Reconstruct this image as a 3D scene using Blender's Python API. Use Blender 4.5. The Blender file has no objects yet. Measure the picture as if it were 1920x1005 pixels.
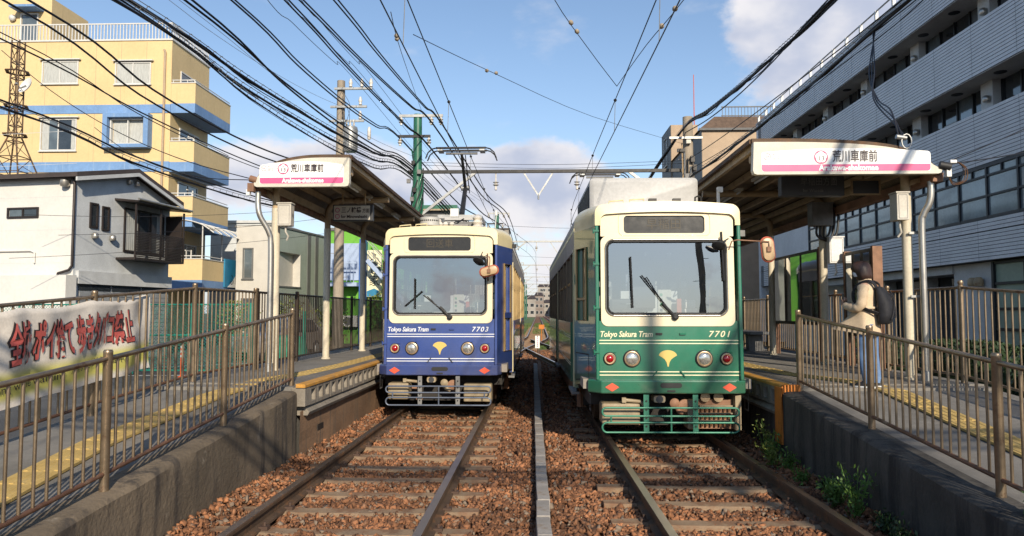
import bpy, math, random
import numpy as np
from mathutils import Vector, Matrix, noise as mnoise
random.seed(7)
S = bpy.context.scene
COL = S.collection
R = math.radians
PI = math.pi

# ------------------------------------------------------------------ camera, sky, sun, exposure
cam_d = bpy.data.cameras.new("camera")
cam = bpy.data.objects.new("camera", cam_d)
COL.objects.link(cam)
cam_d.sensor_fit = 'HORIZONTAL'
cam_d.sensor_width = 36.0
cam_d.lens = 26.25
cam_d.clip_start = 0.05
cam_d.clip_end = 3000
cam.location = (0, 0, 1.5625)
cam.rotation_euler = (R(90 + 3.413), 0, R(2.0))
S.camera = cam

SUN_EL, SUN_AZ = 26.0, 16.0          # behind the camera, 16 degrees to its right
W = bpy.data.worlds.new("World")
S.world = W
W.use_nodes = True
def build_world():
    nt = W.node_tree
    N, L = nt.nodes, nt.links
    N.clear()
    def n(t, **k):
        a = N.new(t)
        for q, v in k.items(): setattr(a, q, v)
        return a
    def val(sock, v): sock.default_value = v
    out = n('ShaderNodeOutputWorld'); bg = n('ShaderNodeBackground')
    sky = n('ShaderNodeTexSky', sky_type='NISHITA', sun_disc=False)
    sky.sun_elevation = R(SUN_EL); sky.sun_rotation = R(180 - SUN_AZ)
    sky.altitude = 0; sky.air_density = 1.0; sky.dust_density = 0.25; sky.ozone_density = 2.0
    tc = n('ShaderNodeTexCoord')
    def math_(op, a, b=None, clamp=False):
        m = n('ShaderNodeMath', operation=op, use_clamp=clamp)
        for i, v in enumerate((a, b)):
            if v is None: continue
            if isinstance(v, (int, float)): m.inputs[i].default_value = v
            else: L.new(v, m.inputs[i])
        return m.outputs[0]
    sep = n('ShaderNodeSeparateXYZ'); L.new(tc.outputs['Generated'], sep.inputs[0])
    X, Y, Z = sep.outputs
    az = math_('ARCTAN2', X, Y)                   # azimuth from +Y, right positive
    el = math_('ARCSINE', Z)
    def fbm(scale, detail, sx=1, sz=1, off=0, rough=.55):
        mp = n('ShaderNodeMapping'); mp.inputs['Scale'].default_value = (sx, sx, sz); mp.inputs['Location'].default_value = (off, off*.7, off*.3)
        L.new(tc.outputs['Generated'], mp.inputs[0])
        t = n('ShaderNodeTexNoise'); t.inputs['Scale'].default_value = scale; t.inputs['Detail'].default_value = detail; t.inputs['Roughness'].default_value = rough
        L.new(mp.outputs[0], t.inputs['Vector']); return t.outputs['Fac']
    big = fbm(3.2, 6, 1, 1.7, 3.1, .6)
    wisp = fbm(7.5, 5, 1, 2.2, 9.4, .55)
    low = fbm(5.0, 7, 1, 1.4, 1.7, .6)
    def blob(a0, e0, sa, se):
        u = math_('DIVIDE', math_('SUBTRACT', az, a0), sa); v = math_('DIVIDE', math_('SUBTRACT', el, e0), se)
        return math_('EXPONENT', math_('MULTIPLY', math_('ADD', math_('MULTIPLY', u, u), math_('MULTIPLY', v, v)), -1))
    # towering cloud to the right, cumulus bank low on the left, bank along the horizon
    b1 = blob(R(19), R(20.0), R(10.5), R(6.5)); b2 = blob(R(-17), R(10.2), R(12), R(3.4)); b4 = blob(R(1), R(10.0), R(6.0), R(3.6)); b5 = blob(R(29), R(25.0), R(10), R(7))
    hb = math_('EXPONENT', math_('MULTIPLY', math_('POWER', math_('DIVIDE', math_('SUBTRACT', el, R(4)), R(5.5)), 2), -1))
    bias = math_('ADD', math_('ADD', math_('MULTIPLY', b1, .30), math_('MULTIPLY', b5, .30)), math_('ADD', math_('ADD', math_('MULTIPLY', b2, .36), math_('MULTIPLY', b4, .28)), math_('MULTIPLY', hb, .20)))
    dens = math_('ADD', math_('ADD', math_('MULTIPLY', big, .45), math_('MULTIPLY', low, .55)), bias)
    mr = n('ShaderNodeMapRange', interpolation_type='SMOOTHSTEP'); L.new(dens, mr.inputs[0])
    mr.inputs[1].default_value = .675; mr.inputs[2].default_value = .765
    wd = n('ShaderNodeMapRange', interpolation_type='SMOOTHSTEP'); L.new(wisp, wd.inputs[0])
    wd.inputs[1].default_value = .60; wd.inputs[2].default_value = .82; wd.inputs[4].default_value = .35
    cover = math_('MAXIMUM', mr.outputs[0], wd.outputs[0])
    # lit side against grey-lilac bellies
    sh = n('ShaderNodeMapRange', interpolation_type='SMOOTHSTEP'); L.new(math_('ADD', fbm(8, 4, 1, 1.5, 5.2, .5), math_('MULTIPLY', math_('SUBTRACT', dens, .78), -.9)), sh.inputs[0])
    sh.inputs[1].default_value = .30; sh.inputs[2].default_value = .62
    cc = n('ShaderNodeMix', data_type='RGBA'); L.new(sh.outputs[0], cc.inputs[0])
    cc.inputs[6].default_value = (3.3, 3.65, 4.6, 1); cc.inputs[7].default_value = (5.6, 5.5, 5.7, 1)
    tint = n('ShaderNodeMix', data_type='RGBA', blend_type='MULTIPLY'); tint.inputs[0].default_value = 1
    L.new(sky.outputs[0], tint.inputs[6]); tint.inputs[7].default_value = (1.0, 1.0, 1.0, 1)
    hz = n('ShaderNodeMix', data_type='RGBA')        # lilac haze low over the horizon, the same all round
    L.new(math_('MULTIPLY', math_('EXPONENT', math_('MULTIPLY', math_('MAXIMUM', el, 0.), -1/R(7.0))), .85), hz.inputs[0])
    L.new(tint.outputs[2], hz.inputs[6]); hz.inputs[7].default_value = (3.2, 3.55, 4.5, 1)
    mx = n('ShaderNodeMix', data_type='RGBA'); L.new(cover, mx.inputs[0]); L.new(hz.outputs[2], mx.inputs[6]); L.new(cc.outputs[2], mx.inputs[7])
    L.new(mx.outputs[2], bg.inputs[0]); bg.inputs[1].default_value = 0.12
    L.new(bg.outputs[0], out.inputs[0])
build_world()

sun_d = bpy.data.lights.new("sun", 'SUN')
sun = bpy.data.objects.new("sun", sun_d); COL.objects.link(sun)
sun_d.energy = 4.2; sun_d.angle = R(0.53); sun_d.color = (1.0, 0.88, 0.70)
_sd = Vector((-math.sin(R(SUN_AZ)) * math.cos(R(SUN_EL)), math.cos(R(SUN_AZ)) * math.cos(R(SUN_EL)), -math.sin(R(SUN_EL))))
sun.rotation_euler = _sd.to_track_quat('-Z', 'Y').to_euler()
sun.location = (8, -30, 20)

vs = S.view_settings
vs.view_transform = 'Standard'; vs.look = 'None'; vs.exposure = 0.42; vs.gamma = 1.0; vs.use_curve_mapping = False
S.render.engine = 'CYCLES'
cy = S.cycles
cy.use_denoising = True
cy.max_bounces = 5; cy.diffuse_bounces = 2; cy.glossy_bounces = 3; cy.transmission_bounces = 4; cy.transparent_max_bounces = 9
cy.caustics_reflective = False; cy.caustics_refractive = False
cy.sample_clamp_indirect = 6

# ------------------------------------------------------------------ materials
def lin(h):
    if isinstance(h, str):
        h = h.lstrip('#'); c = [int(h[i:i+2], 16) / 255 for i in (0, 2, 4)]
        return tuple((x / 12.92 if x <= .04045 else ((x + .055) / 1.055) ** 2.4) for x in c)
    return tuple(h)
MATS = {}
def mat(key, col, rough=.6, metal=0., var=.14, scale=2.5, bump=0., bscale=40., coat=0., wear=None, streak=None, island=0., odd=None, spec=.5, mapscale=None, emit=None, fine=.06):
    """procedural paint / stone / metal; wear=(col, lo, hi, scale) patches; streak=(col, lo, hi) runs down walls"""
    if key in MATS: return MATS[key]
    m = bpy.data.materials.new(key); m.use_nodes = True
    nt = m.node_tree; N, L = nt.nodes, nt.links
    p = N['Principled BSDF']
    c = lin(col)
    tc = N.new('ShaderNodeTexCoord')
    vec = tc.outputs['Object']
    if mapscale:
        mp = N.new('ShaderNodeMapping'); mp.inputs['Scale'].default_value = mapscale; L.new(vec, mp.inputs[0]); vec = mp.outputs[0]
    def noise(sc, det=4, v=None, rg=.55):
        t = N.new('ShaderNodeTexNoise'); t.inputs['Scale'].default_value = sc; t.inputs['Detail'].default_value = det; t.inputs['Roughness'].default_value = rg
        L.new(v or vec, t.inputs['Vector']); return t.outputs['Fac']
    def ramp(f, lo, hi):
        r = N.new('ShaderNodeMapRange'); r.interpolation_type = 'SMOOTHSTEP'
        L.new(f, r.inputs[0]); r.inputs[1].default_value = lo; r.inputs[2].default_value = hi; return r.outputs[0]
    def mix(f, a, b, bt='MIX'):
        x = N.new('ShaderNodeMix'); x.data_type = 'RGBA'; x.blend_type = bt
        for i, v in ((0, f), (6, a), (7, b)):
            if isinstance(v, (int, float)): x.inputs[i].default_value = v
            elif isinstance(v, tuple): x.inputs[i].default_value = (*v[:3], 1)
            else: L.new(v, x.inputs[i])
        return x.outputs[2]
    cur = mix(ramp(noise(scale, 5), .3, .7), tuple(x * (1 - var) for x in c), tuple(min(1, x * (1 + var)) for x in c))
    if fine:
        cur = mix(ramp(noise(scale * 14, 3), .3, .7), cur, mix(1., cur, (1 - 2 * fine,) * 3, 'MULTIPLY'))
    if island:
        g = N.new('ShaderNodeNewGeometry')
        hv = N.new('ShaderNodeHueSaturation'); L.new(cur, hv.inputs['Color'])
        mm = N.new('ShaderNodeMapRange'); L.new(g.outputs['Random Per Island'], mm.inputs[0]); mm.inputs[3].default_value = 1 - island; mm.inputs[4].default_value = 1 + island
        L.new(mm.outputs[0], hv.inputs['Value']); cur = hv.outputs[0]
        if odd:                                             # a share of the pieces is of another stone
            wn = N.new('ShaderNodeTexWhiteNoise'); wn.noise_dimensions = '1D'; L.new(g.outputs['Random Per Island'], wn.inputs['W'])
            cur = mix(ramp(wn.outputs['Value'], odd[1], odd[1]+.04), cur, lin(odd[0]))
    if wear:
        cur = mix(ramp(noise(wear[3], 7, None, .65), wear[1], wear[2]), cur, lin(wear[0]))
    if streak:
        mp2 = N.new('ShaderNodeMapping'); mp2.inputs['Scale'].default_value = (5, 5, .45); L.new(vec, mp2.inputs[0])
        cur = mix(ramp(noise(1.2, 6, mp2.outputs[0], .65), streak[1], streak[2]), cur, lin(streak[0]))
    L.new(cur, p.inputs['Base Color'])
    rr = N.new('ShaderNodeMapRange'); L.new(noise(scale * 3, 4), rr.inputs[0]); rr.inputs[3].default_value = max(.02, rough - .09); rr.inputs[4].default_value = min(1, rough + .09)
    L.new(rr.outputs[0], p.inputs['Roughness'])
    p.inputs['Metallic'].default_value = metal
    p.inputs['Specular IOR Level'].default_value = spec
    if coat: p.inputs['Coat Weight'].default_value = coat; p.inputs['Coat Roughness'].default_value = .06
    if bump:
        b = N.new('ShaderNodeBump'); b.inputs['Strength'].default_value = bump; b.inputs['Distance'].default_value = .02
        L.new(noise(bscale, 5, None, .6), b.inputs['Height']); L.new(b.outputs[0], p.inputs['Normal'])
    if emit: p.inputs['Emission Color'].default_value = (*lin(emit[0]), 1); p.inputs['Emission Strength'].default_value = emit[1]
    MATS[key] = m
    return m
def glass(key, tint, refl=.06, rough=.0, trans=None):
    if key in MATS: return MATS[key]
    m = bpy.data.materials.new(key); m.use_nodes = True
    nt = m.node_tree; N, L = nt.nodes, nt.links; N.clear()
    out = N.new('ShaderNodeOutputMaterial'); mx = N.new('ShaderNodeMixShader'); tr = N.new('ShaderNodeBsdfTransparent'); gl = N.new('ShaderNodeBsdfGlossy')
    tr.inputs[0].default_value = (*lin(tint), 1); gl.inputs['Roughness'].default_value = rough; gl.inputs[0].default_value = (.95, .97, 1, 1)
    fr = N.new('ShaderNodeFresnel'); fr.inputs[0].default_value = 1.5
    ad = N.new('ShaderNodeMath'); ad.operation = 'MULTIPLY_ADD'; ad.use_clamp = True; L.new(fr.outputs[0], ad.inputs[0]); ad.inputs[1].default_value = 1 - refl; ad.inputs[2].default_value = refl
    tn = N.new('ShaderNodeTexNoise'); tn.inputs['Scale'].default_value = 1.3
    tcc = N.new('ShaderNodeTexCoord'); L.new(tcc.outputs['Object'], tn.inputs['Vector'])
    b = N.new('ShaderNodeBump'); b.inputs['Strength'].default_value = .04; b.inputs['Distance'].default_value = .05; L.new(tn.outputs[0], b.inputs['Height']); L.new(b.outputs[0], gl.inputs['Normal'])
    L.new(ad.outputs[0], mx.inputs[0]); L.new(tr.outputs[0], mx.inputs[1]); L.new(gl.outputs[0], mx.inputs[2]); L.new(mx.outputs[0], out.inputs[0])
    MATS[key] = m
    return m
M = MATS
mat('asphalt', (.075, .073, .072), .85, var=.22, scale=.7, bump=.35, bscale=120, wear=((.12, .115, .11), .52, .7, 1.1))
mat('ramp_asphalt', (.185, .172, .155), .85, var=.18, scale=1.3, bump=.4, bscale=150, wear=((.25, .232, .205), .5, .75, 1.6))
mat('soil', (.09, .055, .035), .95, var=.3, scale=1.5, bump=.6, bscale=25)
mat('ballast', (.24, .105, .048), .9, var=.3, scale=.9, island=.6, odd=((.22, .165, .12), .88), bump=.25, bscale=60, wear=((.13, .065, .035), .55, .72, 1.3))
mat('ballast_bed', (.20, .095, .048), .95, var=.3, scale=3, bump=1.0, bscale=22)
mat('sleeper', (.285, .195, .12), .85, var=.2, scale=3, bump=.3, bscale=60, wear=((.22, .12, .065), .44, .62, 5))
mat('rail_side', (.10, .062, .038), .75, metal=.2, var=.25, scale=4, bump=.2, bscale=60, wear=((.17, .085, .04), .5, .65, 6))
mat('rail_top', (.34, .27, .22), .30, metal=.9, var=.12, scale=1.2, fine=0, wear=((.24, .15, .10), .62, .78, 2))
mat('clip', (.09, .055, .04), .7, metal=.3, var=.2)
mat('trough', (.33, .30, .27), .85, var=.15, scale=2, bump=.3, bscale=50, wear=((.22, .16, .11), .52, .7, 4), island=.16)
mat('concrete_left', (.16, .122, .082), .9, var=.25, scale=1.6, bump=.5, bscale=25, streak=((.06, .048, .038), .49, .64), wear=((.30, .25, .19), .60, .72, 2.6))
mat('concrete_right', (.075, .066, .056), .9, var=.3, scale=1.6, bump=.5, bscale=25, streak=((.028, .025, .023), .46, .62), wear=((.15, .135, .11), .64, .76, 3.0))  # darker than the left concrete: the shade on this side is put into its colour
mat('rusty_wall', (.23, .135, .075), .9, var=.25, scale=1.4, bump=.4, bscale=25, streak=((.12, .09, .065), .5, .68))
mat('edge_block', (.24, .21, .17), .85, var=.2, scale=4, bump=.35, bscale=45, streak=((.14, .115, .09), .52, .7))
mat('edge_paint', (.55, .27, .045), .6, var=.18, scale=4, bump=.1, wear=((.33, .20, .09), .56, .7, 7))
mat('orange_paint', (.55, .17, .02), .65, var=.15, scale=4, wear=((.30, .12, .04), .58, .7, 6))
mat('tactile', (.50, .345, .115), .7, var=.14, scale=3, bump=.1, wear=((.36, .28, .13), .55, .72, 5))
mat('pavement', (.17, .15, .13), .8, var=.18, scale=2, bump=.2, bscale=60)
mat('steel_rail', (.30, .225, .15), .38, metal=.75, var=.22, scale=4, wear=((.16, .085, .05), .55, .68, 7))
mat('rust_rail', (.17, .085, .052), .55, metal=.4, var=.25, scale=5, wear=((.26, .19, .13), .55, .7, 6))
mat('dark_rail', (.055, .040, .030), .5, metal=.4, var=.2, scale=4)
mat('banner', (.66, .60, .53), .8, var=.06, scale=3)
mat('red_print', (.50, .10, .085), .7, var=.25, scale=1.6)
mat('black_print', (.03, .02, .022), .7, var=.1)
mat('cream_steel', (.62, .55, .42), .5, var=.10, scale=2.5, wear=((.33, .17, .07), .64, .72, 5))
mat('beam_paint', (.42, .30, .17), .55, var=.15, scale=3, wear=((.22, .12, .06), .55, .7, 5))
mat('roof_sheet', (.22, .17, .125), .5, metal=.3, var=.2, scale=2, wear=((.13, .09, .06), .5, .7, 4))
mat('silver_pipe', (.50, .47, .42), .35, metal=.8, var=.12, scale=4)
mat('sign_board', (.60, .56, .47), .5, var=.08, scale=3, wear=((.40, .28, .14), .66, .78, 3))
mat('sign_white', (.86, .85, .82), .35, var=.03, scale=3, fine=0)
mat('sign_pink', (.66, .10, .24), .35, var=.04, scale=3, fine=0)
mat('sign_ink', (.045, .03, .035), .4, var=.05, fine=0)
mat('sign_purple', (.46, .05, .17), .4, var=.05, fine=0)
mat('sign_faint', (.55, .26, .31), .4, var=.05, fine=0)
mat('box_grey', (.55, .51, .44), .5, var=.08, scale=4, wear=((.35, .25, .15), .66, .76, 6))
mat('rubber', (.015, .015, .016), .6, var=.2)
mat('dark_metal', (.035, .033, .032), .5, metal=.4, var=.25, scale=5)
mat('cable', (.012, .012, .016), .55, var=.2)
mat('cable_blue', (.02, .035, .06), .55, var=.2)
mat('porcelain', (.62, .58, .52), .25, var=.1, scale=8, coat=.4)
mat('galv', (.36, .36, .35), .45, metal=.6, var=.16, scale=5)
mat('pole_green', (.022, .13, .075), .4, var=.18, scale=2, coat=.2, wear=((.07, .12, .08), .6, .75, 4))
mat('pole_concrete', (.33, .275, .21), .85, var=.14, scale=2, bump=.2, streak=((.22, .18, .14), .5, .7))

# ------------------------------------------------------------------ mesh helpers
class MB:
    def __init__(s): s.v = []; s.f = []; s.m = []; s.cur = 0
    def mi(s, i): s.cur = i; return s
    def add(s, vs, fs):
        o = len(s.v); s.v += [tuple(p) for p in vs]
        for f in fs: s.f.append(tuple(o + i for i in f)); s.m.append(s.cur)
        return s
    def box(s, x0, x1, y0, y1, z0, z1):
        if x0 > x1: x0, x1 = x1, x0
        if y0 > y1: y0, y1 = y1, y0
        if z0 > z1: z0, z1 = z1, z0
        return s.add([(x0,y0,z0),(x1,y0,z0),(x1,y1,z0),(x0,y1,z0),(x0,y0,z1),(x1,y0,z1),(x1,y1,z1),(x0,y1,z1)],
                     [(0,3,2,1),(4,5,6,7),(0,1,5,4),(1,2,6,5),(2,3,7,6),(3,0,4,7)])
    def cbox(s, c, sz): return s.box(c[0]-sz[0]/2, c[0]+sz[0]/2, c[1]-sz[1]/2, c[1]+sz[1]/2, c[2]-sz[2]/2, c[2]+sz[2]/2)
    def bar(s, a, b, w, h, up=(0,0,1)):
        a, b = Vector(a), Vector(b); d = (b-a).normalized(); u = Vector(up)
        if abs(d.dot(u)) > .98: u = Vector((1,0,0))
        x = d.cross(u).normalized(); z = x.cross(d).normalized()
        vs = []
        for p in (a, b):
            for i, j in ((-1,-1),(1,-1),(1,1),(-1,1)): vs.append(p + x*(i*w/2) + z*(j*h/2))
        return s.add(vs, [(3,2,1,0),(4,5,6,7),(0,1,5,4),(1,2,6,5),(2,3,7,6),(3,0,4,7)])
    def tube(s, pts, r, n=8, closed=False, cap=True):
        pts = [Vector(p) for p in pts]; k = len(pts)
        rs = r if isinstance(r, (list, tuple)) else [r]*k
        rings = []; px = None
        for i, p in enumerate(pts):
            if closed: d = pts[(i+1) % k] - pts[i-1]
            else: d = pts[min(i+1, k-1)] - pts[max(i-1, 0)]
            d.normalize()
            if px is None:
                u = Vector((0,0,1)) if abs(d.z) < .9 else Vector((1,0,0))
                x = d.cross(u).normalized()
            else:
                x = (px - d * px.dot(d))
                if x.length < 1e-6: x = d.cross(Vector((0,0,1)))
                x.normalize()
            px = x; y = d.cross(x)
            rings.append([p + x*(math.cos(2*PI*j/n)*rs[i]) + y*(math.sin(2*PI*j/n)*rs[i]) for j in range(n)])
        vs = [q for rg in rings for q in rg]; fs = []
        for i in range(k if closed else k-1):
            a, b = i*n, ((i+1) % k)*n
            for j in range(n): fs.append((a+j, b+j, b+(j+1) % n, a+(j+1) % n))
        if cap and not closed:
            fs.append(tuple(range(n))); fs.append(tuple((k-1)*n + j for j in reversed(range(n))))
        return s.add(vs, fs)
    def cyl(s, a, b, r, n=12, r2=None): return s.tube([a, b], [r, r if r2 is None else r2], n)
    def lathe(s, prof, c=(0,0,0), axis=(0,0,1), n=16):
        ax = Vector(axis).normalized(); u = Vector((1,0,0)) if abs(ax.x) < .9 else Vector((0,0,1))
        x = ax.cross(u).normalized(); y = ax.cross(x); c = Vector(c); vs = []; fs = []
        for r, h in prof:
            for j in range(n): vs.append(c + ax*h + x*(r*math.cos(2*PI*j/n)) + y*(r*math.sin(2*PI*j/n)))
        for i in range(len(prof)-1):
            for j in range(n): fs.append((i*n+j, i*n+(j+1) % n, (i+1)*n+(j+1) % n, (i+1)*n+j))
        fs.append(tuple(reversed(range(n)))); fs.append(tuple((len(prof)-1)*n + j for j in range(n)))
        return s.add(vs, fs)
    def loft(s, rings, closed=True, cap=True):
        n = len(rings[0]); vs = [p for r in rings for p in r]; fs = []
        for i in range(len(rings)-1):
            for j in range(n if closed else n-1): fs.append((i*n+j, i*n+(j+1) % n, (i+1)*n+(j+1) % n, (i+1)*n+j))
        if cap and closed:
            fs.append(tuple(reversed(range(n)))); fs.append(tuple((len(rings)-1)*n + j for j in range(n)))
        return s.add(vs, fs)
    def prism(s, poly, fn, a, b):
        """poly of 2-D points, fn(u, v, t) -> 3-D, extruded t from a to b"""
        n = len(poly); vs = [fn(u, v, a) for u, v in poly] + [fn(u, v, b) for u, v in poly]
        return s.add(vs, [tuple(reversed(range(n))), tuple(range(n, 2*n))] + [(j, (j+1) % n, n+(j+1) % n, n+j) for j in range(n)])
    def ring(s, outer, inner):
        n = len(outer); return s.add(list(outer) + list(inner), [(j, (j+1) % n, n+(j+1) % n, n+j) for j in range(n)])
    def face(s, pts): return s.add(pts, [tuple(range(len(pts)))])
    def grid(s, fn, nu, nv):
        vs = [fn(i/nu, j/nv) for j in range(nv+1) for i in range(nu+1)]
        return s.add(vs, [(j*(nu+1)+i, j*(nu+1)+i+1, (j+1)*(nu+1)+i+1, (j+1)*(nu+1)+i) for j in range(nv) for i in range(nu)])
    def build(s, name, mats, parent=None, loc=None, rz=None, smooth=None, bevel=0):
        me = bpy.data.meshes.new(name)
        me.from_pydata(s.v, [], s.f)
        ms = mats if isinstance(mats, (list, tuple)) else [mats]
        for q in ms: me.materials.append(M[q] if isinstance(q, str) else q)
        if len(ms) > 1: me.polygons.foreach_set('material_index', s.m)
        me.update()
        if smooth is not None:
            me.polygons.foreach_set('use_smooth', [True]*len(me.polygons)); me.set_sharp_from_angle(angle=R(smooth))
        o = bpy.data.objects.new(name, me); COL.objects.link(o)
        if parent is not None: o.parent = parent
        if loc is not None: o.location = loc
        if rz is not None: o.rotation_euler = (0, 0, rz)
        if bevel:
            b = o.modifiers.new('bevel', 'BEVEL'); b.width = bevel; b.segments = 2; b.limit_method = 'ANGLE'; b.angle_limit = R(40)
        return o
def tag(o, label=None, cat=None, group=None, kind=None):
    if label: o['label'] = label
    if cat: o['category'] = cat
    if group: o['group'] = group
    if kind: o['kind'] = kind
    return o
def thing(name, label, cat, loc=(0,0,0), rz=0, group=None):
    o = bpy.data.objects.new(name, None); COL.objects.link(o); o.empty_display_size = .2
    o.location = loc; o.rotation_euler = (0, 0, rz)
    return tag(o, label, cat, group)
def inst(src, parent=None, loc=None, rot=None, scale=None):
    c = src.copy(); COL.objects.link(c)
    if parent is not None: c.parent = parent
    if loc is not None: c.location = loc
    if rot is not None: c.rotation_euler = rot
    if scale is not None: c.scale = scale
    return c
def rrect(x0, x1, z0, z1, r, n=6, top=0.):
    """rounded rectangle as 2-D points, counter-clockwise, optional arched top"""
    pts = []
    for cx, cz, a0 in ((x1-r, z1-r, 0), (x0+r, z1-r, 90), (x0+r, z0+r, 180), (x1-r, z0+r, 270)):
        for i in range(n+1):
            a = R(a0 + 90*i/n); pts.append((cx + r*math.cos(a), cz + r*math.sin(a)))
    if top:
        w = (x1-x0)/2; c = (x0+x1)/2
        pts = [(x, z + (top*(1-((x-c)/w)**2) if z > (z0+z1)/2 else 0)) for x, z in pts]
        out = []
        for i, p in enumerate(pts):
            out.append(p)
            if i == n:
                for k in range(1, 12):
                    t = k/12; x = pts[n][0] + (pts[n+1][0]-pts[n][0])*t; zz = z1 + top*(1-((x-c)/w)**2); out.append((x, zz))
        pts = out
    return pts
_DG = None
def text_mesh(body, size, shear=0., offset=0., spacing=1., align='CENTER', extrude=0.):
    cu = bpy.data.curves.new('t', 'FONT'); cu.body = body; cu.size = size; cu.shear = shear; cu.offset = offset; cu.space_character = spacing
    cu.align_x = align; cu.align_y = 'CENTER'; cu.resolution_u = 3; cu.extrude = extrude
    o = bpy.data.objects.new('t', cu); COL.objects.link(o)
    dg = bpy.context.evaluated_depsgraph_get()
    me = bpy.data.meshes.new_from_object(o.evaluated_get(dg))
    vs = [tuple(v.co) for v in me.vertices]; fs = [tuple(p.vertices) for p in me.polygons]
    bpy.data.objects.remove(o); bpy.data.curves.remove(cu); bpy.data.meshes.remove(me)
    return vs, fs
def text_obj(name, body, size, fn, m, parent, width=None, **k):
    """fn(u, v) -> 3-D; width squeezes the line to a measured width"""
    vs, fs = text_mesh(body, size, **k)
    if width:
        xs = [v[0] for v in vs]; w = max(xs)-min(xs); sx = width/w
    else: sx = 1
    mb = MB(); mb.add([fn(v[0]*sx, v[1]) for v in vs], fs)
    return mb.build(name, m, parent)
def nz(x, y, z=0., s=1.): return mnoise.noise(Vector((x*s, y*s, z*s)))
def tagk(o, kind='structure', label=None): return tag(o, label=label, kind=kind)

# ------------------------------------------------------------------ ground, track bed, tracks
def sheet(name, pts, m, z=None):
    mb = MB(); mb.face([(p[0], p[1], z if z is not None else p[2]) for p in pts]); return mb.build(name, m)
tagk(sheet('ground', [(-900,-300),(900,-300),(900,1500),(-900,1500)], 'soil', -.34))
tagk(sheet('road', [(-60,-9),(60,-9),(60,1.6),(-60,1.6)], 'asphalt', -.02))
tagk(sheet('side_street', [(-45,1.6),(-4.62,1.6),(-4.62,75),(-45,75)], 'asphalt', -.10))
tagk(sheet('forecourt', [(5.25,1.6),(11.4,1.6),(11.4,60),(5.25,60)], 'asphalt', -.10))

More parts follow.
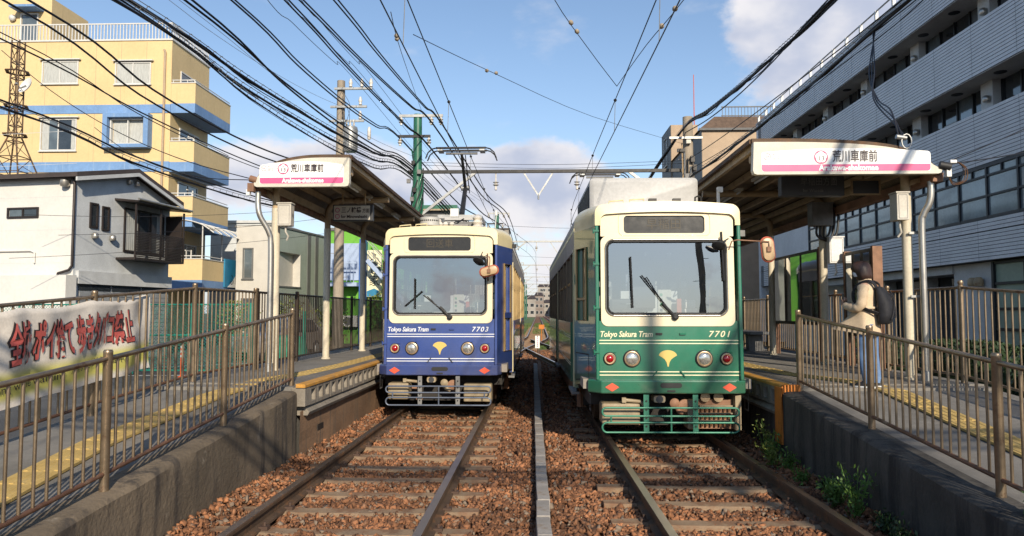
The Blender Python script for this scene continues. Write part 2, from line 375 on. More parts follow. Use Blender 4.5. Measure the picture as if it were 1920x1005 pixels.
def shift(y):
    t = min(1, max(0, (y-26)/24)); return 1.5*t*t*(3-2*t)
def xl(y): return -1.541 + shift(y)
def xr(y): return 1.634 - .016*(min(max(y, -3), 24)-5.37) + shift(y)*1.1
def bed():
    mb = MB()
    def fn(u, v):
        y = 1.6 + 36*v; x = -2.84 + 5.72*u
        d = min(abs(x+2.8), abs(x-2.85)); h = .07*max(0, 1-d/.45)
        return (x, y, -.185 + h + .02*nz(x*3, y*3, 4.4))
    mb.grid(fn, 56, 240); mb.build('track_bed', 'ballast_bed')['kind'] = 'structure'
    mb = MB(); mb.face([(-7,37.6,-.2),(8,37.6,-.2),(14,420,-.2),(-10,420,-.2)]); mb.build('far_track_bed', 'ballast_bed')['kind'] = 'structure'
bed()
SLEEP_L = [2.3 + .6*i for i in range(19)]; SLEEP_R = [2.62 + .6*i for i in range(15)]
def ballast():
    rng = np.random.default_rng(3)
    P = []
    def area(n, x0, x1, y0, y1, r0, r1):
        x = rng.uniform(x0, x1, n); y = rng.uniform(y0, y1, n); r = r0 + (r1-r0)*rng.random(n)**1.5
        keep = np.ones(n, bool)
        for cl, sl in ((xl, SLEEP_L), (xr, SLEEP_R)):
            c = np.array([cl(v) for v in y]); ins = np.abs(x-c) < 1.06
            ds = np.min(np.abs(y[:,None]-np.array(sl)[None,:]), 1)
            on = ins & (ds < .062+.028*np.sin(x*7+y*3)+.018*np.sin(x*17-y*5)) & (rng.random(n) > .05)
            keep &= ~on
            rail = (np.abs(np.abs(x-c)-.685) < .055); keep &= ~rail
        keep &= ~((np.abs(x-.03) < .075))
        x, y, r = x[keep], y[keep], r[keep]
        d = np.minimum(np.abs(x+2.8), np.abs(x-2.85)); h = .085*np.maximum(0, 1-d/.45)
        z = -.168 + h + rng.uniform(-.012, .014, len(x)) + .018*np.sin(x*5.1+y*2.3)*np.cos(y*4.7)
        P.append(np.stack([x, y, z, r], 1))
    area(27000, -2.78, 2.83, 4.7, 8.2, .011, .034)
    area(20000, -2.78, 2.83, 8.2, 13.0, .014, .036)
    area(6500, -.75, .75, 13, 34, .022, .046)
    area(1500, -2.78, 2.83, 1.6, 4.7, .02, .042)
    A = np.concatenate(P); n = len(A)
    base = np.array([(-1,-1,-1),(1,-1,-1),(1,1,-1),(-1,1,-1),(-1,-1,1),(1,-1,1),(1,1,1),(-1,1,1)], float)*.62
    V = base[None] * (1 + rng.uniform(-.42, .42, (n,8,1))) + rng.uniform(-.16, .16, (n,8,3))
    V *= rng.uniform(.65, 1.35, (n,1,3)) * np.array([1,1,.62])
    q = rng.normal(size=(n,4)); q /= np.linalg.norm(q, axis=1)[:,None]
    w, a, b, c = q.T
    Rm = np.stack([1-2*(b*b+c*c), 2*(a*b-c*w), 2*(a*c+b*w), 2*(a*b+c*w), 1-2*(a*a+c*c), 2*(b*c-a*w), 2*(a*c-b*w), 2*(b*c+a*w), 1-2*(a*a+b*b)], 1).reshape(n,3,3)
    V = np.einsum('nij,nkj->nki', Rm, V) * A[:,3][:,None,None] + A[:,None,:3]
    F = np.array([(0,3,2),(0,2,1),(4,5,6),(4,6,7),(0,1,5),(0,5,4),(1,2,6),(1,6,5),(2,3,7),(2,7,6),(3,0,4),(3,4,7)])
    F = (F[None] + (np.arange(n)*8)[:,None,None]).reshape(-1,3)
    me = bpy.data.meshes.new('ballast_gravel'); me.vertices.add(n*8); me.vertices.foreach_set('co', V.reshape(-1).astype(np.float32))
    me.loops.add(len(F)*3); me.loops.foreach_set('vertex_index', F.reshape(-1).astype(np.int32))
    me.polygons.add(len(F)); me.polygons.foreach_set('loop_start', (np.arange(len(F))*3).astype(np.int32))
    me.update(calc_edges=True); me.materials.append(M['ballast'])
    o = bpy.data.objects.new('ballast_gravel', me); COL.objects.link(o)
    tag(o, 'rust brown crushed stone ballast between the platforms', 'ballast', kind='stuff')
ballast()

RAILP = [(-.032,0),(.032,0),(.035,-.012),(.033,-.034),(.010,-.044),(.009,-.108),(.058,-.122),(.062,-.138),(-.062,-.138),(-.058,-.122),(-.009,-.108),(-.010,-.044),(-.033,-.034),(-.035,-.012)]
def rail(parent, fx, y0, y1, ys=None):
    ys = ys or [y0 + (y1-y0)*i/max(1, int((y1-y0)/3)) for i in range(int((y1-y0)/3)+1)]
    mb = MB()
    rings = [[(fx(y)+u, y, v) for u, v in RAILP] for y in ys]
    n = len(RAILP); vs = [p for r in rings for p in r]; o = 0
    fs = []; ms = []
    for i in range(len(rings)-1):
        for j in range(n):
            fs.append((i*n+j, (i+1)*n+j, (i+1)*n+(j+1) % n, i*n+(j+1) % n)); ms.append(1 if j == 0 else 0)
    fs.append(tuple(range(n))); ms.append(0)
    mb.v = vs; mb.f = fs; mb.m = ms
    return mb.build('rail', ['rail_side', 'rail_top'], parent)
def sleeper_mesh(parent, x, y, rot=0, far=False):
    pass
def track(label, cx, sl, far_to):
    t = thing('railway_track', label, 'railway track')
    for s in (-1, 1): rail(t, lambda y, s=s: cx(y)+s*.685, 1.6, far_to)
    mb = MB()
    secs = []
    for i in range(13):
        u = -1 + 2*i/12; x = u*1.03; dz = -.016*(1-abs(u)**2) if abs(u) < .62 else -.002
        w = .105 if abs(u) < .98 else .085
        secs.append([(x,-w,-.32),(x,-w,-.146+dz),(x,-w*.72,-.128+dz),(x,w*.72,-.128+dz),(x,w,-.146+dz),(x,w,-.32)])
    mb.loft(secs)
    proto = None
    cp = MB()
    cp.box(-.035, .035, -.035, .035, -.137, -.108); cp.cyl((0,0,-.115), (0,0,-.078), .014, 6)
    clip0 = None
    for y in sl:
        c = cx(y)
        if proto is None: proto = mb.build('sleeper', 'sleeper', t, (c, y, 0))
        else: inst(proto, t, (c, y, random.uniform(-.006,.006)), (0,0,random.uniform(-.012,.012)))
        if y < 12.6:
            for s in (-1, 1):
                for sx in (-.075, .075):
                    if clip0 is None: clip0 = cp.build('rail_clip', 'clip', t, (c+s*.685+sx, y, 0))
                    else: inst(clip0, t, (c+s*.685+sx, y, 0))
    far = MB()
    y = sl[-1] + .6
    while y < 90:
        c = cx(y); far.box(c-1.03, c+1.03, y-.1, y+.1, -.3, -.15); y += .6
    f = far.build('distant_sleepers', 'sleeper', t); f['kind'] = 'stuff'
    return t
track('rusty railway track under the blue tram', xl, SLEEP_L, 330)
track('rusty railway track under the green tram', xr, SLEEP_R, 330)
cr = thing('crossover_track', 'diagonal crossover rails crossing the ballast behind the two trams', 'railway track')
for s in (-1, 1): rail(cr, lambda y, s=s: 1.36 - .115*(y-22.5) + s*.685, 23.5, 44, [23.5, 30, 37, 44])

# concrete cable trough between the tracks, slab by slab
def trough():
    t = thing('cable_trough', 'narrow pale concrete cable trough running between the two tracks', 'cable trough')
    y = 1.8; i = 0
    a = MB(); a.box(-.055,.055,-.245,.245,-.2,-.05); p0 = None
    while y < 24:
        x = .045 - .0075*(y-5.5) + random.uniform(-.004,.004); ln = random.choice((.47,.5,.5,.52))
        rot = (random.uniform(-.008,.008), 0, random.uniform(-.02,.02)+.012)
        if p0 is None: p0 = a.build('cover_slab', 'trough', t, (x,y,0), bevel=.006)
        else: inst(p0, t, (x, y, random.uniform(-.008,.006)), rot)
        y += .5; i += 1
trough()
# flat timber crossing boards by the green tram
mb = MB(); mb.box(-.16,.16,-.07,.07,-.2,-.118)
b0 = None
for k, (x, y, m) in enumerate(((.50,10.05,'sleeper'),(.53,9.55,'sleeper'),(.56,9.0,'tactile'))):
    pass

# ------------------------------------------------------------------ ramps and platforms
def zr(y): return max(-.05, min(.72, .395 + .0795*(y-5.0)))
def retaining(name, label, s, m, y0, y1):
    """ramp wall: outer face at x = s*2.79, rough surface"""
    mb = MB()
    def top(y): return zr(y) - .03
    ys = np.linspace(y0, y1, 110)
    prof = []
    def ring(y):
        r = []
        zt = top(y)
        cr_ = .05*max(0, nz(y*2.3, 7.1*s)) 
        pts = [(2.79,-.3),(2.79,-.05)] + [(2.79, -.05 + (zt-.03+.05)*k/7) for k in range(1,8)] + [(2.805, zt-.012),(2.83, zt),(2.93, zt+.004),(3.05, zt+.004),(3.065, zt-.05),(3.065,-.3)]
        for k, (x, z) in enumerate(pts):
            d = .011*nz(y*1.8, z*3.0, 3*s) + .006*nz(y*7, z*8, 9)
            if k in (8, 9, 10): d -= cr_*.35
            r.append((s*(x + (-d if k < 11 else 0)), y, z + (.006*nz(y*3, x*5, 2) if k >= 8 else 0)))
        return r
    rings = [ring(y) for y in ys]
    if s < 0: rings = [list(reversed(r)) for r in rings]
    mb.loft(rings)
    o = mb.build(name, m, smooth=35); tag(o, label, 'wall'); return o
retaining('retaining_wall', 'weathered grey concrete retaining wall below the ramp with the banner', -1, 'concrete_left', 1.6, 8.62)
retaining('retaining_wall', 'shade-darkened concrete retaining wall with weeds at its foot', 1, 'concrete_right', 1.6, 8.95)

def ramp(name, s, xo, y1):
    mb = MB()
    ys = [1.6 + (9.1-1.6)*i/30 for i in range(31)] + [y1]
    mb.loft([[(s*3.066, y, -.34), (s*3.066, y, zr(y)-.055+.02), (s*xo, y, zr(y)-.02), (s*xo, y, -.34)] if s > 0 else [(s*xo, y, -.34), (s*xo, y, zr(y)-.02), (s*3.066, y, zr(y)-.035), (s*3.066, y, -.34)] for y in ys])
    o = mb.build(name, 'ramp_asphalt'); o['kind'] = 'structure'; return o
RL = ramp('left_ramp_pavement', -1, 4.52, 9.1); RR = ramp('right_ramp_pavement', 1, 5.25, 9.1)
# platform decks
def platform(s, xo, ystart, yend, m_wall, lipx, label):
    t = thing('tram_platform', label, 'platform')
    mb = MB(); mb.box(s*(lipx+.145), s*xo, ystart+.02, yend, -.33, .700); mb.build('deck', 'ramp_asphalt', t)
    mb = MB(); mb.grid(lambda u, v: (s*(lipx+.05) + s*.012*nz(u*20, v*3), ystart + (yend-ystart)*u, -.3 + .72*v), 120, 6); mb.build('wall_face', m_wall, t)
    mb = MB(); mb.prism([(0,.40),(.07,.47),(.2,.47),(.2,.36),(.02,.36)], lambda u, v, q: (s*(lipx-.02+u), q, v), ystart+.12, yend); mb.build('ledge', 'edge_block', t)
    # hollow edge blocks
    w = .30; b = MB()
    o_ = [(-w/2+.004, .472), (w/2-.004, .472), (w/2-.004, .692), (-w/2+.004, .692)]
    i_ = [(-.085,.510), (.085,.510), (.085,.652), (-.085,.652)]
    f = lambda p, d: (s*(lipx+d), p[0], p[1])
    oo = [f(p, 0) for p in o_]; ii = [f(p, 0) for p in i_]; ib = [f((p[0]*.8, .58+(p[1]-.58)*.8), .075) for p in i_]; ob = [f(p, .14) for p in o_]
    b.ring(oo, ii); b.ring(ii, ib); b.face(ib); b.ring(ob, oo)
    p0 = None; y = ystart + .34
    while y < yend and y < 21:
        if p0 is None: p0 = b.build('edge_block', 'edge_block', t, (0, y, 0))
        else: inst(p0, t, (random.uniform(-.003,.003), y, 0))
        y += w
    e = MB(); e.box(s*(lipx-.005), s*(lipx+.16), ystart+.0, ystart+.185, .472, .693); e.build('end_block', 'edge_block', t, bevel=.01)
    # painted nosing
    n_ = MB(); n_.prism([(-.012,.694),(-.012,.722),(-.002,.733),(.10,.736),(.10,.694)], lambda u, v, q: (s*(lipx+u), q, v), ystart-.02, yend); n_.build('edge_nosing', 'edge_paint', t)
    # grooved paving along the edge
    k = 0; x = lipx + .112
    g = MB(); g.box(-.026,.026, ystart+.25, yend, .699, .728); g0 = None
    while x < lipx + (.42 if s < 0 else .52):
        if g0 is None: g0 = g.build('paving_strip', 'pavement', t, (s*x, 0, 0))
        else: inst(g0, t, (s*x, 0, -.001*(k % 2)))
        x += .062; k += 1
    mb = MB(); mb.box(s*(x-.03), s*xo, ystart+.3, yend, .7005, .7195); mb.build('deck_paving', 'ramp_asphalt', t)
    return t
PL = platform(-1, 4.62, 8.62, 26, 'rusty_wall', 2.70, 'tram platform with narrow curved roof and orange painted edge beside the blue tram')
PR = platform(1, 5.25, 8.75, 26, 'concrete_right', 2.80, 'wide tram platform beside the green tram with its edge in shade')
mb = MB(); mb.prism([(2.795,.02),(2.775,.70),(2.80,.735),(2.99,.735),(2.99,.66),(2.86,.5),(2.88,.3),(2.85,.02)], lambda u, v, q: (u, q, v), 8.70, 8.76)
mb.box(2.768, 2.79, 8.70, 8.93, .06, .70)
mb.build('painted_end_band', 'orange_paint', PR)
# loose concrete hole plate on the rusty wall
mb = MB(); mb.box(-2.775,-2.742,9.30,9.55,.10,.17); mb.build('drain_plate', 'dark_metal', PL)

# tactile tiles
def tactile_mesh():
    mb = MB(); mb.box(-.147,.147,-.147,.147,-.014,.006)
    for i in range(4):
        x = -.1065 + .071*i; mb.prism([(x-.018,.006),(x-.011,.012),(x+.011,.012),(x+.018,.006)], lambda u, v, q: (u, q, v), -.133, .133)
    return mb
TT = None
def tactile_line(parent, pts):
    global TT
    P = [Vector((p[0], p[1])) for p in pts]; seg = 0; d = 0.
    L_ = [(P[i+1]-P[i]).length for i in range(len(P)-1)]; tot = sum(L_); s_ = 0.
    while s_ < tot:
        a = s_; i = 0
        while a > L_[i]: a -= L_[i]; i += 1
        q = P[i] + (P[i+1]-P[i])*(a/L_[i]); dr = (P[i+1]-P[i]).normalized()
        z = zr(q.y) + (.003 if q.y > 9.1 else -.008); pitch = math.atan2(zr(q.y+.15)-zr(q.y-.15), .3)
        rot = (pitch, 0, -math.atan2(dr.x, dr.y))
        if TT is None:
            TT = tactile_mesh().build('tactile_tile', 'tactile', parent, (q.x, q.y, z)); TT.rotation_euler = rot
        else: inst(TT, parent, (q.x, q.y, z), rot)
        s_ += .2985
tactile_line(PL, [(-3.38,3.4),(-3.68,6.2),(-3.62,8.3),(-3.22,10.3),(-3.13,12),(-3.13,22)])
tactile_line(PR, [(3.78,3.4),(3.88,6.4),(4.02,8.7),(3.42,10.4),(3.34,12),(3.34,22)])

# ------------------------------------------------------------------ railings
def railing(name, label, pts, zf, h, mpost, mrail, mbar, mbot, sp=.12, pr=.031, ball=False, cat='railing', br=.0105, low=.09, tr=.018, group=None):
    t = thing(name, label, cat, group=group)
    pm = MB(); pm.lathe([(pr,-.06),(pr,h-.02),(pr*1.02,h-.018),(pr*1.02,h-.004),(pr*.8,h+.006)] if not ball else [(pr,-.06),(pr,h-.03),(pr*.75,h-.025),(pr*1.1,h),(pr*.9,h+.025),(pr*.3,h+.035)], n=14)
    p0 = None; b0 = {}
    for i, (x, y) in enumerate(pts):
        z = zf(y)
        if p0 is None: p0 = pm.build('post', mpost, t, (x,y,z), smooth=40)
        else: inst(p0, t, (x,y,z))
    for i in range(len(pts)-1):
        (xa, ya), (xb, yb) = pts[i], pts[i+1]; za, zb = zf(ya), zf(yb)
        ln = math.hypot(xb-xa, yb-ya); ux, uy = (xb-xa)/ln, (yb-ya)/ln
        top = lambda q: (xa+ux*q, ya+uy*q, za+(zb-za)*q/ln+h-.055)
        mb = MB(); mb.tube([top(pr*.6), top(ln-pr*.6)], tr, 10); mb.build('top_rail', mrail, t, smooth=60)
        bot = lambda q: (xa+ux*q, ya+uy*q, za+(zb-za)*q/ln+low)
        mb = MB(); mb.tube([bot(pr*.6), bot(ln-pr*.6)], tr*.92, 8); mb.build('bottom_rail', mbot, t, smooth=60)
        n = max(2, int(round(ln/sp)))
        if 'b' not in b0:
            bm_ = MB(); bm_.tube([(0,0,low),(0,0,h-.06)], br, 8); 
        for k in range(1, n):
            q = ln*k/n; x, y, z = xa+ux*q, ya+uy*q, za+(zb-za)*q/ln
            if 'b' not in b0: b0['b'] = bm_.build('baluster', mbar, t, (x,y,z), smooth=60)
            else: inst(b0['b'], t, (x,y,z))
    return t
zl = lambda y: zr(y) - .005
railing('ramp_railing', 'low weathered steel railing along the top of the grey retaining wall', [(-2.92,1.2),(-2.92,3.1),(-2.92,5.0),(-2.92,6.9),(-2.92,8.8)], zl, .915, 'steel_rail', 'steel_rail', 'steel_rail', 'rust_rail')
railing('ramp_railing', 'low brown steel railing above the shade-darkened wall in front of the standing person', [(3.0,1.2),(3.0,3.1),(3.0,5.03),(3.0,6.9),(3.0,8.75)], zl, .90, 'steel_rail', 'steel_rail', 'steel_rail', 'rust_rail')
railing('outer_railing', 'tall steel railing carrying the white banner beside the street', [(-4.46,3.6),(-4.43,5.4),(-4.39,7.25),(-4.22,9.05),(-4.19,10.95)], zr, 1.2, 'steel_rail', 'steel_rail', 'steel_rail', 'rust_rail')
railing('platform_fence', 'dark brown platform fence of close upright bars in front of the houses', [(-4.19,11.0),(-4.17,12.8),(-4.17,14.7),(-4.17,16.6),(-4.17,18.5),(-4.17,20.4),(-4.17,22.3)], zr, 1.2, 'dark_rail', 'dark_rail', 'dark_rail', 'dark_rail', sp=.105, cat='fence')
railing('outer_railing', 'tall steel railing between the platform and the clipped hedges', [(5.13,3.5),(5.13,5.4),(5.12,7.3),(5.10,9.2),(5.10,11.1),(5.10,13.0),(5.10,14.9),(5.10,16.8),(5.10,18.7),(5.10,20.6)], zr, 1.2, 'steel_rail', 'steel_rail', 'steel_rail', 'steel_rail', ball=True)

# banner hung on the street-side railing
def bsurf(u, v):
    """u 0..1 along the rail, v 0..1 upward"""
    y = 4.15 + 4.02*u; zt = zr(y)+1.115; sagx = .035*abs(math.sin(PI*u*4))
    z0 = zt - .80; z = z0 + .80*v - sagx*v - .02*nz(u*9, 1.3)*(1-v)
    fold = .030*math.sin(u*31 + v*3.0*math.sin(u*13)) + .035*nz(u*8, v*1.7, 3.3) + .015*nz(u*21, v*6, 1.1) + .02*math.sin((u*4-v)*PI*2)
    x = -4.36 + .004*(y-6) + (.055 + fold*.9)*(1-v*.55)
    if v > .97: x = -4.37 + fold*.3
    return (x, y, z)
bn = thing('cloth_banner', 'white cloth banner with red lettering tied to the tall railing', 'banner', (0,0,0))
mb = MB(); mb.grid(bsurf, 130, 30); mb.build('cloth', None or 'banner', bn, smooth=80)
def bann_text(name, body, size, u0, width_u, v0, m, off, slant=0., **k):
    vs, fs = text_mesh(body, size, align='LEFT', **k)
    xs = [p[0] for p in vs]; w = max(xs)-min(xs); x0 = min(xs)
    mb = MB()
    out = []
    for p in vs:
        u = u0 + (p[0]-x0)/w*width_u; v = v0 + p[1]/.80 + slant*(u-u0)
        q = bsurf(min(1, max(0, u)), min(.96, max(.01, v))); out.append((q[0]+off, q[1], q[2]))
    mb.add(out, fs); return mb.build(name, m, bn)
bann_text('lettering_outline', '全域 ポイ捨て 歩きタバコ禁止', .37, .448, .462, .60, 'black_print', .008, offset=.020)
bann_text('lettering', '全域 ポイ捨て 歩きタバコ禁止', .37, .453, .452, .60, 'red_print', .014, offset=.011)
bann_text('small_lettering', 'Smoking while walking', .10, .36, .26, .20, 'black_print', .012)
bann_text('small_lettering', '清潔なまちづくり推進中。', .10, .64, .22, .235, 'black_print', .012)
def banner_mat():
    m = M['banner']; nt = m.node_tree; N, L = nt.nodes, nt.links; p = N['Principled BSDF']
    tc = N.new('ShaderNodeTexCoord'); sp = N.new('ShaderNodeSeparateXYZ'); L.new(tc.outputs['Generated'], sp.inputs[0])
    # printed yellow band low on the cloth: generated z follows the slope of the ramp, remove it with y
    a = N.new('ShaderNodeMath'); a.operation = 'MULTIPLY_ADD'; L.new(sp.outputs[1], a.inputs[0]); a.inputs[1].default_value = -.284; L.new(sp.outputs[2], a.inputs[2])
    r1 = N.new('ShaderNodeMapRange'); r1.interpolation_type = 'SMOOTHSTEP'; L.new(a.outputs[0], r1.inputs[0]); r1.inputs[1].default_value = .03; r1.inputs[2].default_value = .10
    r2 = N.new('ShaderNodeMapRange'); r2.interpolation_type = 'SMOOTHSTEP'; L.new(a.outputs[0], r2.inputs[0]); r2.inputs[1].default_value = .30; r2.inputs[2].default_value = .20
    mu = N.new('ShaderNodeMath'); mu.operation = 'MULTIPLY'; L.new(r1.outputs[0], mu.inputs[0]); L.new(r2.outputs[0], mu.inputs[1])
    mx = N.new('ShaderNodeMix'); mx.data_type = 'RGBA'; src = p.inputs['Base Color'].links[0].from_socket
    L.new(mu.outputs[0], mx.inputs[0]); L.new(src, mx.inputs[6]); mx.inputs[7].default_value = (.55, .50, .12, 1); L.new(mx.outputs[2], p.inputs['Base Color'])
banner_mat()

# ------------------------------------------------------------------ trams
mat('tram_blue', (.030, .062, .235), .32, var=.10, scale=2, coat=.6, fine=.03, bump=.012, bscale=3, streak=((.055,.075,.20), .58, .85))
mat('tram_green', (.005, .145, .080), .30, var=.10, scale=2, coat=.7, fine=.03, bump=.012, bscale=3, streak=((.018,.10,.06), .58, .85))
mat('tram_cream', (.72, .62, .37), .38, var=.05, scale=2, coat=.3, fine=.02, wear=((.55, .42, .22), .70, .85, 3))
mat('tram_face', (.74, .64, .44), .40, var=.04, scale=2, coat=.3, fine=.02)
mat('tram_roof', (.34, .33, .33), .5, metal=.2, var=.12, scale=2)
mat('stripe_white', (.72, .74, .78), .4, var=.03, fine=0)
mat('stripe_cream', (.78, .72, .48), .4, var=.03, fine=0)
mat('emblem_gold', (.60, .44, .12), .4, var=.06, fine=0)
mat('tail_red', (.32, .006, .010), .12, var=.1, coat=1)
mat('lens', (.72, .70, .64), .10, metal=.75, var=.3, scale=18)
mat('lamp_ring', (.52, .38, .24), .35, metal=.5, var=.15)
mat('lamp_ring_dark', (.06, .055, .06), .4, metal=.4, var=.15)
mat('diamond', (.70, .085, .035), .5, var=.05, fine=0)
mat('display', (.022, .020, .018), .25, var=.15, scale=4)
mat('led_dim', (.045, .034, .018), .5, var=.2, scale=10)
mat('fender_blue', (.13, .155, .21), .4, metal=.3, var=.12)
mat('fender_green', (.045, .20, .13), .4, metal=.2, var=.14)
mat('bracket_grey', (.19, .185, .18), .6, var=.2, scale=6)
mat('equip_cream', (.31, .245, .155), .6, var=.2, scale=4, wear=((.28, .18, .09), .55, .72, 5))
mat('equip_brown', (.25, .13, .075), .7, var=.25, scale=5)
mat('under_dark', (.03, .026, .023), .85, var=.3, scale=4)
mat('ac_grey', (.44, .435, .425), .5, var=.05, scale=2)
mat('grille', (.06, .06, .062), .6, var=.2)
mat('gold_frame', (.42, .29, .13), .38, metal=.3, var=.12)
mat('mirror_shell', (.50, .35, .20), .4, var=.1)
mat('mirror_rim', (.55, .13, .08), .4, var=.1)
mat('floor_in', (.30, .26, .22), .7)
mat('wall_in', (.70, .66, .58), .6, var=.05)
mat('seat_in', (.30, .06, .06), .8, var=.1)
mat('panel_white', (.72, .72, .70), .5, var=.04)
mat('panel_dark', (.04, .042, .048), .5, var=.1)
mat('paper', (.66, .64, .56), .7, var=.06)
mat('paper_green', (.10, .35, .16), .7)
glass('windshield', '#dce2e4', .28)
glass('side_glass', '#8f9490', .03)
mat('pillar_brown', (.15, .11, .07), .45, metal=.2, var=.15)
mat('copper', (.30, .16, .08), .4, metal=.7)

def dust_film(key, col, amt):
    m = M[key]; nt = m.node_tree; N, L = nt.nodes, nt.links; p = N['Principled BSDF']
    tc = N.new('ShaderNodeTexCoord'); sp = N.new('ShaderNodeSeparateXYZ'); L.new(tc.outputs['Object'], sp.inputs[0])
    t = N.new('ShaderNodeTexNoise'); t.inputs['Scale'].default_value = 3.5; t.inputs['Detail'].default_value = 8; t.inputs['Roughness'].default_value = .7; L.new(tc.outputs['Object'], t.inputs['Vector'])
    a = N.new('ShaderNodeMath'); a.operation = 'MULTIPLY_ADD'; L.new(t.outputs['Fac'], a.inputs[0]); a.inputs[1].default_value = 1.3; L.new(sp.outputs[2], a.inputs[2])
    r = N.new('ShaderNodeMapRange'); r.interpolation_type = 'SMOOTHSTEP'; L.new(a.outputs[0], r.inputs[0]); r.inputs[1].default_value = 1.75; r.inputs[2].default_value = 1.05; r.inputs[4].default_value = amt
    mx = N.new('ShaderNodeMix'); mx.data_type = 'RGBA'; src = p.inputs['Base Color'].links[0].from_socket
    L.new(r.outputs[0], mx.inputs[0]); L.new(src, mx.inputs[6]); mx.inputs[7].default_value = (*col, 1); L.new(mx.outputs[2], p.inputs['Base Color'])
dust_film('tram_blue', (.10, .085, .07), .38); dust_film('tram_green', (.10, .085, .06), .38)

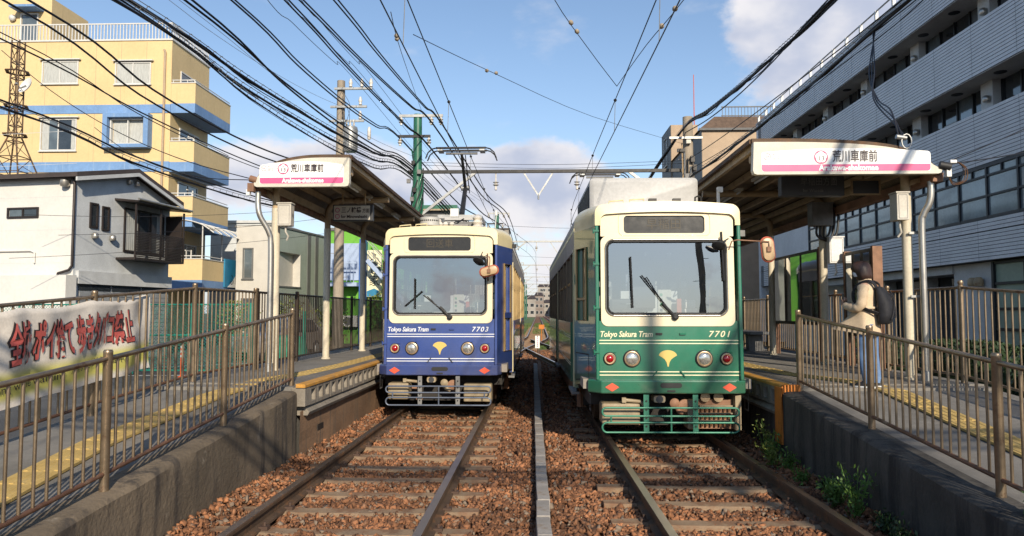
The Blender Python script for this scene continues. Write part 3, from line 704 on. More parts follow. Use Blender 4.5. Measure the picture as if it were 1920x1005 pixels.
LEN = 12.4
def make_tram(label, body, stripe, number, fender, green):
    t = thing('tram', label, 'tram')
    sh = lambda z: .03*(z-.7)
    def part(name, mb, m, parent=None, **k): return mb.build(name, m, parent or t, **k)
    F = lambda d: (lambda u, v: (u, d + sh(v), v))               # point on the front, d behind the front plane
    Fs = lambda d: (lambda u, v, q: (u, d + q + sh(v), v))
    # --- front skin
    mb = MB(); mb.prism(rrect(-.885,.885,.735,1.46,.01,2), Fs(0), -.035, .02); part('front_lower_panel', mb, body)
    hole = rrect(-.755,.715,1.535,2.455,.10,6)
    def outer_for(hole, x0, x1, z0, z1, rb):
        o = rrect(x0, x1, z0, z1, rb, 6); return o
    out = rrect(-.825,.815,1.395,2.51,.085,6)
    mb = MB()
    mb.ring([F(-.047)(*p) for p in out], [F(-.047)(*p) for p in hole]); mb.ring([F(.03)(*p) for p in out], [F(-.047)(*p) for p in out]); mb.ring([F(-.047)(*p) for p in hole], [F(.02)(*p) for p in hole])
    part('windshield_surround', mb, 'tram_face')
    hole2 = rrect(-.535,.465,2.545,2.765,.045,5); out2 = rrect(-.825,.815,2.505,2.84,.008,5)
    mb = MB(); mb.ring([F(-.046)(*p) for p in out2], [F(-.046)(*p) for p in hole2]); mb.ring([F(-.046)(*p) for p in hole2], [F(.0)(*p) for p in hole2])
    part('display_surround', mb, 'tram_face')
    mb = MB(); mb.face([F(-.022)(*p) for p in rrect(-.54,.47,2.54,2.77,.03,4)]); ds = part('destination_display', mb, 'display')
    text_obj('led_text', '回送車' if not green else '早稲田', .15, F2 := (lambda u, v: (-.035+u, -.026+sh(2.655), 2.655+v)), 'led_dim', ds, width=.42)
    # fine moulding line round the display
    mb = MB(); mb.tube([F(-.047)(*p) for p in rrect(-.60,.53,2.515,2.795,.06,5)], .004, 6, closed=True); part('display_moulding', mb, 'tram_face', smooth=60)
    # windshield with double gasket
    mb = MB(); mb.face([F(-.02)(*p) for p in rrect(-.745,.705,1.545,2.445,.09,6)]); part('windshield', mb, 'windshield')
    mb = MB(); mb.tube([F(-.05)(*p) for p in rrect(-.765,.725,1.525,2.465,.105,8)], .012, 6, closed=True); part('gasket_trim', mb, 'silver_pipe', smooth=60)
    mb = MB(); mb.tube([F(-.042)(*p) for p in rrect(-.742,.702,1.548,2.442,.09,8)], .016, 6, closed=True); part('gasket', mb, 'rubber', smooth=60)
    # raised side posts and the cream visor over the front
    for s in (-1, 1):
        mb = MB(); mb.prism([(s*.895,.74),(s*.895,2.64),(s*.852,2.64),(s*.852,.74)], Fs(0), -.085, .05); part('corner_post', mb, body, bevel=.012)
        for z in (1.08, 1.62, 2.16, 2.57):
            if s > 0: continue
            mb = MB(); mb.cbox((s*.885, -.09+sh(z), z), (.07,.03,.022)); mb.cyl((s*.915,-.085+sh(z),z-.03),(s*.915,-.085+sh(z),z+.03),.012,8); part('hinge', mb, body)
    def arch(hw, z0, zt, r, rise, n=8):
        p = [(hw, z0)]
        for i in range(n+1):
            a = R(90*i/n); p.append((hw-r+r*math.cos(a), zt-r+r*math.sin(a)))
        m_ = 9
        for i in range(1, m_): x = (hw-r)*(1-2*i/m_); p.append((x, zt))
        for i in range(n+1):
            a = R(90+90*i/n); p.append((-hw+r+r*math.cos(a), zt-r+r*math.sin(a)))
        p.append((-hw, z0))
        return [(x, z + (rise*(1-(x/hw)**2) if z > z0+.02 else 0)) for x, z in p]
    ao, ai = arch(.895,2.64,2.895,.10,.050), arch(.832,2.64,2.775,.085,.035)
    mb = MB(); n = len(ao)
    yf = lambda p, d: (p[0], d + sh(p[1]), p[1])
    for (pa, da), (pb, db) in (((ao,-.075),(ai,-.085)), ((ai,-.085),(ai,.03)), ((ao,.12),(ao,-.075))):
        mb.add([yf(p,da) for p in pa] + [yf(p,db) for p in pb], [(j, j+1, n+j+1, n+j) for j in range(n-1)])
    part('visor', mb, 'tram_cream', smooth=50)
    # --- nose sides: angled panels with a window
    def nose(s):
        A = lambda q, z: (s*(.893 + (1.10-.893)*q), .03 + sh(z)*(1-q) + .80*q, z)
        z0, z1 = (1.46, 2.40) if s < 0 else (.94, 2.36)
        q0, q1 = .38, .84
        o = [A(0,.735),A(1,.60),A(1,2.64),A(0,2.64)]; i = [A(q0,z0),A(q1,z0),A(q1,z1),A(q0,z1)]
        if s > 0: o, i = [o[1],o[0],o[3],o[2]], [i[1],i[0],i[3],i[2]]
        mb = MB(); mb.ring(o, i); dd = [(p[0]-s*.05, p[1]+.01, p[2]) for p in i]; mb.ring(i, dd); part('nose_panel', mb, body)
        mb = MB(); ii = [Vector(p)+Vector((s*.008,-.004,0)) for p in i]; mb.tube(ii, .016, 4, closed=True); fr = part('nose_window', mb, 'gold_frame')
        mb = MB(); mb.face([(p[0]+s*.01,p[1],p[2]) for p in dd]); part('pane', mb, 'side_glass', fr)
        if s > 0:
            mb = MB(); zc = 1.52; a_, b_ = A(q0,zc), A(q1,zc); mb.bar(a_, b_, .04, .09); part('mid_bar', mb, body, fr)
        else:
            mb = MB(); zc = 1.74; a_, b_ = A(q0,zc), A(q1,zc); mb.bar(a_, b_, .03, .03); part('mid_bar', mb, 'gold_frame', fr)
            mb = MB(); mb.ring([A(.30,.70+.02),A(.93,.64+.03),A(.93,1.04),A(.30,1.04)],[A(.315,.735),A(.915,.685),A(.915,1.025),A(.315,1.025)]); part('hatch_seam', mb, 'under_dark', loc=(-.004,-.003,0))
    nose(-1); nose(1)
    # --- cream cab roof then grey roof
    def roofring(y, hw, zt, rise, r=.16, base=2.64, n=6): return [(x, y, z) for x, z in arch(hw, base, zt, r, rise, n)]
    mb = MB()
    rr_ = [roofring(.07+sh(2.8), .893, 2.893, .052, .10), roofring(.35, .965, 2.92, .07, .13), roofring(.62, 1.04, 2.93, .08, .16), roofring(.84, 1.10, 2.93, .09, .18)]
    mb.loft(rr_, closed=False); part('cab_roof', mb, 'tram_cream', smooth=50)
    mb = MB(); mb.loft([roofring(.84, 1.10, 2.93, .09, .18), roofring(LEN-.84, 1.10, 2.93, .09, .18)], closed=False); part('roof', mb, 'tram_roof', smooth=50)
    mb = MB(); mb.loft([roofring(LEN-.84, 1.10, 2.93, .09, .18), roofring(LEN, .90, 2.88, .05, .12)], closed=False); part('rear_cab_roof', mb, 'tram_cream', smooth=50)
    # grab rails on the cab roof
    for k in range(2):
        x0 = -.70 + .26*k; z = 2.915 + .018*k
        mb = MB(); mb.tube([(x0,.16,z-.02),(x0,.16,z+.05),(x0+.18,.16,z+.065),(x0+.18,.16,z-.01)], .010, 6); part('grab_rail', mb, 'tram_cream', smooth=60)
    # --- body sides
    Y0, Y1 = .83, LEN-.83
    doors = {1: [(.95,1.85),(6.6,7.9)], -1: [(.95,1.75),(6.0,7.1)]}
    for s in (-1, 1):
        segs = []; y = Y0
        for a, b in doors[s]:
            segs.append((y, a)); y = b
        segs.append((y, Y1))
        mb = MB(); mb.box(s*1.075, s*1.10, Y0, Y1, 2.40, 2.655); part('cant_rail', mb, body if False else 'tram_roof')
        mb = MB(); mb.box(s*1.07, s*1.102, Y0, Y1, 2.655, 2.70); part('rain_gutter', mb, 'tram_cream')
        for a, b in segs:
            if b-a < .15:
                mb = MB(); mb.box(s*1.05, s*1.10, a, b, .56, 2.40); part('side_post', mb, body); continue
            mb = MB(); mb.box(s*1.05, s*1.10, a, b, .56, 1.42); sp_ = part('side_panel', mb, body)
            for zz in (1.19, 1.22, .80, .83):
                mb = MB(); mb.box(s*1.10, s*1.1025, a, b, zz-.006, zz+.006); part('stripe', mb, stripe, sp_)
            nwin = max(1, int(round((b-a)/1.02))); w = (b-a)/nwin
            for k in range(nwin+1):
                yc = a + w*k; hw = .055
                mb = MB(); mb.box(s*1.05, s*1.10, max(a, yc-hw), min(b, yc+hw), 1.42, 2.40); part('window_pillar', mb, 'pillar_brown' if green else 'gold_frame')
            for k in range(nwin):
                ya, yb = a+w*k+.055, a+w*(k+1)-.055
                mb = MB(); mb.face([(s*1.068,ya,1.42),(s*1.068,yb,1.42),(s*1.068,yb,2.40),(s*1.068,ya,2.40)]); wn = part('side_window', mb, 'side_glass')
                mb = MB(); mb.box(s*1.06, s*1.082, ya, yb, 1.98, 2.01); part('sash_bar', mb, 'gold_frame', wn)
        for a, b in doors[s]:
            dr = MB(); m_ = (a+b)/2
            for p, q in ((a, m_-.006), (m_+.006, b)):
                o = [(s*1.07,p,.50),(s*1.07,q,.50),(s*1.07,q,2.40),(s*1.07,p,2.40)]; i = [(s*1.07,p+.07,.85),(s*1.07,q-.07,.85),(s*1.07,q-.07,2.28),(s*1.07,p+.07,2.28)]
                dr.ring(o, i); dr.ring(i, [(x_-s*.02,y_,z_) for x_,y_,z_ in i])
            d_ = part('door', dr, 'equip_cream' if s > 0 else body)
            for p, q in ((a, m_), (m_, b)):
                mb = MB(); mb.face([(s*1.06,p+.07,.85),(s*1.06,q-.07,.85),(s*1.06,q-.07,2.28),(s*1.06,p+.07,2.28)]); part('door_glass', mb, 'side_glass', d_)
            mb = MB(); mb.box(s*1.075,s*1.112,a-.03,a-.004,.56,2.42); part('door_edge', mb, 'tram_cream', d_)
            mb = MB(); mb.box(s*1.03,s*1.13,a,b,.46,.495); part('door_step', mb, 'bracket_grey', d_)
    # rear end
    mb = MB(); h3 = rrect(-.70,.70,1.53,2.44,.1,6); o3 = rrect(-1.06,1.06,.60,2.65,.02,6)
    mb.ring([(x,LEN-.5,z) for x,z in o3],[(x,LEN-.5,z) for x,z in h3]); part('rear_panel', mb, body)
    mb = MB(); mb.face([(x,LEN-.49,z) for x,z in h3]); part('rear_window', mb, 'side_glass')
    # --- inside
    mb = MB(); mb.box(-1.04,1.04,.12,LEN-.52,.62,.74); part('cabin_floor', mb, 'floor_in')
    mb = MB(); mb.box(-1.0,1.0,.9,LEN-.6,2.60,2.63); cl = part('cabin_ceiling', mb, 'wall_in')
    for s in (-1, 1):
        mb = MB(); mb.box(s*.70, s*1.03, 2.3, 5.6, .74, 1.16); mb.box(s*.93, s*1.03, 2.3, 5.6, 1.16, 1.55); part('bench_seat', mb, 'seat_in', bevel=.03)
        mb = MB(); mb.tube([(s*.62,2.2,2.25),(s*.62,10.5,2.25)], .014, 6); part('hand_rail', mb, 'silver_pipe')
        for k in range(4):
            mb = MB(); mb.cyl((s*.60,2.2+2.4*k,.74),(s*.60,2.2+2.4*k,2.6),.016,8); part('stanchion', mb, 'gold_frame', smooth=60)
        mb = MB(); mb.box(s*.98, s*1.03, 8.1, 11.4, .74, 1.40); part('inner_wall', mb, 'wall_in')
    # driver's desk, partition boards, fare box, notices
    mb = MB(); mb.box(-.74,.25,.22,.62,1.28,1.50); mb.box(-.70,-.2,.30,.60,1.5,1.60); part('driver_desk', mb, 'panel_dark', bevel=.02)
    mb = MB(); mb.cyl((-.42,.42,1.5),(-.42,.42,1.66),.02,8); mb.lathe([(.0,1.66),(.12,1.665),(.12,1.68),(.0,1.685)], (-.42,.42,0), n=14); part('controller_handle', mb, 'silver_pipe')
    mb = MB(); mb.box(-.30,.02,1.02,1.10,1.62,2.18); part('monitor_back', mb, 'panel_dark', bevel=.01)
    mb = MB(); mb.box(-.44,.34,1.12,1.14,1.42,1.86); part('partition_board', mb, 'panel_white')
    mb = MB(); mb.box(.07,.25,1.095,1.105,1.50,1.88); nt_ = part('notice_sheet', mb, 'paper')
    for zz in (1.58, 1.66, 1.72, 1.79):
        mb = MB(); mb.box(.095,.13,1.088,1.094,zz,zz+.035); part('notice_mark', mb, 'paper_green' if zz in (1.66,1.79) else 'panel_dark', nt_)
    mb = MB(); mb.box(.40,.66,1.3,1.7,.74,1.62); mb.box(.43,.63,1.28,1.5,1.62,1.74); part('fare_box', mb, 'panel_white', bevel=.02)
    mb = MB(); mb.box(.30,.36,.95,1.0,1.45,1.75); part('ticket_pole', mb, 'mirror_rim')
    mb = MB(); mb.box(-.62,-.26,.78,.95,.74,1.25); mb.box(-.62,-.26,.93,1.02,1.25,1.75); part('driver_seat', mb, 'panel_dark', bevel=.04)
    for x in (-.18, .12):
        mb = MB(); mb.lathe([(.0,0),(.028,.01),(.028,.03),(.0,.05)], (x,.55,2.33), (0,-1,0), 10); part('interior_lamp', mb, 'panel_white')
    mb = MB(); mb.box(-.74,.70,.10,.14,1.50,1.535); part('dash_trim', mb, 'mirror_rim')
    # --- stripes, lettering, emblem, lamps
    for zz in (1.222, 1.184, .840, .800):
        mb = MB(); mb.prism([(-.85,zz-.006),(.85,zz-.006),(.85,zz+.006),(-.85,zz+.006)], Fs(0), -.0385, -.036); part('stripe', mb, stripe)
    tm = 'stripe_white' if not green else 'stripe_cream'
    text_obj('lettering', 'Tokyo Sakura Tram', .098, lambda u, v: (-.522+u, -.039+sh(1.3), 1.295+v), tm, t, width=.64, shear=.25, offset=.0022)
    text_obj('number', number, .105, lambda u, v: (.615+u, -.039+sh(1.3), 1.296+v), tm, t, width=.262, shear=.25, offset=.0016, spacing=1.25)
    g = []                                                        # ginkgo leaf
    for i in range(13):
        a = R(24 + 132*i/12); g.append((.116*math.cos(a)/math.sin(R(66)), 1.015 + .082*math.sin(a)))
    gk = [(.104,1.035),(.075,1.018),(.040,.992),(.018,.955),(.006,.902),(-.006,.902),(-.018,.955),(-.040,.992),(-.075,1.018),(-.104,1.035)]
    topc = [(.112*math.cos(R(8+164*i/12)), 1.028 + .075*math.sin(R(8+164*i/12))) for i in range(13)]
    mb = MB(); mb.prism([(x-.015,z) for x, z in topc + list(reversed(gk))], Fs(0), -.041, -.034); part('leaf_emblem', mb, 'emblem_gold')
    for x, nm in ((-.725,'tail_light'),(-.455,'headlight'),(.425,'headlight'),(.695,'tail_light')):
        big = nm == 'headlight'; r = .108 if big else .080; zc = 1.0
        c = (x, -.03+sh(zc), zc); ax = (0,-1,0)
        mb = MB(); mb.lathe([(r,0),(r,.02),(r*.88,.035),(r*.84,.02)], c, ax, 24); ring = part(nm, mb, 'lamp_ring_dark' if big else ('lamp_ring_dark' if not green else 'lamp_ring_dark'), smooth=40)
        mb = MB(); mb.lathe([(r*.86,.02),(r*.86,.038),(r*.76,.042),(r*.74,.026)], c, ax, 24); part('bezel', mb, 'lamp_ring', ring, smooth=40)
        mb = MB(); rl = r*.75 if big else r*.62; mb.lathe([(rl,.02),(rl*.9,.040),(rl*.55,.052),(rl*.15,.056)], c, ax, 24); part('lens', mb, 'lens' if big else 'tail_red', ring, smooth=60)
        mb = MB(); mb.box(x-.03+(.05 if x < 0 else .05), x+.03+.05, -.05+sh(zc), -.03+sh(zc), zc+r*.92, zc+r*1.02)
        part('lamp_hood', mb, body, ring)
    for s in (-1, 1):
        mb = MB(); mb.bar((s*.20-.01, -.055+sh(.8), .78), (s*.14-.01, -.055+sh(.85), .855), .012, .012); part('jumper_bar', mb, body if green else 'rubber')
        mb = MB(); mb.cbox((-.12 if s < 0 else .17, -.045+sh(1.29), 1.302), (.075,.03,.022)); part('small_bracket', mb, 'rubber' if s < 0 else body)
    # --- bumper
    bp = [(-.985,.18),(-.985,.05),(-.84,-.13),(.78,-.14),(.90,-.10),(.955,.06),(.955,.20)]
    mb = MB(); n = len(bp); mb.prism(bp, lambda u, v, q: (u, v, q), .585, .742); bmp = part('bumper', mb, body, bevel=.014)
    for x in (-.71, .70):
        mb = MB(); d_ = .085; mb.prism([(x-d_,.662),(x,.610),(x+d_,.662),(x,.714)], lambda u, v, q: (u, q-.1375+ (.0 if x > 0 else .003), v), -.003, 0); part('diamond_mark', mb, 'diamond', bmp)
    mb = MB(); mb.prism(rrect(-.13,.13,.655,.715,.03,5), lambda u, v, q: (u, q, v), -.1415, -.133); part('coupler_slot', mb, 'rubber', bmp)
    mb = MB(); mb.prism(rrect(-.05,.05,.605,.628,.010,4), lambda u, v, q: (u, q, v), -.1415, -.133); part('coupler_slot', mb, 'rubber', bmp)
    # --- tube fender
    fd = thing_part('fender', t)
    for zt, zb in ((.420,.322),(.245,.128)):
        mb = MB(); mb.tube([(x,-.17,z) for x, z in rrect(-.835,.80,zb,zt,(zt-zb)/2-.001,6)], .0125, 8, closed=True); part('fender_tube', mb, fender, fd, smooth=60)
    mb = MB(); mb.tube([(-.01,-.17,.420),(-.01,-.17,.128)], .011, 8); part('fender_upright', mb, fender, fd)
    for x in (-.73, .70):
        mb = MB(); mb.tube([(x,-.17,.322),(x,-.17,.245)], .011, 8); part('fender_upright', mb, fender, fd)
    for x in (-.305, .285):
        mb = MB(); mb.box(x-.032, x+.032, -.157, -.143, .12, .575); bk = part('fender_bracket', mb, 'bracket_grey' if not green else fender, fd)
        for zz in (.2,.3,.4,.5):
            mb = MB(); mb.cyl((x,-.16,zz),(x,-.168,zz),.012,6); part('bolt', mb, 'dark_metal', bk)
    # --- under the floor
    mb = MB(); mb.box(-.95,.95,.35,LEN-.4,.40,.60); mb.box(-.80,.80,.30,.40,.15,.60); part('underframe', mb, 'under_dark')
    mb = MB(); mb.box(-.83,-.36 if green else -.50,-.06,.28,.20,.46); part('equipment_box', mb, 'equip_cream', bevel=.03)
    mb = MB(); mb.box(.36,.80,.0,.28,.16,.44) if not green else mb.box(.22,.34,-.02,.25,.14,.50); part('equipment_box', mb, 'equip_cream', bevel=.02)
    if green:
        mb = MB(); mb.box(.79,.86,-.05,.30,.14,.56); part('end_plate', mb, 'equip_cream')
        rk = MB()
        for r_ in range(3):
            for c_ in range(9): rk.cbox((.40+.042*c_, .02, .20+.09*r_), (.022,.05,.05))
        mb = MB(); mb.box(.36,.78,.06,.10,.14,.50); rck = part('resistor_rack', mb, 'equip_brown')
        for r_ in range(3):
            mb = MB(); mb.box(.37,.77,.0,.05,.235+.09*r_,.25+.09*r_); part('rack_shelf', mb, 'equip_cream', rck)
            for c_ in range(7): 
                mb = MB(); mb.cyl((.40+.055*c_,.02,.175+.09*r_),(.40+.055*c_,.02,.228+.09*r_),.014,6); part('resistor', mb, 'copper', rck)
        for x in (.44,.60):
            mb = MB(); mb.lathe([(.02,0),(.055,.02),(.06,.06),(.0,.062)], (x,.06,.53), (0,-1,0), 14); part('round_gauge', mb, 'lamp_ring', smooth=40)
    mb = MB(); mb.prism(rrect(-.205,-.065,.475,.555,.025,4), lambda u, v, q: (u, q, v), -.10, .1); hn = part('horn_box', mb, 'equip_cream')
    mb = MB(); mb.lathe([(.045,0),(.03,.03),(.0,.03)], (-.135,-.105,.515), (0,1,0), 12); part('horn_mouth', mb, 'panel_dark', hn)
    mb = MB(); mb.lathe([(.055,0),(.06,.03),(.03,.05)], (.06,.0,.46), (0,-1,0), 14); mb.tube([(.06,.0,.46),(.11,-.02,.36),(.16,-.02,.34)], .03, 8); part('brake_hose', mb, 'equip_cream' if not green else 'equip_brown', smooth=50)
    mb = MB(); mb.lathe([(.085,0),(.085,.03),(.04,.04)], (.19,.02,.42), (0,-1,0), 16); part('brake_cock', mb, 'equip_brown')
    mb = MB(); mb.tube([(-.56,-.05,.50),(-.36,-.05,.48),(-.32,-.05,.44)], .022, 8); mb.cbox((-.56,-.05,.5),(.05,.05,.06)); part('pipe_run', mb, 'equip_cream')
    mb = MB(); mb.box(-.45,-.30,-.05,.05,.36,.40); mb.box(-.38,-.28,-.05,.05,.20,.225); part('pipe_bracket', mb, 'equip_brown')
    for s in (-1, 1):
        mb = MB(); mb.ring([(s*.96,-.02+.0,.57),(s*.96,.16,.57),(s*.96,.16,.36),(s*.96,-.02,.36)],[(s*.96,.01,.55),(s*.96,.13,.55),(s*.96,.13,.38),(s*.96,.01,.38)]); part('foot_step', mb, 'bracket_grey')
        for yb in (2.6, 9.2):
            mb = MB(); mb.box(s*.82, s*.92, yb-.95, yb+.95, .22, .40); mb.box(s*.80, s*.96, yb-.2, yb+.2, .14, .46); bg = part('bogie_frame', mb, 'under_dark', bevel=.02)
            for k in (-1, 1):
                mb = MB(); mb.lathe([(.33,0),(.33,.03),(.30,.035),(.30,.11),(.1,.12),(.1,.14)], (s*.66, yb+k*.75, .30), (s,0,0), 24); part('wheel', mb, 'rail_side', bg, smooth=40)
                mb = MB(); mb.cbox((s*.93, yb+k*.75, .30), (.10,.22,.22)); mb.tube([(s*.96,yb+k*.75-.12,.46),(s*.96,yb+k*.75-.12,.2)], .05, 8); part('axle_box', mb, 'equip_brown', bg)
        mb = MB(); mb.box(s*.5, s*.98, 4.3, 7.4, .18, .52); part('underfloor_box', mb, 'equip_brown', bevel=.03)
    # --- wiper
    if green: wp = [(.05,1.54),(-.33,2.02)]; 
    else: wp = [(.11,1.52),(-.28,1.84)]
    a_, b_ = wp
    mb = MB(); mb.tube([F(-.07)(*a_), F(-.085)(*b_)], .009, 6); mb.tube([F(-.07)(a_[0]-.04,a_[1]+.01), F(-.08)(b_[0]+.06,b_[1]-.02)], .007, 6); mb.tube([F(-.07)(a_[0]+.02,a_[1]-.02), F(-.085)(a_[0]-.13,a_[1]+.13)], .020, 8); wpp = part('wiper', mb, 'rubber')
    mb = MB(); q = F(-.075)
    if green: mb.tube([q(-.44,1.62), q(-.46,2.25)], .011, 6)
    else: mb.tube([q(-.58,1.66), q(-.30,1.90)], .009, 6); mb.tube([q(-.42,1.62), q(-.42,2.10)], .010, 6)
    part('wiper_blade', mb, 'rubber', wpp)
    mb = MB(); mb.lathe([(.045,0),(.04,.04),(.02,.05)], F(-.045)(a_[0]+.03,a_[1]-.03), (0,-1,0), 12); part('wiper_pivot', mb, 'rubber', wpp)
    # --- mirrors
    def mirror(nm, c, rx, rz, tilt, arm, ar=.008):
        mt = MB(); ct, st = math.cos(tilt), math.sin(tilt)
        ov = rrect(-rx, rx, -rz, rz, min(rx, rz)*.95, 6)
        rot = lambda u, v: (u*ct - v*st, u*st + v*ct)
        def rg(k, d): return [(c[0]+rot(u*k, v*k)[0], c[1]+d, c[2]+rot(u*k, v*k)[1]) for u, v in ov]
        mt.loft([rg(.78,-.045), rg(.90,-.04), rg(.96,-.02), rg(.96,.0)]); mo = part(nm, mt, 'mirror_shell' if rx > .05 else 'rubber', smooth=50)
        mt = MB(); mt.tube([Vector(p) for p in rg(1.0,-.005)], .011, 6, closed=True); part('mirror_rim', mt, 'mirror_rim', mo, smooth=60)
        mt = MB(); mt.face(list(reversed(rg(.95,.012)))); part('mirror_glass', mt, 'rail_top', mo)
        mt = MB(); mt.tube(arm, ar, 6); mt.cbox((c[0], c[1]-.055, c[2]), (.05,.03,.06)); part('mirror_arm', mt, 'equip_brown', mo, smooth=60)
    if green:
        mirror('side_mirror', (1.20,-.10,2.33), .075, .15, .10, [(.735,-.07,2.33),(.76,-.12,2.43),(.82,-.14,2.445),(1.20,-.16,2.42),(1.20,-.16,2.35)])
        mb = MB(); mb.tube([F(-.06)(.685,1.95), F(-.06)(.665,2.56)], .012, 6); part('mirror_stay', mb, 'rubber')
    else:
        mirror('side_mirror', (.775,-.24,2.205), .145, .07, .25, [(.755,-.05,2.44),(.78,-.2,2.43),(.79,-.28,2.36),(.775,-.30,2.22)])
        mb = MB(); mb.tube([F(-.06)(.745,2.06), F(-.06)(.735,2.50)], .010, 6); part('mirror_stay', mb, 'equip_brown')
    mc = (.60,-.13,2.385) if not green else (.60,-.13,2.385)
    mb = MB(); mb.lathe([(.0,.0),(.085,.008),(.085,.02),(.05,.04)], (mc[0],mc[1],mc[2]), (-.25,-.55,-.9), 16); mb.tube([(mc[0]+.02,mc[1],mc[2]+.02),(mc[0]+.06,-.05,2.52)], .008, 6); mb.tube([(mc[0]+.02,mc[1],mc[2]+.02),(mc[0]+.14,-.04,2.47)], .008, 6); part('round_mirror', mb, 'rubber', smooth=50)
    # --- roof gear
    def panto(yb, zt):
        pg = thing_part('pantograph', t)
        mb = MB(); mb.box(-.42,.42,yb-.05,yb+.05,3.40,3.47); mb.box(-.42,.42,yb+1.0,yb+1.1,3.40,3.47)
        for s in (-1,1): mb.box(s*.40,s*.44,yb,yb+1.05,3.40,3.46)
        part('base_frame', mb, 'galv', pg)
        for s in (-1, 1):
            for q in (0, 1.05):
                mb = MB(); mb.lathe([(.05,3.0),(.05,3.08),(.085,3.10),(.05,3.13),(.085,3.17),(.05,3.20),(.085,3.24),(.05,3.28),(.04,3.40)], (s*.40,yb+q,0), n=12); part('insulator', mb, 'porcelain', pg, smooth=50)
        knee = (.0, yb+1.15, 3.45+.52*(zt-3.45))
        mb = MB(); mb.tube([(.03,yb+.1,3.45), knee], [.055,.045], 8); part('lower_arm', mb, 'dark_metal', pg, smooth=50)
        mb = MB(); mb.cyl((-.09,knee[1],knee[2]),(.09,knee[1],knee[2]),.055,12); part('knee_joint', mb, 'galv', pg)
        mb = MB(); mb.tube([knee,(.0,yb+.35,zt-.12)], [.035,.028], 8); mb.tube([(.09,knee[1],knee[2]-.1),(.07,yb+.4,zt-.14)], .010, 6); part('upper_arm', mb, 'dark_metal', pg, smooth=50)
        hd = MB()
        for dy in (-.13, .13):
            hd.tube([(-.50,yb+.35+dy,zt-.03),(.50,yb+.35+dy,zt-.03)], .022, 8)
            for s in (-1, 1): hd.tube([(s*.50,yb+.35+dy,zt-.03),(s*.58,yb+.35+dy,zt-.05),(s*.66,yb+.35+dy,zt-.12),(s*.71,yb+.35+dy,zt-.24)], .014, 6)
        h_ = part('collector_head', hd, 'dark_metal', pg, smooth=50)
        mb = MB(); mb.tube([(-.32,yb+.35,zt-.115),(.32,yb+.35,zt-.115)], .026, 8); part('cross_tube', mb, 'galv', h_)
        for s in (-1, 1):
            mb = MB(); mb.box(s*.42-.05,s*.42+.05,yb+.2,yb+.5,zt-.085,zt-.055); part('spring_box', mb, 'galv', h_)
    if green:
        panto(8.0, 4.88)
        mb = MB(); mb.loft([[(x, y_, 2.98 + (z-2.98)) for x, z in rrect(-.83+e,.72-e,2.95,3.50-e,.06,4)] for y_, e in ((1.42,.05),(1.46,0),(3.9,0),(3.94,.05))]); ac = part('roof_air_conditioner', mb, 'ac_grey', smooth=40)
        mb = MB()
        for k in range(16): mb.box(-.845,-.832,1.6+.14*k,1.68+.14*k,3.03,3.40)
        part('grille', mb, 'grille', ac)
        for x in (-.11, .20): 
            mb = MB(); mb.cbox((x,.40,3.01), (.10,.07,.05)); part('roof_fitting', mb, 'dark_metal')
        mb = MB(); mb.tube([(.44,.4,3.0),(.44,.4,3.05),(.48,.4,3.07),(.52,.4,3.05),(.52,.4,3.0)], .012, 6); part('lifting_eye', mb, 'dark_metal')
        mb = MB(); mb.box(.86,.89,.9,.95,2.9,3.25); mb.box(.86,.93,.88,.96,3.2,3.27); part('aerial_mount', mb, 'panel_white')
        mb = MB(); mb.box(.92,1.12,.55,.62,2.56,2.64); part('side_sensor', mb, 'bracket_grey')
    else:
        panto(2.7, 4.88)
        mb = MB(); mb.lathe([(.155,3.02),(.165,3.03),(.165,3.16),(.155,3.17),(.0,3.17)], (-.30,.75,0), n=22); dm = part('ventilator_drum', mb, 'ac_grey', smooth=40)
        for k in range(12):
            a = R(-150 + 10*k*1.1); 
            mb = MB(); aa = R(-165+12.5*k); cx_, cy_ = -.30+.166*math.cos(aa), .75+.166*math.sin(aa); mb.lathe([(.013,0),(.013,.003)], (cx_,cy_,3.11), (math.cos(aa),math.sin(aa),0), 8); part('vent_hole', mb, 'rubber', dm)
        for x in (-.14,-.05,.06):
            mb = MB(); mb.lathe([(.03,2.98),(.055,3.01),(.03,3.04),(.055,3.07),(.03,3.11)], (x,.9,0), n=10); part('roof_insulator', mb, 'porcelain', smooth=50)
        mb = MB(); mb.lathe([(.09,2.98),(.12,3.02),(.07,3.06),(.10,3.10),(.06,3.14),(.09,3.18),(.03,3.24)], (.50,.9,0), n=12); part('roof_insulator', mb, 'porcelain', smooth=50)
        mb = MB(); mb.box(-.05,.42,.95,1.4,2.99,3.12); mb.box(.1,.35,.8,.95,2.99,3.07); part('roof_resistor', mb, 'bracket_grey', bevel=.01)
        mb = MB(); mb.box(.02,.16,1.0,1.1,3.22,3.36); part('switch_box', mb, 'panel_white')
        mb = MB(); mb.box(-.08,.52,1.0,1.1,3.16,3.21); part('roof_crossbar', mb, 'ac_grey')
        mb = MB(); mb.cyl((.80,.9,2.95),(.82,.9,3.22),.008,6); mb.lathe([(.025,3.22),(.025,3.30),(.01,3.31)], (.82,.9,0), n=8); part('aerial', mb, 'panel_white')
        for k in range(3):
            mb = MB(); mb.tube([(-.05+.05*k,.85,3.02),(.05+.1*k,1.0,3.12+.03*k),(.15+.1*k,1.3,3.08),(.2+.08*k,1.6,3.2)], .012, 6); part('roof_cable', mb, 'cable', smooth=60)
        mb = MB(); mb.box(1.10,1.17,.80,.88,2.66,2.72); part('side_lamp', mb, 'rubber')
    return t
def thing_part(name, parent):
    o = bpy.data.objects.new(name, None); COL.objects.link(o); o.parent = parent; o.empty_display_size = .1; return o
TB = make_tram('blue and cream tram numbered 7703 with raised pantograph', 'tram_blue', 'stripe_white', '7703', 'fender_blue', False)
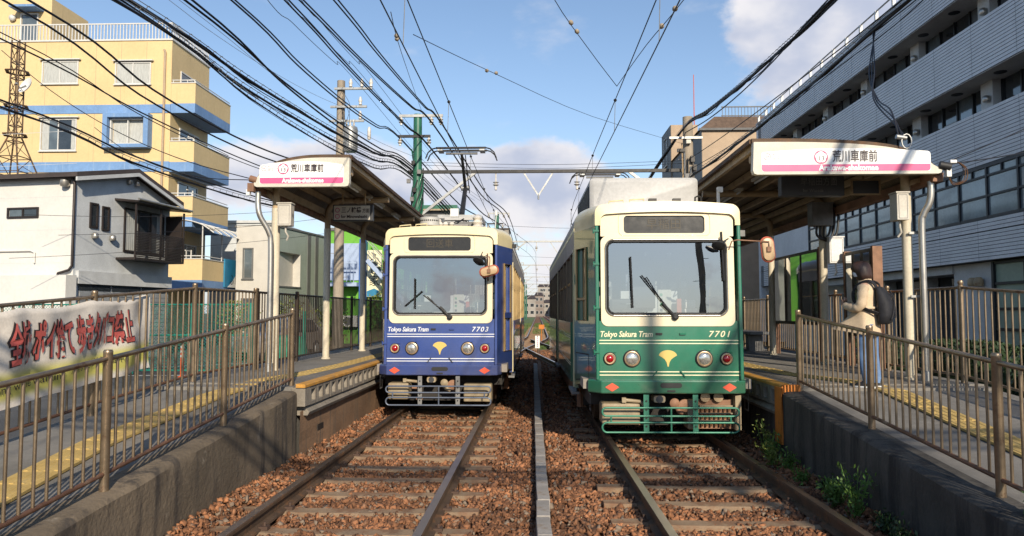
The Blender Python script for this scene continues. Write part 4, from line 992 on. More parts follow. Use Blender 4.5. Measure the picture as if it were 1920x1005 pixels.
TB.location = (-1.535, 11.80, 0)
TG = make_tram('green and cream tram numbered 7701 with grey roof unit', 'tram_green', 'stripe_cream', '7701', 'fender_green', True)
TG.location = (1.60, 9.27, 0); TG.rotation_euler = (0, 0, R(.9))

# ------------------------------------------------------------------ platform shelters
def curve(pts, n=10):
    """Catmull-Rom through 2-D points"""
    out = []
    P = [pts[0]] + list(pts) + [pts[-1]]
    for i in range(1, len(P)-2):
        p0, p1, p2, p3 = P[i-1], P[i], P[i+1], P[i+2]
        for k in range(n):
            t = k/n; out.append(tuple(.5*((2*b) + (-a+c)*t + (2*a-5*b+4*c-d)*t*t + (-a+3*b-3*c+d)*t**3) for a, b, c, d in zip(p0,p1,p2,p3)))
    out.append(tuple(pts[-1])); return out
def shelter(label, s, prof, y0, y1, px, posts, arm_in):
    t = thing('platform_shelter', label, 'shelter')
    pr = curve(prof, 6)
    n = len(pr); per = .076; ny = int((y1-y0)/per*4)
    def pt(u, v):
        f = u*(n-1); i = min(n-2, int(f)); k = f-i
        x = pr[i][0]+(pr[i+1][0]-pr[i][0])*k; z = pr[i][1]+(pr[i+1][1]-pr[i][1])*k
        dx, dz = pr[i+1][0]-pr[i][0], pr[i+1][1]-pr[i][1]; l = math.hypot(dx, dz) or 1
        y = y0 + (y1-y0)*v; w = .011*math.sin(2*PI*(y-y0)/per)
        return (x - s*dz/l*w*s, y, z + abs(dx)/l*w)
    mb = MB()
    vs = [pt(i/(n-1), j/ny) for j in range(ny+1) for i in range(n)]
    fs = [(j*n+i, j*n+i+1, (j+1)*n+i+1, (j+1)*n+i) for j in range(ny) for i in range(n-1)]
    mb.add(vs, fs); mb.build('corrugated_roof', 'roof_sheet', t, smooth=60)
    # edge trims round the end of the sheet
    for yy in (y0-.01, y1):
        mb = MB(); mb.loft([[(x, yy-.02, z-.03),(x, yy+.02, z-.03),(x, yy+.02, z+.022),(x, yy-.02, z+.022)] for x, z in pr]); mb.build('end_trim', 'rail_side', t)
    xi, zi = pr[0]; xo, zo = pr[-1]
    mb = MB(); mb.box(xi-.025, xi+.025, y0, y1, zi-.035, zi+.02); mb.build('fascia', 'rail_side', t)
    mb = MB(); mb.prism([(xo-.06,zo-.10),(xo+.06,zo-.10),(xo+.07,zo+.01),(xo-.07,zo+.01)], lambda u, v, q: (u, q, v), y0+.02, y1); mb.build('gutter', 'equip_brown', t)
    # purlins
    npu = 6 if abs(xo-xi) > 2 else 4
    for k in range(npu):
        u = .06 + .64*k/(npu-1); f = u*(n-1); i = int(f); x, z = pr[i]
        mb = MB(); mb.box(x-.028, x+.028, y0+.03, y1-.02, z-.105, z-.022); mb.build('purlin', 'beam_paint', t)
    i = int(.80*(n-1)); x, z = pr[i]
    mb = MB(); mb.box(px+s*.07-.03, px+s*.07+.03, y0+.05, y1-.02, 3.36, 3.46); mb.build('eave_beam', 'beam_paint', t)
    for y in posts:
        mb = MB(); mb.cyl((px,y,.70),(px,y,3.10),.062,14); p = mb.build('post', 'cream_steel', t, smooth=50)
        mb = MB(); mb.lathe([(.085,.72),(.085,.735),(.066,.75)], (px,y,0), n=14); mb.build('post_foot', 'cream_steel', p, smooth=50)
        zt = zi - .17
        mb = MB(); bend = [(px,y,3.05)] + [(px - s*(.26-.26*math.cos(R(a))), y, zt-.26+.26*math.sin(R(a))) for a in range(0, 91, 15)] + [(arm_in,y,zt+.005)]
        mb.tube(bend, .056, 12); mb.build('roof_arm', 'beam_paint', t, smooth=50)
        mb = MB(); mb.bar((px,y,3.2),(xo-s*.02,y,zo-.02),.06,.06); mb.build('eave_bracket', 'beam_paint', t)
    # tube lamps
    for k, y in enumerate((y0+.9, y0+2.9, y0+5.2)):
        x = xi + (xo-xi)*.28; z = zi-.13
        mb = MB(); mb.box(x-.05, x+.05, y, y+1.2, z-.02, z+.02); lf = mb.build('lamp_fitting', 'sign_board', t)
        mb = MB(); mb.cyl((x,y+.03,z-.045),(x,y+1.17,z-.045),.016,8); mb.build('lamp_tube', 'panel_white', lf, smooth=50)
    return t
LPROF = [(-2.69,3.795),(-3.05,3.80),(-3.37,3.785),(-3.70,3.72),(-3.93,3.59),(-4.07,3.40)]
RPROF = [(2.66,3.70),(3.3,3.695),(3.93,3.665),(4.42,3.60),(4.74,3.47),(4.94,3.28)]
SHL = shelter('narrow platform shelter with curved corrugated roof beside the blue tram', -1, LPROF, 10.5, 22.5, -3.87, (10.85,13.55,16.35,19.2,22.0), -2.74)
SHR = shelter('wide platform shelter with curved corrugated roof beside the green tram', 1, RPROF, 9.30, 22.0, 4.70, (9.65,12.45,15.2,18.0,20.8), 2.74)

def downpipe(parent, pts):
    q = [tuple(p) for p in curve(pts, 8)]
    mb = MB(); mb.tube(q, .040, 12); o = mb.build('downpipe', 'silver_pipe', parent, smooth=60)
    mb = MB(); mb.lathe([(.06,0),(.06,.12),(.045,.13)], (pts[-1][0],pts[-1][1],.715), n=12); mb.build('pipe_foot', 'galv', o, smooth=50)
    return o
downpipe(SHL, [(-4.03,10.55,3.30),(-4.03,10.55,3.12),(-4.00,10.56,2.95),(-3.89,10.62,2.72),(-3.865,10.64,2.5),(-3.862,10.64,1.5),(-3.862,10.64,.72)])
downpipe(SHR, [(4.90,9.42,3.2),(4.90,9.42,3.05),(4.88,9.43,2.92),(4.82,9.46,2.78),(4.80,9.47,2.6),(4.80,9.47,1.5),(4.80,9.47,.72)])
for pz in (2.55, 1.75): 
    mb = MB(); mb.box(4.68,4.82,9.54,9.56,pz,pz+.03); mb.build('pipe_band', 'galv', SHR)

def sign(label, s, prof, yb, board, white, zpink, ctx, small_left):
    """end board with printed station name; board=(x0,x1,z0), white=(x0,x1,z0,z1,rise)"""
    t = thing('station_sign', label, 'sign', group=None)
    pr = curve(prof, 6); x0, x1, z0 = board
    top = [(x, z-.04) for x, z in pr if x0-.01 <= x <= x1+.01]
    top = sorted(top); 
    poly = [(x0,z0+.05),(x0+.015,z0+.012),(x0+.05,z0)] + [(x1-.05,z0),(x1-.015,z0+.012),(x1,z0+.05)]
    if s < 0: pts = [(x1, top[-1][1])] + [p for p in reversed(top)][1:]
    else: pts = [p for p in reversed(top)]
    poly = poly + [p for p in pts if p[1] > z0+.08]
    mb = MB(); mb.prism(poly, lambda u, v, q: (u, q, v), yb-.05, yb+.05); mb.build('board', 'sign_board', t)
    wx0, wx1, wz0, wz1, rise = white
    wp = rrect(wx0, wx1, wz0, wz1, .035, 5, rise)
    mb = MB(); mb.face([(x, yb-.053, z) for x, z in wp]); mb.build('white_panel', 'sign_white', t)
    pk = [p for p in wp if p[1] < zpink]; 
    bt = rrect(wx0+.006, wx1-.006, wz0+.006, zpink+.08, .035, 5); bt = [(x, min(z, zpink)) for x, z in bt]
    mb = MB(); mb.face([(x, yb-.056, z) for x, z in bt]); mb.build('pink_band', 'sign_pink', t)
    f = lambda cx, cz: (lambda u, v: (cx+u, yb-.0595, cz+v))
    W_ = wx1-wx0
    text_obj('station_name', '荒川車庫前', ctx['h'], f(ctx['kx'], ctx['kz']), 'sign_ink', t, width=ctx['kw'], offset=.002)
    text_obj('station_name_roman', 'Arakawa-shakomae', ctx['h2'], f(ctx['ax'], (wz0+zpink)/2), 'sign_white', t, width=ctx['aw'], offset=.0035)
    cx, cz, r = ctx['ex'], ctx['ez'], ctx['er']
    mb = MB(); mb.prism([(cx+r*math.cos(2*PI*i/32), cz+r*math.sin(2*PI*i/32)) for i in range(32)], lambda u, v, q: (u, q, v), yb-.0575, yb-.054); em = mb.build('number_badge', 'sign_purple', t)
    fl = []
    for i in range(60):
        a = PI/2 + 2*PI*i/60; rr_ = r*(.70 + .15*abs(math.cos(2.5*(a-PI/2)))**.7); fl.append((cx+rr_*math.cos(a), cz+rr_*math.sin(a)))
    mb = MB(); mb.face([(x, yb-.0585, z) for x, z in fl]); mb.build('flower', 'sign_white', em)
    text_obj('badge_number', '13', r*.95, f(cx, cz-r*.22), 'sign_ink', em, width=r*.80, offset=.001)
    text_obj('badge_letters', 'SA', r*.40, f(cx, cz+r*.42), 'sign_purple', em)
    lx, lz = small_left
    mb = MB(); mb.ring([(lx+r*.52*math.cos(2*PI*i/24), yb-.0575, lz+r*.52*math.sin(2*PI*i/24)) for i in range(24)], [(lx+r*.44*math.cos(2*PI*i/24), yb-.0575, lz+r*.44*math.sin(2*PI*i/24)) for i in range(24)]); lg = mb.build('line_badge', 'sign_faint', t)
    text_obj('line_letters', 'SA', r*.5, f(lx, lz), 'sign_faint', lg)
    for k, (tx, w, dz) in enumerate((('東京さくらトラム', 1.9, .34), ('Tokyo Sakura Tram', 1.9, .0), ('(都電荒川線)', 1.0, -.34))):
        text_obj('line_name', tx, r*.30, f(lx + r*(.75 + w/2), lz + r*dz), 'sign_faint', t, width=r*w)
    return t
sign('white and pink station sign on the end of the narrow shelter', -1, LPROF, 10.44, (-4.04,-2.67,3.345), (-3.955,-2.745,3.385,3.655,.055), 3.475,
     dict(h=.125, kx=-3.27, kz=3.60, kw=.47, h2=.085, ax=-3.33, aw=.60, ex=-3.615, ez=3.60, er=.078), (-3.895,3.61))
sign('white and pink station sign streaked with wire shadows on the wide shelter', 1, RPROF, 9.24, (2.645,4.93,3.255), (2.745,4.79,3.285,3.53,.045), 3.375,
     dict(h=.155, kx=3.88, kz=3.465, kw=.54, h2=.095, ax=3.80, aw=.72, ex=3.47, ez=3.465, er=.084), (2.82,3.475))

# hanging direction signs
t = thing('hanging_sign', 'lit-box direction sign for Minowabashi under the narrow roof', 'sign')
mb = MB(); mb.box(-3.61,-2.90,12.95,13.06,3.17,3.46); bx_ = mb.build('sign_box', 'panel_dark', t, bevel=.008)
mb = MB(); mb.box(-3.59,-2.95,12.943,12.949,3.19,3.44); mb.build('sign_face', 'sign_board', t)
text_obj('direction_text', '三ノ輪橋', .11, lambda u, v: (-3.28+u, 12.938, 3.355+v), 'sign_ink', t, width=.35, offset=.002)
text_obj('direction_text', '方面', .08, lambda u, v: (-3.02+u, 12.938, 3.345+v), 'sign_ink', t, width=.125, offset=.001)
text_obj('direction_text', 'for Minowabashi', .075, lambda u, v: (-3.23+u, 12.938, 3.245+v), 'sign_ink', t, width=.46, offset=.002)
for zz in (3.36, 3.25):
    mb = MB(); mb.ring([(-3.525+.042*math.cos(2*PI*i/20),12.938,zz+.042*math.sin(2*PI*i/20)) for i in range(20)],[(-3.525+.030*math.cos(2*PI*i/20),12.938,zz+.030*math.sin(2*PI*i/20)) for i in range(20)]); mb.build('line_ring', 'sign_purple', t)
for x in (-3.45,-3.05):
    mb = MB(); mb.cyl((x,13.0,3.46),(x,13.0,3.66),.015,8); mb.build('hanger', 'beam_paint', t)
t = thing('departure_display', 'dark electronic departure display under the wide roof', 'display')
mb = MB(); mb.box(3.28,4.12,10.1,10.25,3.13,3.40); mb.build('case', 'panel_dark', t, bevel=.01)
text_obj('display_text', '早稲田方面', .12, lambda u, v: (3.78+u, 10.094, 3.315+v), 'bracket_grey', t, width=.48)
text_obj('display_text', 'for Waseda', .06, lambda u, v: (3.70+u, 10.094, 3.20+v), 'bracket_grey', t, width=.27)
for x in (3.4,4.0):
    mb = MB(); mb.cyl((x,10.17,3.4),(x,10.17,3.6),.012,8); mb.build('hanger', 'beam_paint', t)
t = thing('loudspeaker', 'beige loudspeaker box hung beside the departure display', 'loudspeaker')
mb = MB(); mb.loft([[(4.22,10.15,3.36),(4.62,10.15,3.36),(4.62,10.15,3.14),(4.22,10.15,3.14)],[(4.34,10.4,3.34),(4.55,10.4,3.34),(4.55,10.4,3.2),(4.34,10.4,3.2)]]); mb.build('horn', 'beam_paint', t)
mb = MB(); mb.box(4.25,4.59,10.142,10.148,3.165,3.335); mb.build('horn_grille', 'panel_dark', t)
mb = MB(); mb.cyl((4.45,10.3,3.34),(4.45,10.3,3.6),.014,8); mb.build('hanger', 'beam_paint', t)

def ebox(label, c, sz, m, group=None, pipe=True):
    t = thing('electrical_box', label, 'electrical box', (c[0],c[1],c[2]))
    mb = MB(); mb.box(-sz[0]/2,sz[0]/2,-sz[1]/2,sz[1]/2,0,sz[2]); mb.build('case', m, t, bevel=.008)
    mb = MB(); mb.box(-sz[0]/2-.012,sz[0]/2+.012,-sz[1]/2-.012,sz[1]/2,sz[2]+.001,sz[2]+.018); mb.build('lid', m, t)
    mb = MB(); mb.ring([(-sz[0]/2+.02,-sz[1]/2-.003,.02),(sz[0]/2-.02,-sz[1]/2-.003,.02),(sz[0]/2-.02,-sz[1]/2-.003,sz[2]-.02),(-sz[0]/2+.02,-sz[1]/2-.003,sz[2]-.02)],[(-sz[0]/2+.026,-sz[1]/2-.003,.026),(sz[0]/2-.026,-sz[1]/2-.003,.026),(sz[0]/2-.026,-sz[1]/2-.003,sz[2]-.026),(-sz[0]/2+.026,-sz[1]/2-.003,sz[2]-.026)]); mb.build('door_seam', 'bracket_grey', t)
    mb = MB(); mb.cbox((sz[0]/2+.004,0,sz[2]*.5),(.012,.02,.05)); mb.build('lock', 'panel_dark', t)
    if pipe:
        mb = MB(); mb.tube([(.0,.0,0),(.0,.0,-.08),(.03,.03,-.14),(.0,.06,-.2)], .014, 8); mb.build('conduit', m, t, smooth=60)
    return t
ebox('tall grey electrical box on the first post of the narrow shelter', (-3.68,10.72,2.82), (.20,.16,.32), 'box_grey')
ebox('pale electrical box on the first post of the wide shelter', (4.57,9.55,2.72), (.15,.20,.34), 'box_grey')
ebox('dark grey junction box under the wide roof with looping conduits', (4.64,12.38,2.98), (.34,.22,.36), 'bracket_grey', pipe=False)
ebox('plain white box on the second post of the wide shelter', (4.84,12.30,2.36), (.23,.12,.42), 'panel_white')
t = thing('conduit_loops', 'dark looping conduits below the grey junction box', 'cable')
for k in range(3):
    mb = MB(); x = 4.58+.06*k
    mb.tube([tuple(p) for p in curve([(x,12.36,2.98),(x-.01,12.36,2.84-.02*k),(x+.09,12.36,2.76-.02*k),(x+.2,12.38,2.86),(x+.24,12.4,3.1),(x+.25,12.42,3.34)], 6)], .020, 8); mb.build('conduit', 'dark_metal', t, smooth=60)

# notice boards, bench
def notice(label, x, ya, yb, z0, z1):
    t = thing('notice_board', label, 'notice board')
    mb = MB(); mb.box(x-.05,x+.05,ya,yb,z0,z1); mb.build('back_panel', 'dark_rail', t)
    for a, b in ((ya-.04,ya+.03),(yb-.03,yb+.04)):
        mb = MB(); mb.box(x-.07,x+.07,a,b,.70,z1+.02); mb.build('leg', 'equip_brown', t)
    w = (yb-ya-.06)/3
    for k in range(3):
        a, b = ya+.04+w*k, ya+.04+w*(k+1)-.03
        mb = MB(); mb.box(x-.058,x-.052,a+.06,b-.06,z0+.12,z1-.10); po = mb.build('poster', ['poster_olive','poster_grey','panel_dark'][k % 3], t)
        mb = MB(); mb.ring([(x-.075,a,z0+.03),(x-.075,b,z0+.03),(x-.075,b,z1-.03),(x-.075,a,z1-.03)],[(x-.075,a+.03,z0+.06),(x-.075,b-.03,z0+.06),(x-.075,b-.03,z1-.06),(x-.075,a+.03,z1-.06)]); fr = mb.build('door_frame', 'dark_rail', t)
        mb = MB(); mb.face([(x-.072,a+.03,z0+.06),(x-.072,b-.03,z0+.06),(x-.072,b-.03,z1-.06),(x-.072,a+.03,z1-.06)]); mb.build('glass_pane', 'board_glass', fr)
    return t
mat('poster_olive', (.06,.075,.035), .6, var=.5, scale=3, wear=((.10,.20,.05), .55, .62, 2))
mat('poster_grey', (.10,.10,.095), .6, var=.4, scale=3, wear=((.30,.27,.22), .60, .66, 4))
glass('board_glass', '#c6cac6', .0, .03)
notice('long glazed notice board standing along the back of the platform', 4.93, 13.1, 15.7, 1.34, 2.68)
notice('small glazed timetable board just behind the standing person', 4.98, 11.15, 12.15, 1.20, 2.52)
t = thing('platform_bench', 'grey concrete bench against the railing beyond the notice board', 'bench')
mb = MB(); mb.box(4.55,5.0,16.3,18.6,1.08,1.15); mb.build('seat', 'bracket_grey', t, bevel=.015)
for y in (16.6,18.2):
    mb = MB(); mb.prism([(4.62,.70),(4.95,.70),(4.9,1.08),(4.6,1.08)], lambda u, v, q: (u, q, v), y, y+.25); mb.build('leg', 'bracket_grey', t)

# camera/lamp cluster at the outer corner of the wide shelter
t = thing('cable_clamp_cluster', 'tangle of clamps and loose wires on the outer corner of the wide shelter', 'cable clamp')
mb = MB(); mb.cyl((4.90,9.2,3.36),(5.02,9.18,3.33),.05,10); mb.build('black_clamp', 'rubber', t, smooth=50)
mb = MB(); mb.cbox((5.0,9.2,3.26),(.06,.06,.10)); mb.build('white_clip', 'panel_white', t, bevel=.006)
mb = MB(); mb.cbox((5.06,9.2,3.40),(.08,.05,.04)); mb.build('white_clip', 'panel_white', t, bevel=.006)
for k in range(3):
    mb = MB(); mb.tube([tuple(p) for p in curve([(5.0,9.2,3.28),(5.05,9.2,3.16-.02*k),(5.15+.03*k,9.2,3.17),(5.18+.02*k,9.2,3.32),(5.10,9.2,3.40),(5.03,9.2,3.38)], 6)], .006, 6); mb.build('loose_wire', 'copper' if k else 'cable', t, smooth=60)
t = thing('cable_clamp_cluster', 'rusty clamp on the outer corner of the narrow shelter', 'cable clamp')
mb = MB(); mb.cyl((-4.10,10.42,3.47),(-4.0,10.42,3.44),.05,10); mb.cbox((-4.08,10.42,3.34),(.09,.08,.12)); mb.build('black_clamp', 'equip_brown', t, smooth=50)
mb = MB(); mb.cbox((-4.12,10.42,3.27),(.05,.06,.08)); mb.build('white_clip', 'panel_white', t)

# ------------------------------------------------------------------ buildings
mat('yellow_wall', (.66, .49, .25), .7, var=.05, scale=.5, bump=.04, bscale=14, streak=((.52, .375, .185), .55, .78), fine=.03)
mat('blue_trim', (.16, .29, .52), .6, var=.10, scale=.8, streak=((.26, .38, .55), .55, .75))
mat('white_frame', (.62, .61, .58), .45, var=.05)
mat('curtain', (.44, .45, .43), .8, var=.14, scale=6, mapscale=(6,6,.6))
mat('curtain_dark', (.10, .11, .12), .7, var=.2)
mat('pane_dark', (.025, .03, .035), .06, var=.3, scale=2, spec=.8, coat=.5)
mat('pane_mid', (.10, .125, .14), .08, var=.3, scale=1.2, spec=.8, coat=.6)
mat('pane_frost', (.30, .38, .30), .35, var=.10, scale=.7, spec=.6)
mat('pane_grey', (.16, .20, .225), .15, var=.22, scale=.9, spec=.8, coat=.5)
mat('house_white', (.66, .64, .60), .7, var=.05, scale=.8, bump=.06, bscale=9, fine=.03)
mat('house_grey', (.56, .58, .59), .8, var=.08, scale=2, bump=.25, bscale=16)
mat('house_trim', (.55, .56, .56), .6, var=.08)
mat('brown_metal', (.045, .035, .032), .45, metal=.4, var=.15)
mat('roof_brown', (.06, .045, .04), .6, var=.2, scale=3)
mat('tile_white', (.56, .53, .47), .45, var=.05, scale=2)
mat('clad_green', (.31, .35, .30), .6, var=.06, scale=1)
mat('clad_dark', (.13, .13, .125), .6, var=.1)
mat('wall_bright_green', (.14, .42, .035), .6, var=.08, scale=1)
mat('wall_blue', (.03, .12, .42), .5, var=.08)
mat('wall_pale_blue', (.36, .45, .62), .6, var=.08)
mat('beige_brick', (.42, .31, .21), .75, var=.08, scale=1.5, bump=.1, bscale=20)
mat('mansard', (.115, .075, .05), .6, var=.2, scale=4)
mat('facade_joint', (.10, .10, .11), .8)
mat('facade_tile', (.72, .715, .72), .45, var=.07, scale=1.2, fine=.05)
mat('facade_core', (.20, .20, .205), .7, var=.1)
mat('facade_white', (.60, .595, .575), .6, var=.08, scale=2)
mat('frame_dark', (.025, .027, .032), .45, metal=.3, var=.15)
mat('fuji_blue', (.02, .20, .36), .5, var=.12)
mat('brush_ink', (.012, .012, .015), .6)
mat('far_wall_a', (.30, .275, .24), .8, var=.12, scale=.3)
mat('far_wall_b', (.22, .18, .155), .8, var=.12, scale=.3)
mat('shutter', (.36, .37, .38), .5, metal=.3, var=.1)

def frame_of(O, az):
    """local (u along wall, v up, d outwards); az = direction of u in plan (radians from +x)"""
    O = Vector(O); U = Vector((math.cos(az), math.sin(az), 0)); N_ = Vector((math.sin(az), -math.cos(az), 0))
    return lambda u, v, d=0.: tuple(O + U*u + N_*d + Vector((0,0,v)))
def fbox(mb, f, u0, u1, v0, v1, d0, d1):
    p = [f(u0,v0,d1),f(u1,v0,d1),f(u1,v0,d0),f(u0,v0,d0),f(u0,v1,d1),f(u1,v1,d1),f(u1,v1,d0),f(u0,v1,d0)]
    mb.add(p, [(3,2,1,0),(4,5,6,7),(0,1,5,4),(1,2,6,5),(2,3,7,6),(3,0,4,7)])
def fpart(name, f, u0, u1, v0, v1, d0, d1, m, parent, **k):
    mb = MB(); fbox(mb, f, u0, u1, v0, v1, d0, d1); return mb.build(name, m, parent, **k)
def window(parent, f, u0, u1, v0, v1, panes=2, fr='white_frame', glassm=('pane_mid',), fw=.06, d=.05, sill=True, hood=None, curtain=None):
    mb = MB()
    fbox(mb, f, u0, u1, v0, v0+fw, 0, d); fbox(mb, f, u0, u1, v1-fw, v1, 0, d); fbox(mb, f, u0, u0+fw, v0+fw, v1-fw, 0, d); fbox(mb, f, u1-fw, u1, v0+fw, v1-fw, 0, d)
    w = mb.build('window', fr, parent)
    pw = (u1-u0-2*fw)/panes
    for k in range(panes):
        a = u0+fw+pw*k
        fpart('pane', f, a+.02, a+pw-.02, v0+fw+.01, v1-fw-.01, .004, .014, glassm[k % len(glassm)], w)
        if k: fpart('mullion', f, a-.025, a+.025, v0+fw, v1-fw, .003, d*.9, fr, w)
        if curtain and curtain[k % len(curtain)]:
            c = curtain[k % len(curtain)]
            n_ = 10; mb = MB(); aa, bb = a+.03+(pw-.06)*c[0], a+.03+(pw-.06)*c[1]
            mb.loft([[f(aa+(bb-aa)*i/n_, v0+fw+.02, .018+.006*(i % 2)), f(aa+(bb-aa)*i/n_, v1-fw-.02, .018+.006*(i % 2))] for i in range(n_+1)], closed=False); mb.build('curtain', 'curtain', w)
    if sill: fpart('sill', f, u0-.04, u1+.04, v0-.05, v0-.002, 0, d+.05, fr, w)
    if hood: fpart('rain_hood', f, u0-.08, u1+.12, v1+.03, v1+.08, 0, .16, hood, w)
    return w

def yellow():
    t = thing('apartment_building', 'yellow apartment block with blue bands and stacked side balconies', 'building', (0,0,0))
    f = frame_of((-29, 35, -.1), 0)                     # front faces the camera: u to the right, d toward camera
    L_ = 29-17.75; z = lambda q: q+.1
    mb = MB(); fbox(mb, f, 0, L_, 0, z(14.78), -4.1, 0); mb.build('wall', 'yellow_wall', t)
    # vertical panel joints
    for k in range(1, 9):
        fpart('panel_joint', f, L_-1.25*k-.008, L_-1.25*k+.008, 0, z(14.7), .0, .004, 'beige_brick', t)
    for a, b in ((11.2,11.62),(8.34,8.83),(5.67,6.17),(2.65,3.1)):
        fpart('blue_band', f, 0, L_+.004, z(a), z(b), -4.104, .03, 'blue_trim', t)
    fpart('parapet_cap', f, -.02, L_+.05, z(14.78), z(14.86), -4.15, .05, 'white_frame', t)
    ux = lambda x: x+29
    cw = ((0,1),(0,1))
    window(t, f, ux(-24.17), ux(-22.35), z(12.68), z(13.82), 2, glassm=('curtain','curtain'), hood='white_frame', curtain=cw)
    window(t, f, ux(-20.53), ux(-18.75), z(12.62), z(13.72), 2, glassm=('curtain','curtain'), hood='white_frame', curtain=cw)
    window(t, f, ux(-24.14), ux(-22.34), z(9.38), z(10.96), 2, glassm=('pane_mid','pane_dark'), hood='white_frame', curtain=((0,.45),(.78,1)))
    bw = MB(); 
    for a in ((-20.85,-20.62,9.45,11.1),(-18.85,-18.62,9.45,11.1),(-20.62,-18.85,10.92,11.1),(-20.62,-18.85,9.45,9.62)): fbox(bw, f, ux(a[0]), ux(a[1]), z(a[2]), z(a[3]), 0, .42)
    bw.build('bay_surround', 'blue_trim', t)
    window(t, f, ux(-20.6), ux(-18.87), z(9.64), z(10.9), 2, glassm=('curtain','curtain'), d=.2, curtain=cw)
    window(t, f, ux(-24.14), ux(-22.34), z(6.6), z(8.0), 2, glassm=('pane_mid','pane_dark'))
    # roof railing: posts and bars
    rl = thing_part('roof_railing', t)
    mb = MB(); fbox(mb, f, 0, L_, z(15.60), z(15.66), -.02, .03); mb.build('top_rail', 'white_frame', rl)
    b0 = None
    for k in range(70):
        u = L_-.03-.16*k
        mb = MB() if b0 is None else None
        if b0 is None:
            mb.box(-.02,.02,-.02,.02,0,.76); b0 = mb.build('rail_bar', 'white_frame', rl, f(u, z(14.86), 0))
        else: inst(b0, rl, f(u, z(14.86), 0))
    mb = MB(); fbox(mb, f, L_-.04, L_, z(15.60), z(15.66), -4.1, 0); mb.build('top_rail', 'white_frame', rl)
    for k in range(1, 26): inst(b0, rl, f(L_-.02, z(14.86), -.16*k))
    # penthouse
    mb = MB(); fbox(mb, f, .6, 3.9, z(14.8), z(17.8), -5.0, -1.9); mb.build('stair_tower', 'yellow_wall', t)
    window(t, frame_of((-26.72,36.9,15.0),0), 0, .95, 0, 2.0, 1, glassm=('pane_mid',), d=.06, sill=False)
    fpart('door_canopy', f, ux(-26.9), ux(-25.5), z(17.1), z(17.22), -1.9, -1.2, 'blue_trim', t)
    mb = MB(); mb.lathe([(.0,0),(.14,.03),(.18,.12),(.14,.2),(.0,.24)], f(1.9, z(16.75), -1.9), (0,-1,0), 12); mb.build('globe_lamp', 'white_frame', t, smooth=60)
    # rain pipe
    mb = MB(); mb.tube([f(L_-.35,z(14.3),.08), f(L_-.30,z(14.2),.08), f(L_-.30,z(3.0),.08)], .055, 8); mb.build('rain_pipe', 'beige_brick', t, smooth=50)
    # balconies off the track side
    g = frame_of((-17.75, 35, -.1), PI/2)              # u goes away from the camera, d toward the track
    for k, zb in enumerate((11.2, 8.34, 5.67, 2.65)):
        pr_ = 1.2 if zb > 5 else 1.75
        b = thing_part('balcony', t)
        top = zb+1.46 if k != 0 else zb+1.45
        mb = MB(); fbox(mb, g, 0, 4.1, z(zb), z(zb+.46), .01, pr_); mb.build('slab', 'blue_trim', b)
        mb = MB(); fbox(mb, g, 0, 4.1, z(zb+.46), z(top), pr_-.1, pr_+.002); fbox(mb, g, -.002, .1, z(zb+.46), z(top), .01, pr_-.1); fbox(mb, g, 4.0, 4.1, z(zb+.46), z(top), .01, pr_-.1); mb.build('parapet', 'yellow_wall', b)
        mb = MB(); fbox(mb, g, -.03, 4.12, z(top), z(top+.04), pr_-.13, pr_+.03); fbox(mb, g, -.03, .12, z(top), z(top+.04), .01, pr_-.13); mb.build('coping', 'white_frame', b)
        mb = MB(); mb.tube([g(.02,z(top+.16),.05), g(.02,z(top+.16),pr_-.04), g(4.06,z(top+.16),pr_-.04)], .025, 6); mb.build('balcony_rail', 'white_frame', b)
        for q in range(4):
            mb = MB(); a_ = g(.02, z(top+.04), .1+(pr_-.16)*q/3); mb.cyl(a_, (a_[0],a_[1],a_[2]+.12), .018, 6); mb.build('rail_stub', 'white_frame', b)
        window(t, g, .9, 3.0, z(zb+.5), z(zb+2.35), 2, glassm=('pane_dark','pane_mid'), sill=False)
        mb = MB(); fbox(mb, g, 1.4, 1.45, z(top), z(top+.55), .5, .55); fbox(mb, g, 1.2, 1.65, z(top+.5), z(top+.55), .3, .36); mb.build('pole_bracket', 'white_frame', b)
    # awning over the lowest balcony and shop sign
    mb = MB(); pts = curve([(.3,6.0),(1.0,5.95),(1.7,5.75),(2.3,5.35)], 5)
    mb.loft([[g(-.05,z(b_),a_) for a_, b_ in pts],[g(4.6,z(b_),a_) for a_, b_ in pts]], closed=False); aw = mb.build('awning', 'pane_mid', t)
    for q in range(6):
        mb = MB(); mb.tube([g(-.05+.93*q, z(b_)+.02, a_) for a_, b_ in pts], .03, 6); mb.build('awning_rib', 'white_frame', aw)
    for q in (.02, 2.2):
        mb = MB(); a_ = g(q, z(4.1), 1.72); mb.cyl(a_, (a_[0],a_[1],z(5.7)), .03, 6); mb.build('awning_post', 'white_frame', aw)
    mb = MB(); fbox(mb, g, 2.4, 5.1, z(2.85), z(4.3), 1.756, 1.83); sg = mb.build('shop_sign', 'fuji_blue', t)
    G_ = lambda u, v: g(u, z(v), 1.838)
    mb = MB(); mb.face([G_(2.7,2.86),G_(5.08,2.86),G_(5.08,3.55),G_(4.75,3.75),G_(4.45,4.02),G_(4.3,4.05),G_(4.15,4.0),G_(3.85,3.6),G_(3.3,3.15)]); mb.build('painted_mountain', 'sign_white', sg)
    text_obj('shop_lettering', 'ふじ家', .62, lambda u, v: g(3.85+u, z(3.22)+v, 1.845), 'brush_ink', sg, width=1.75)
    return t
yellow()

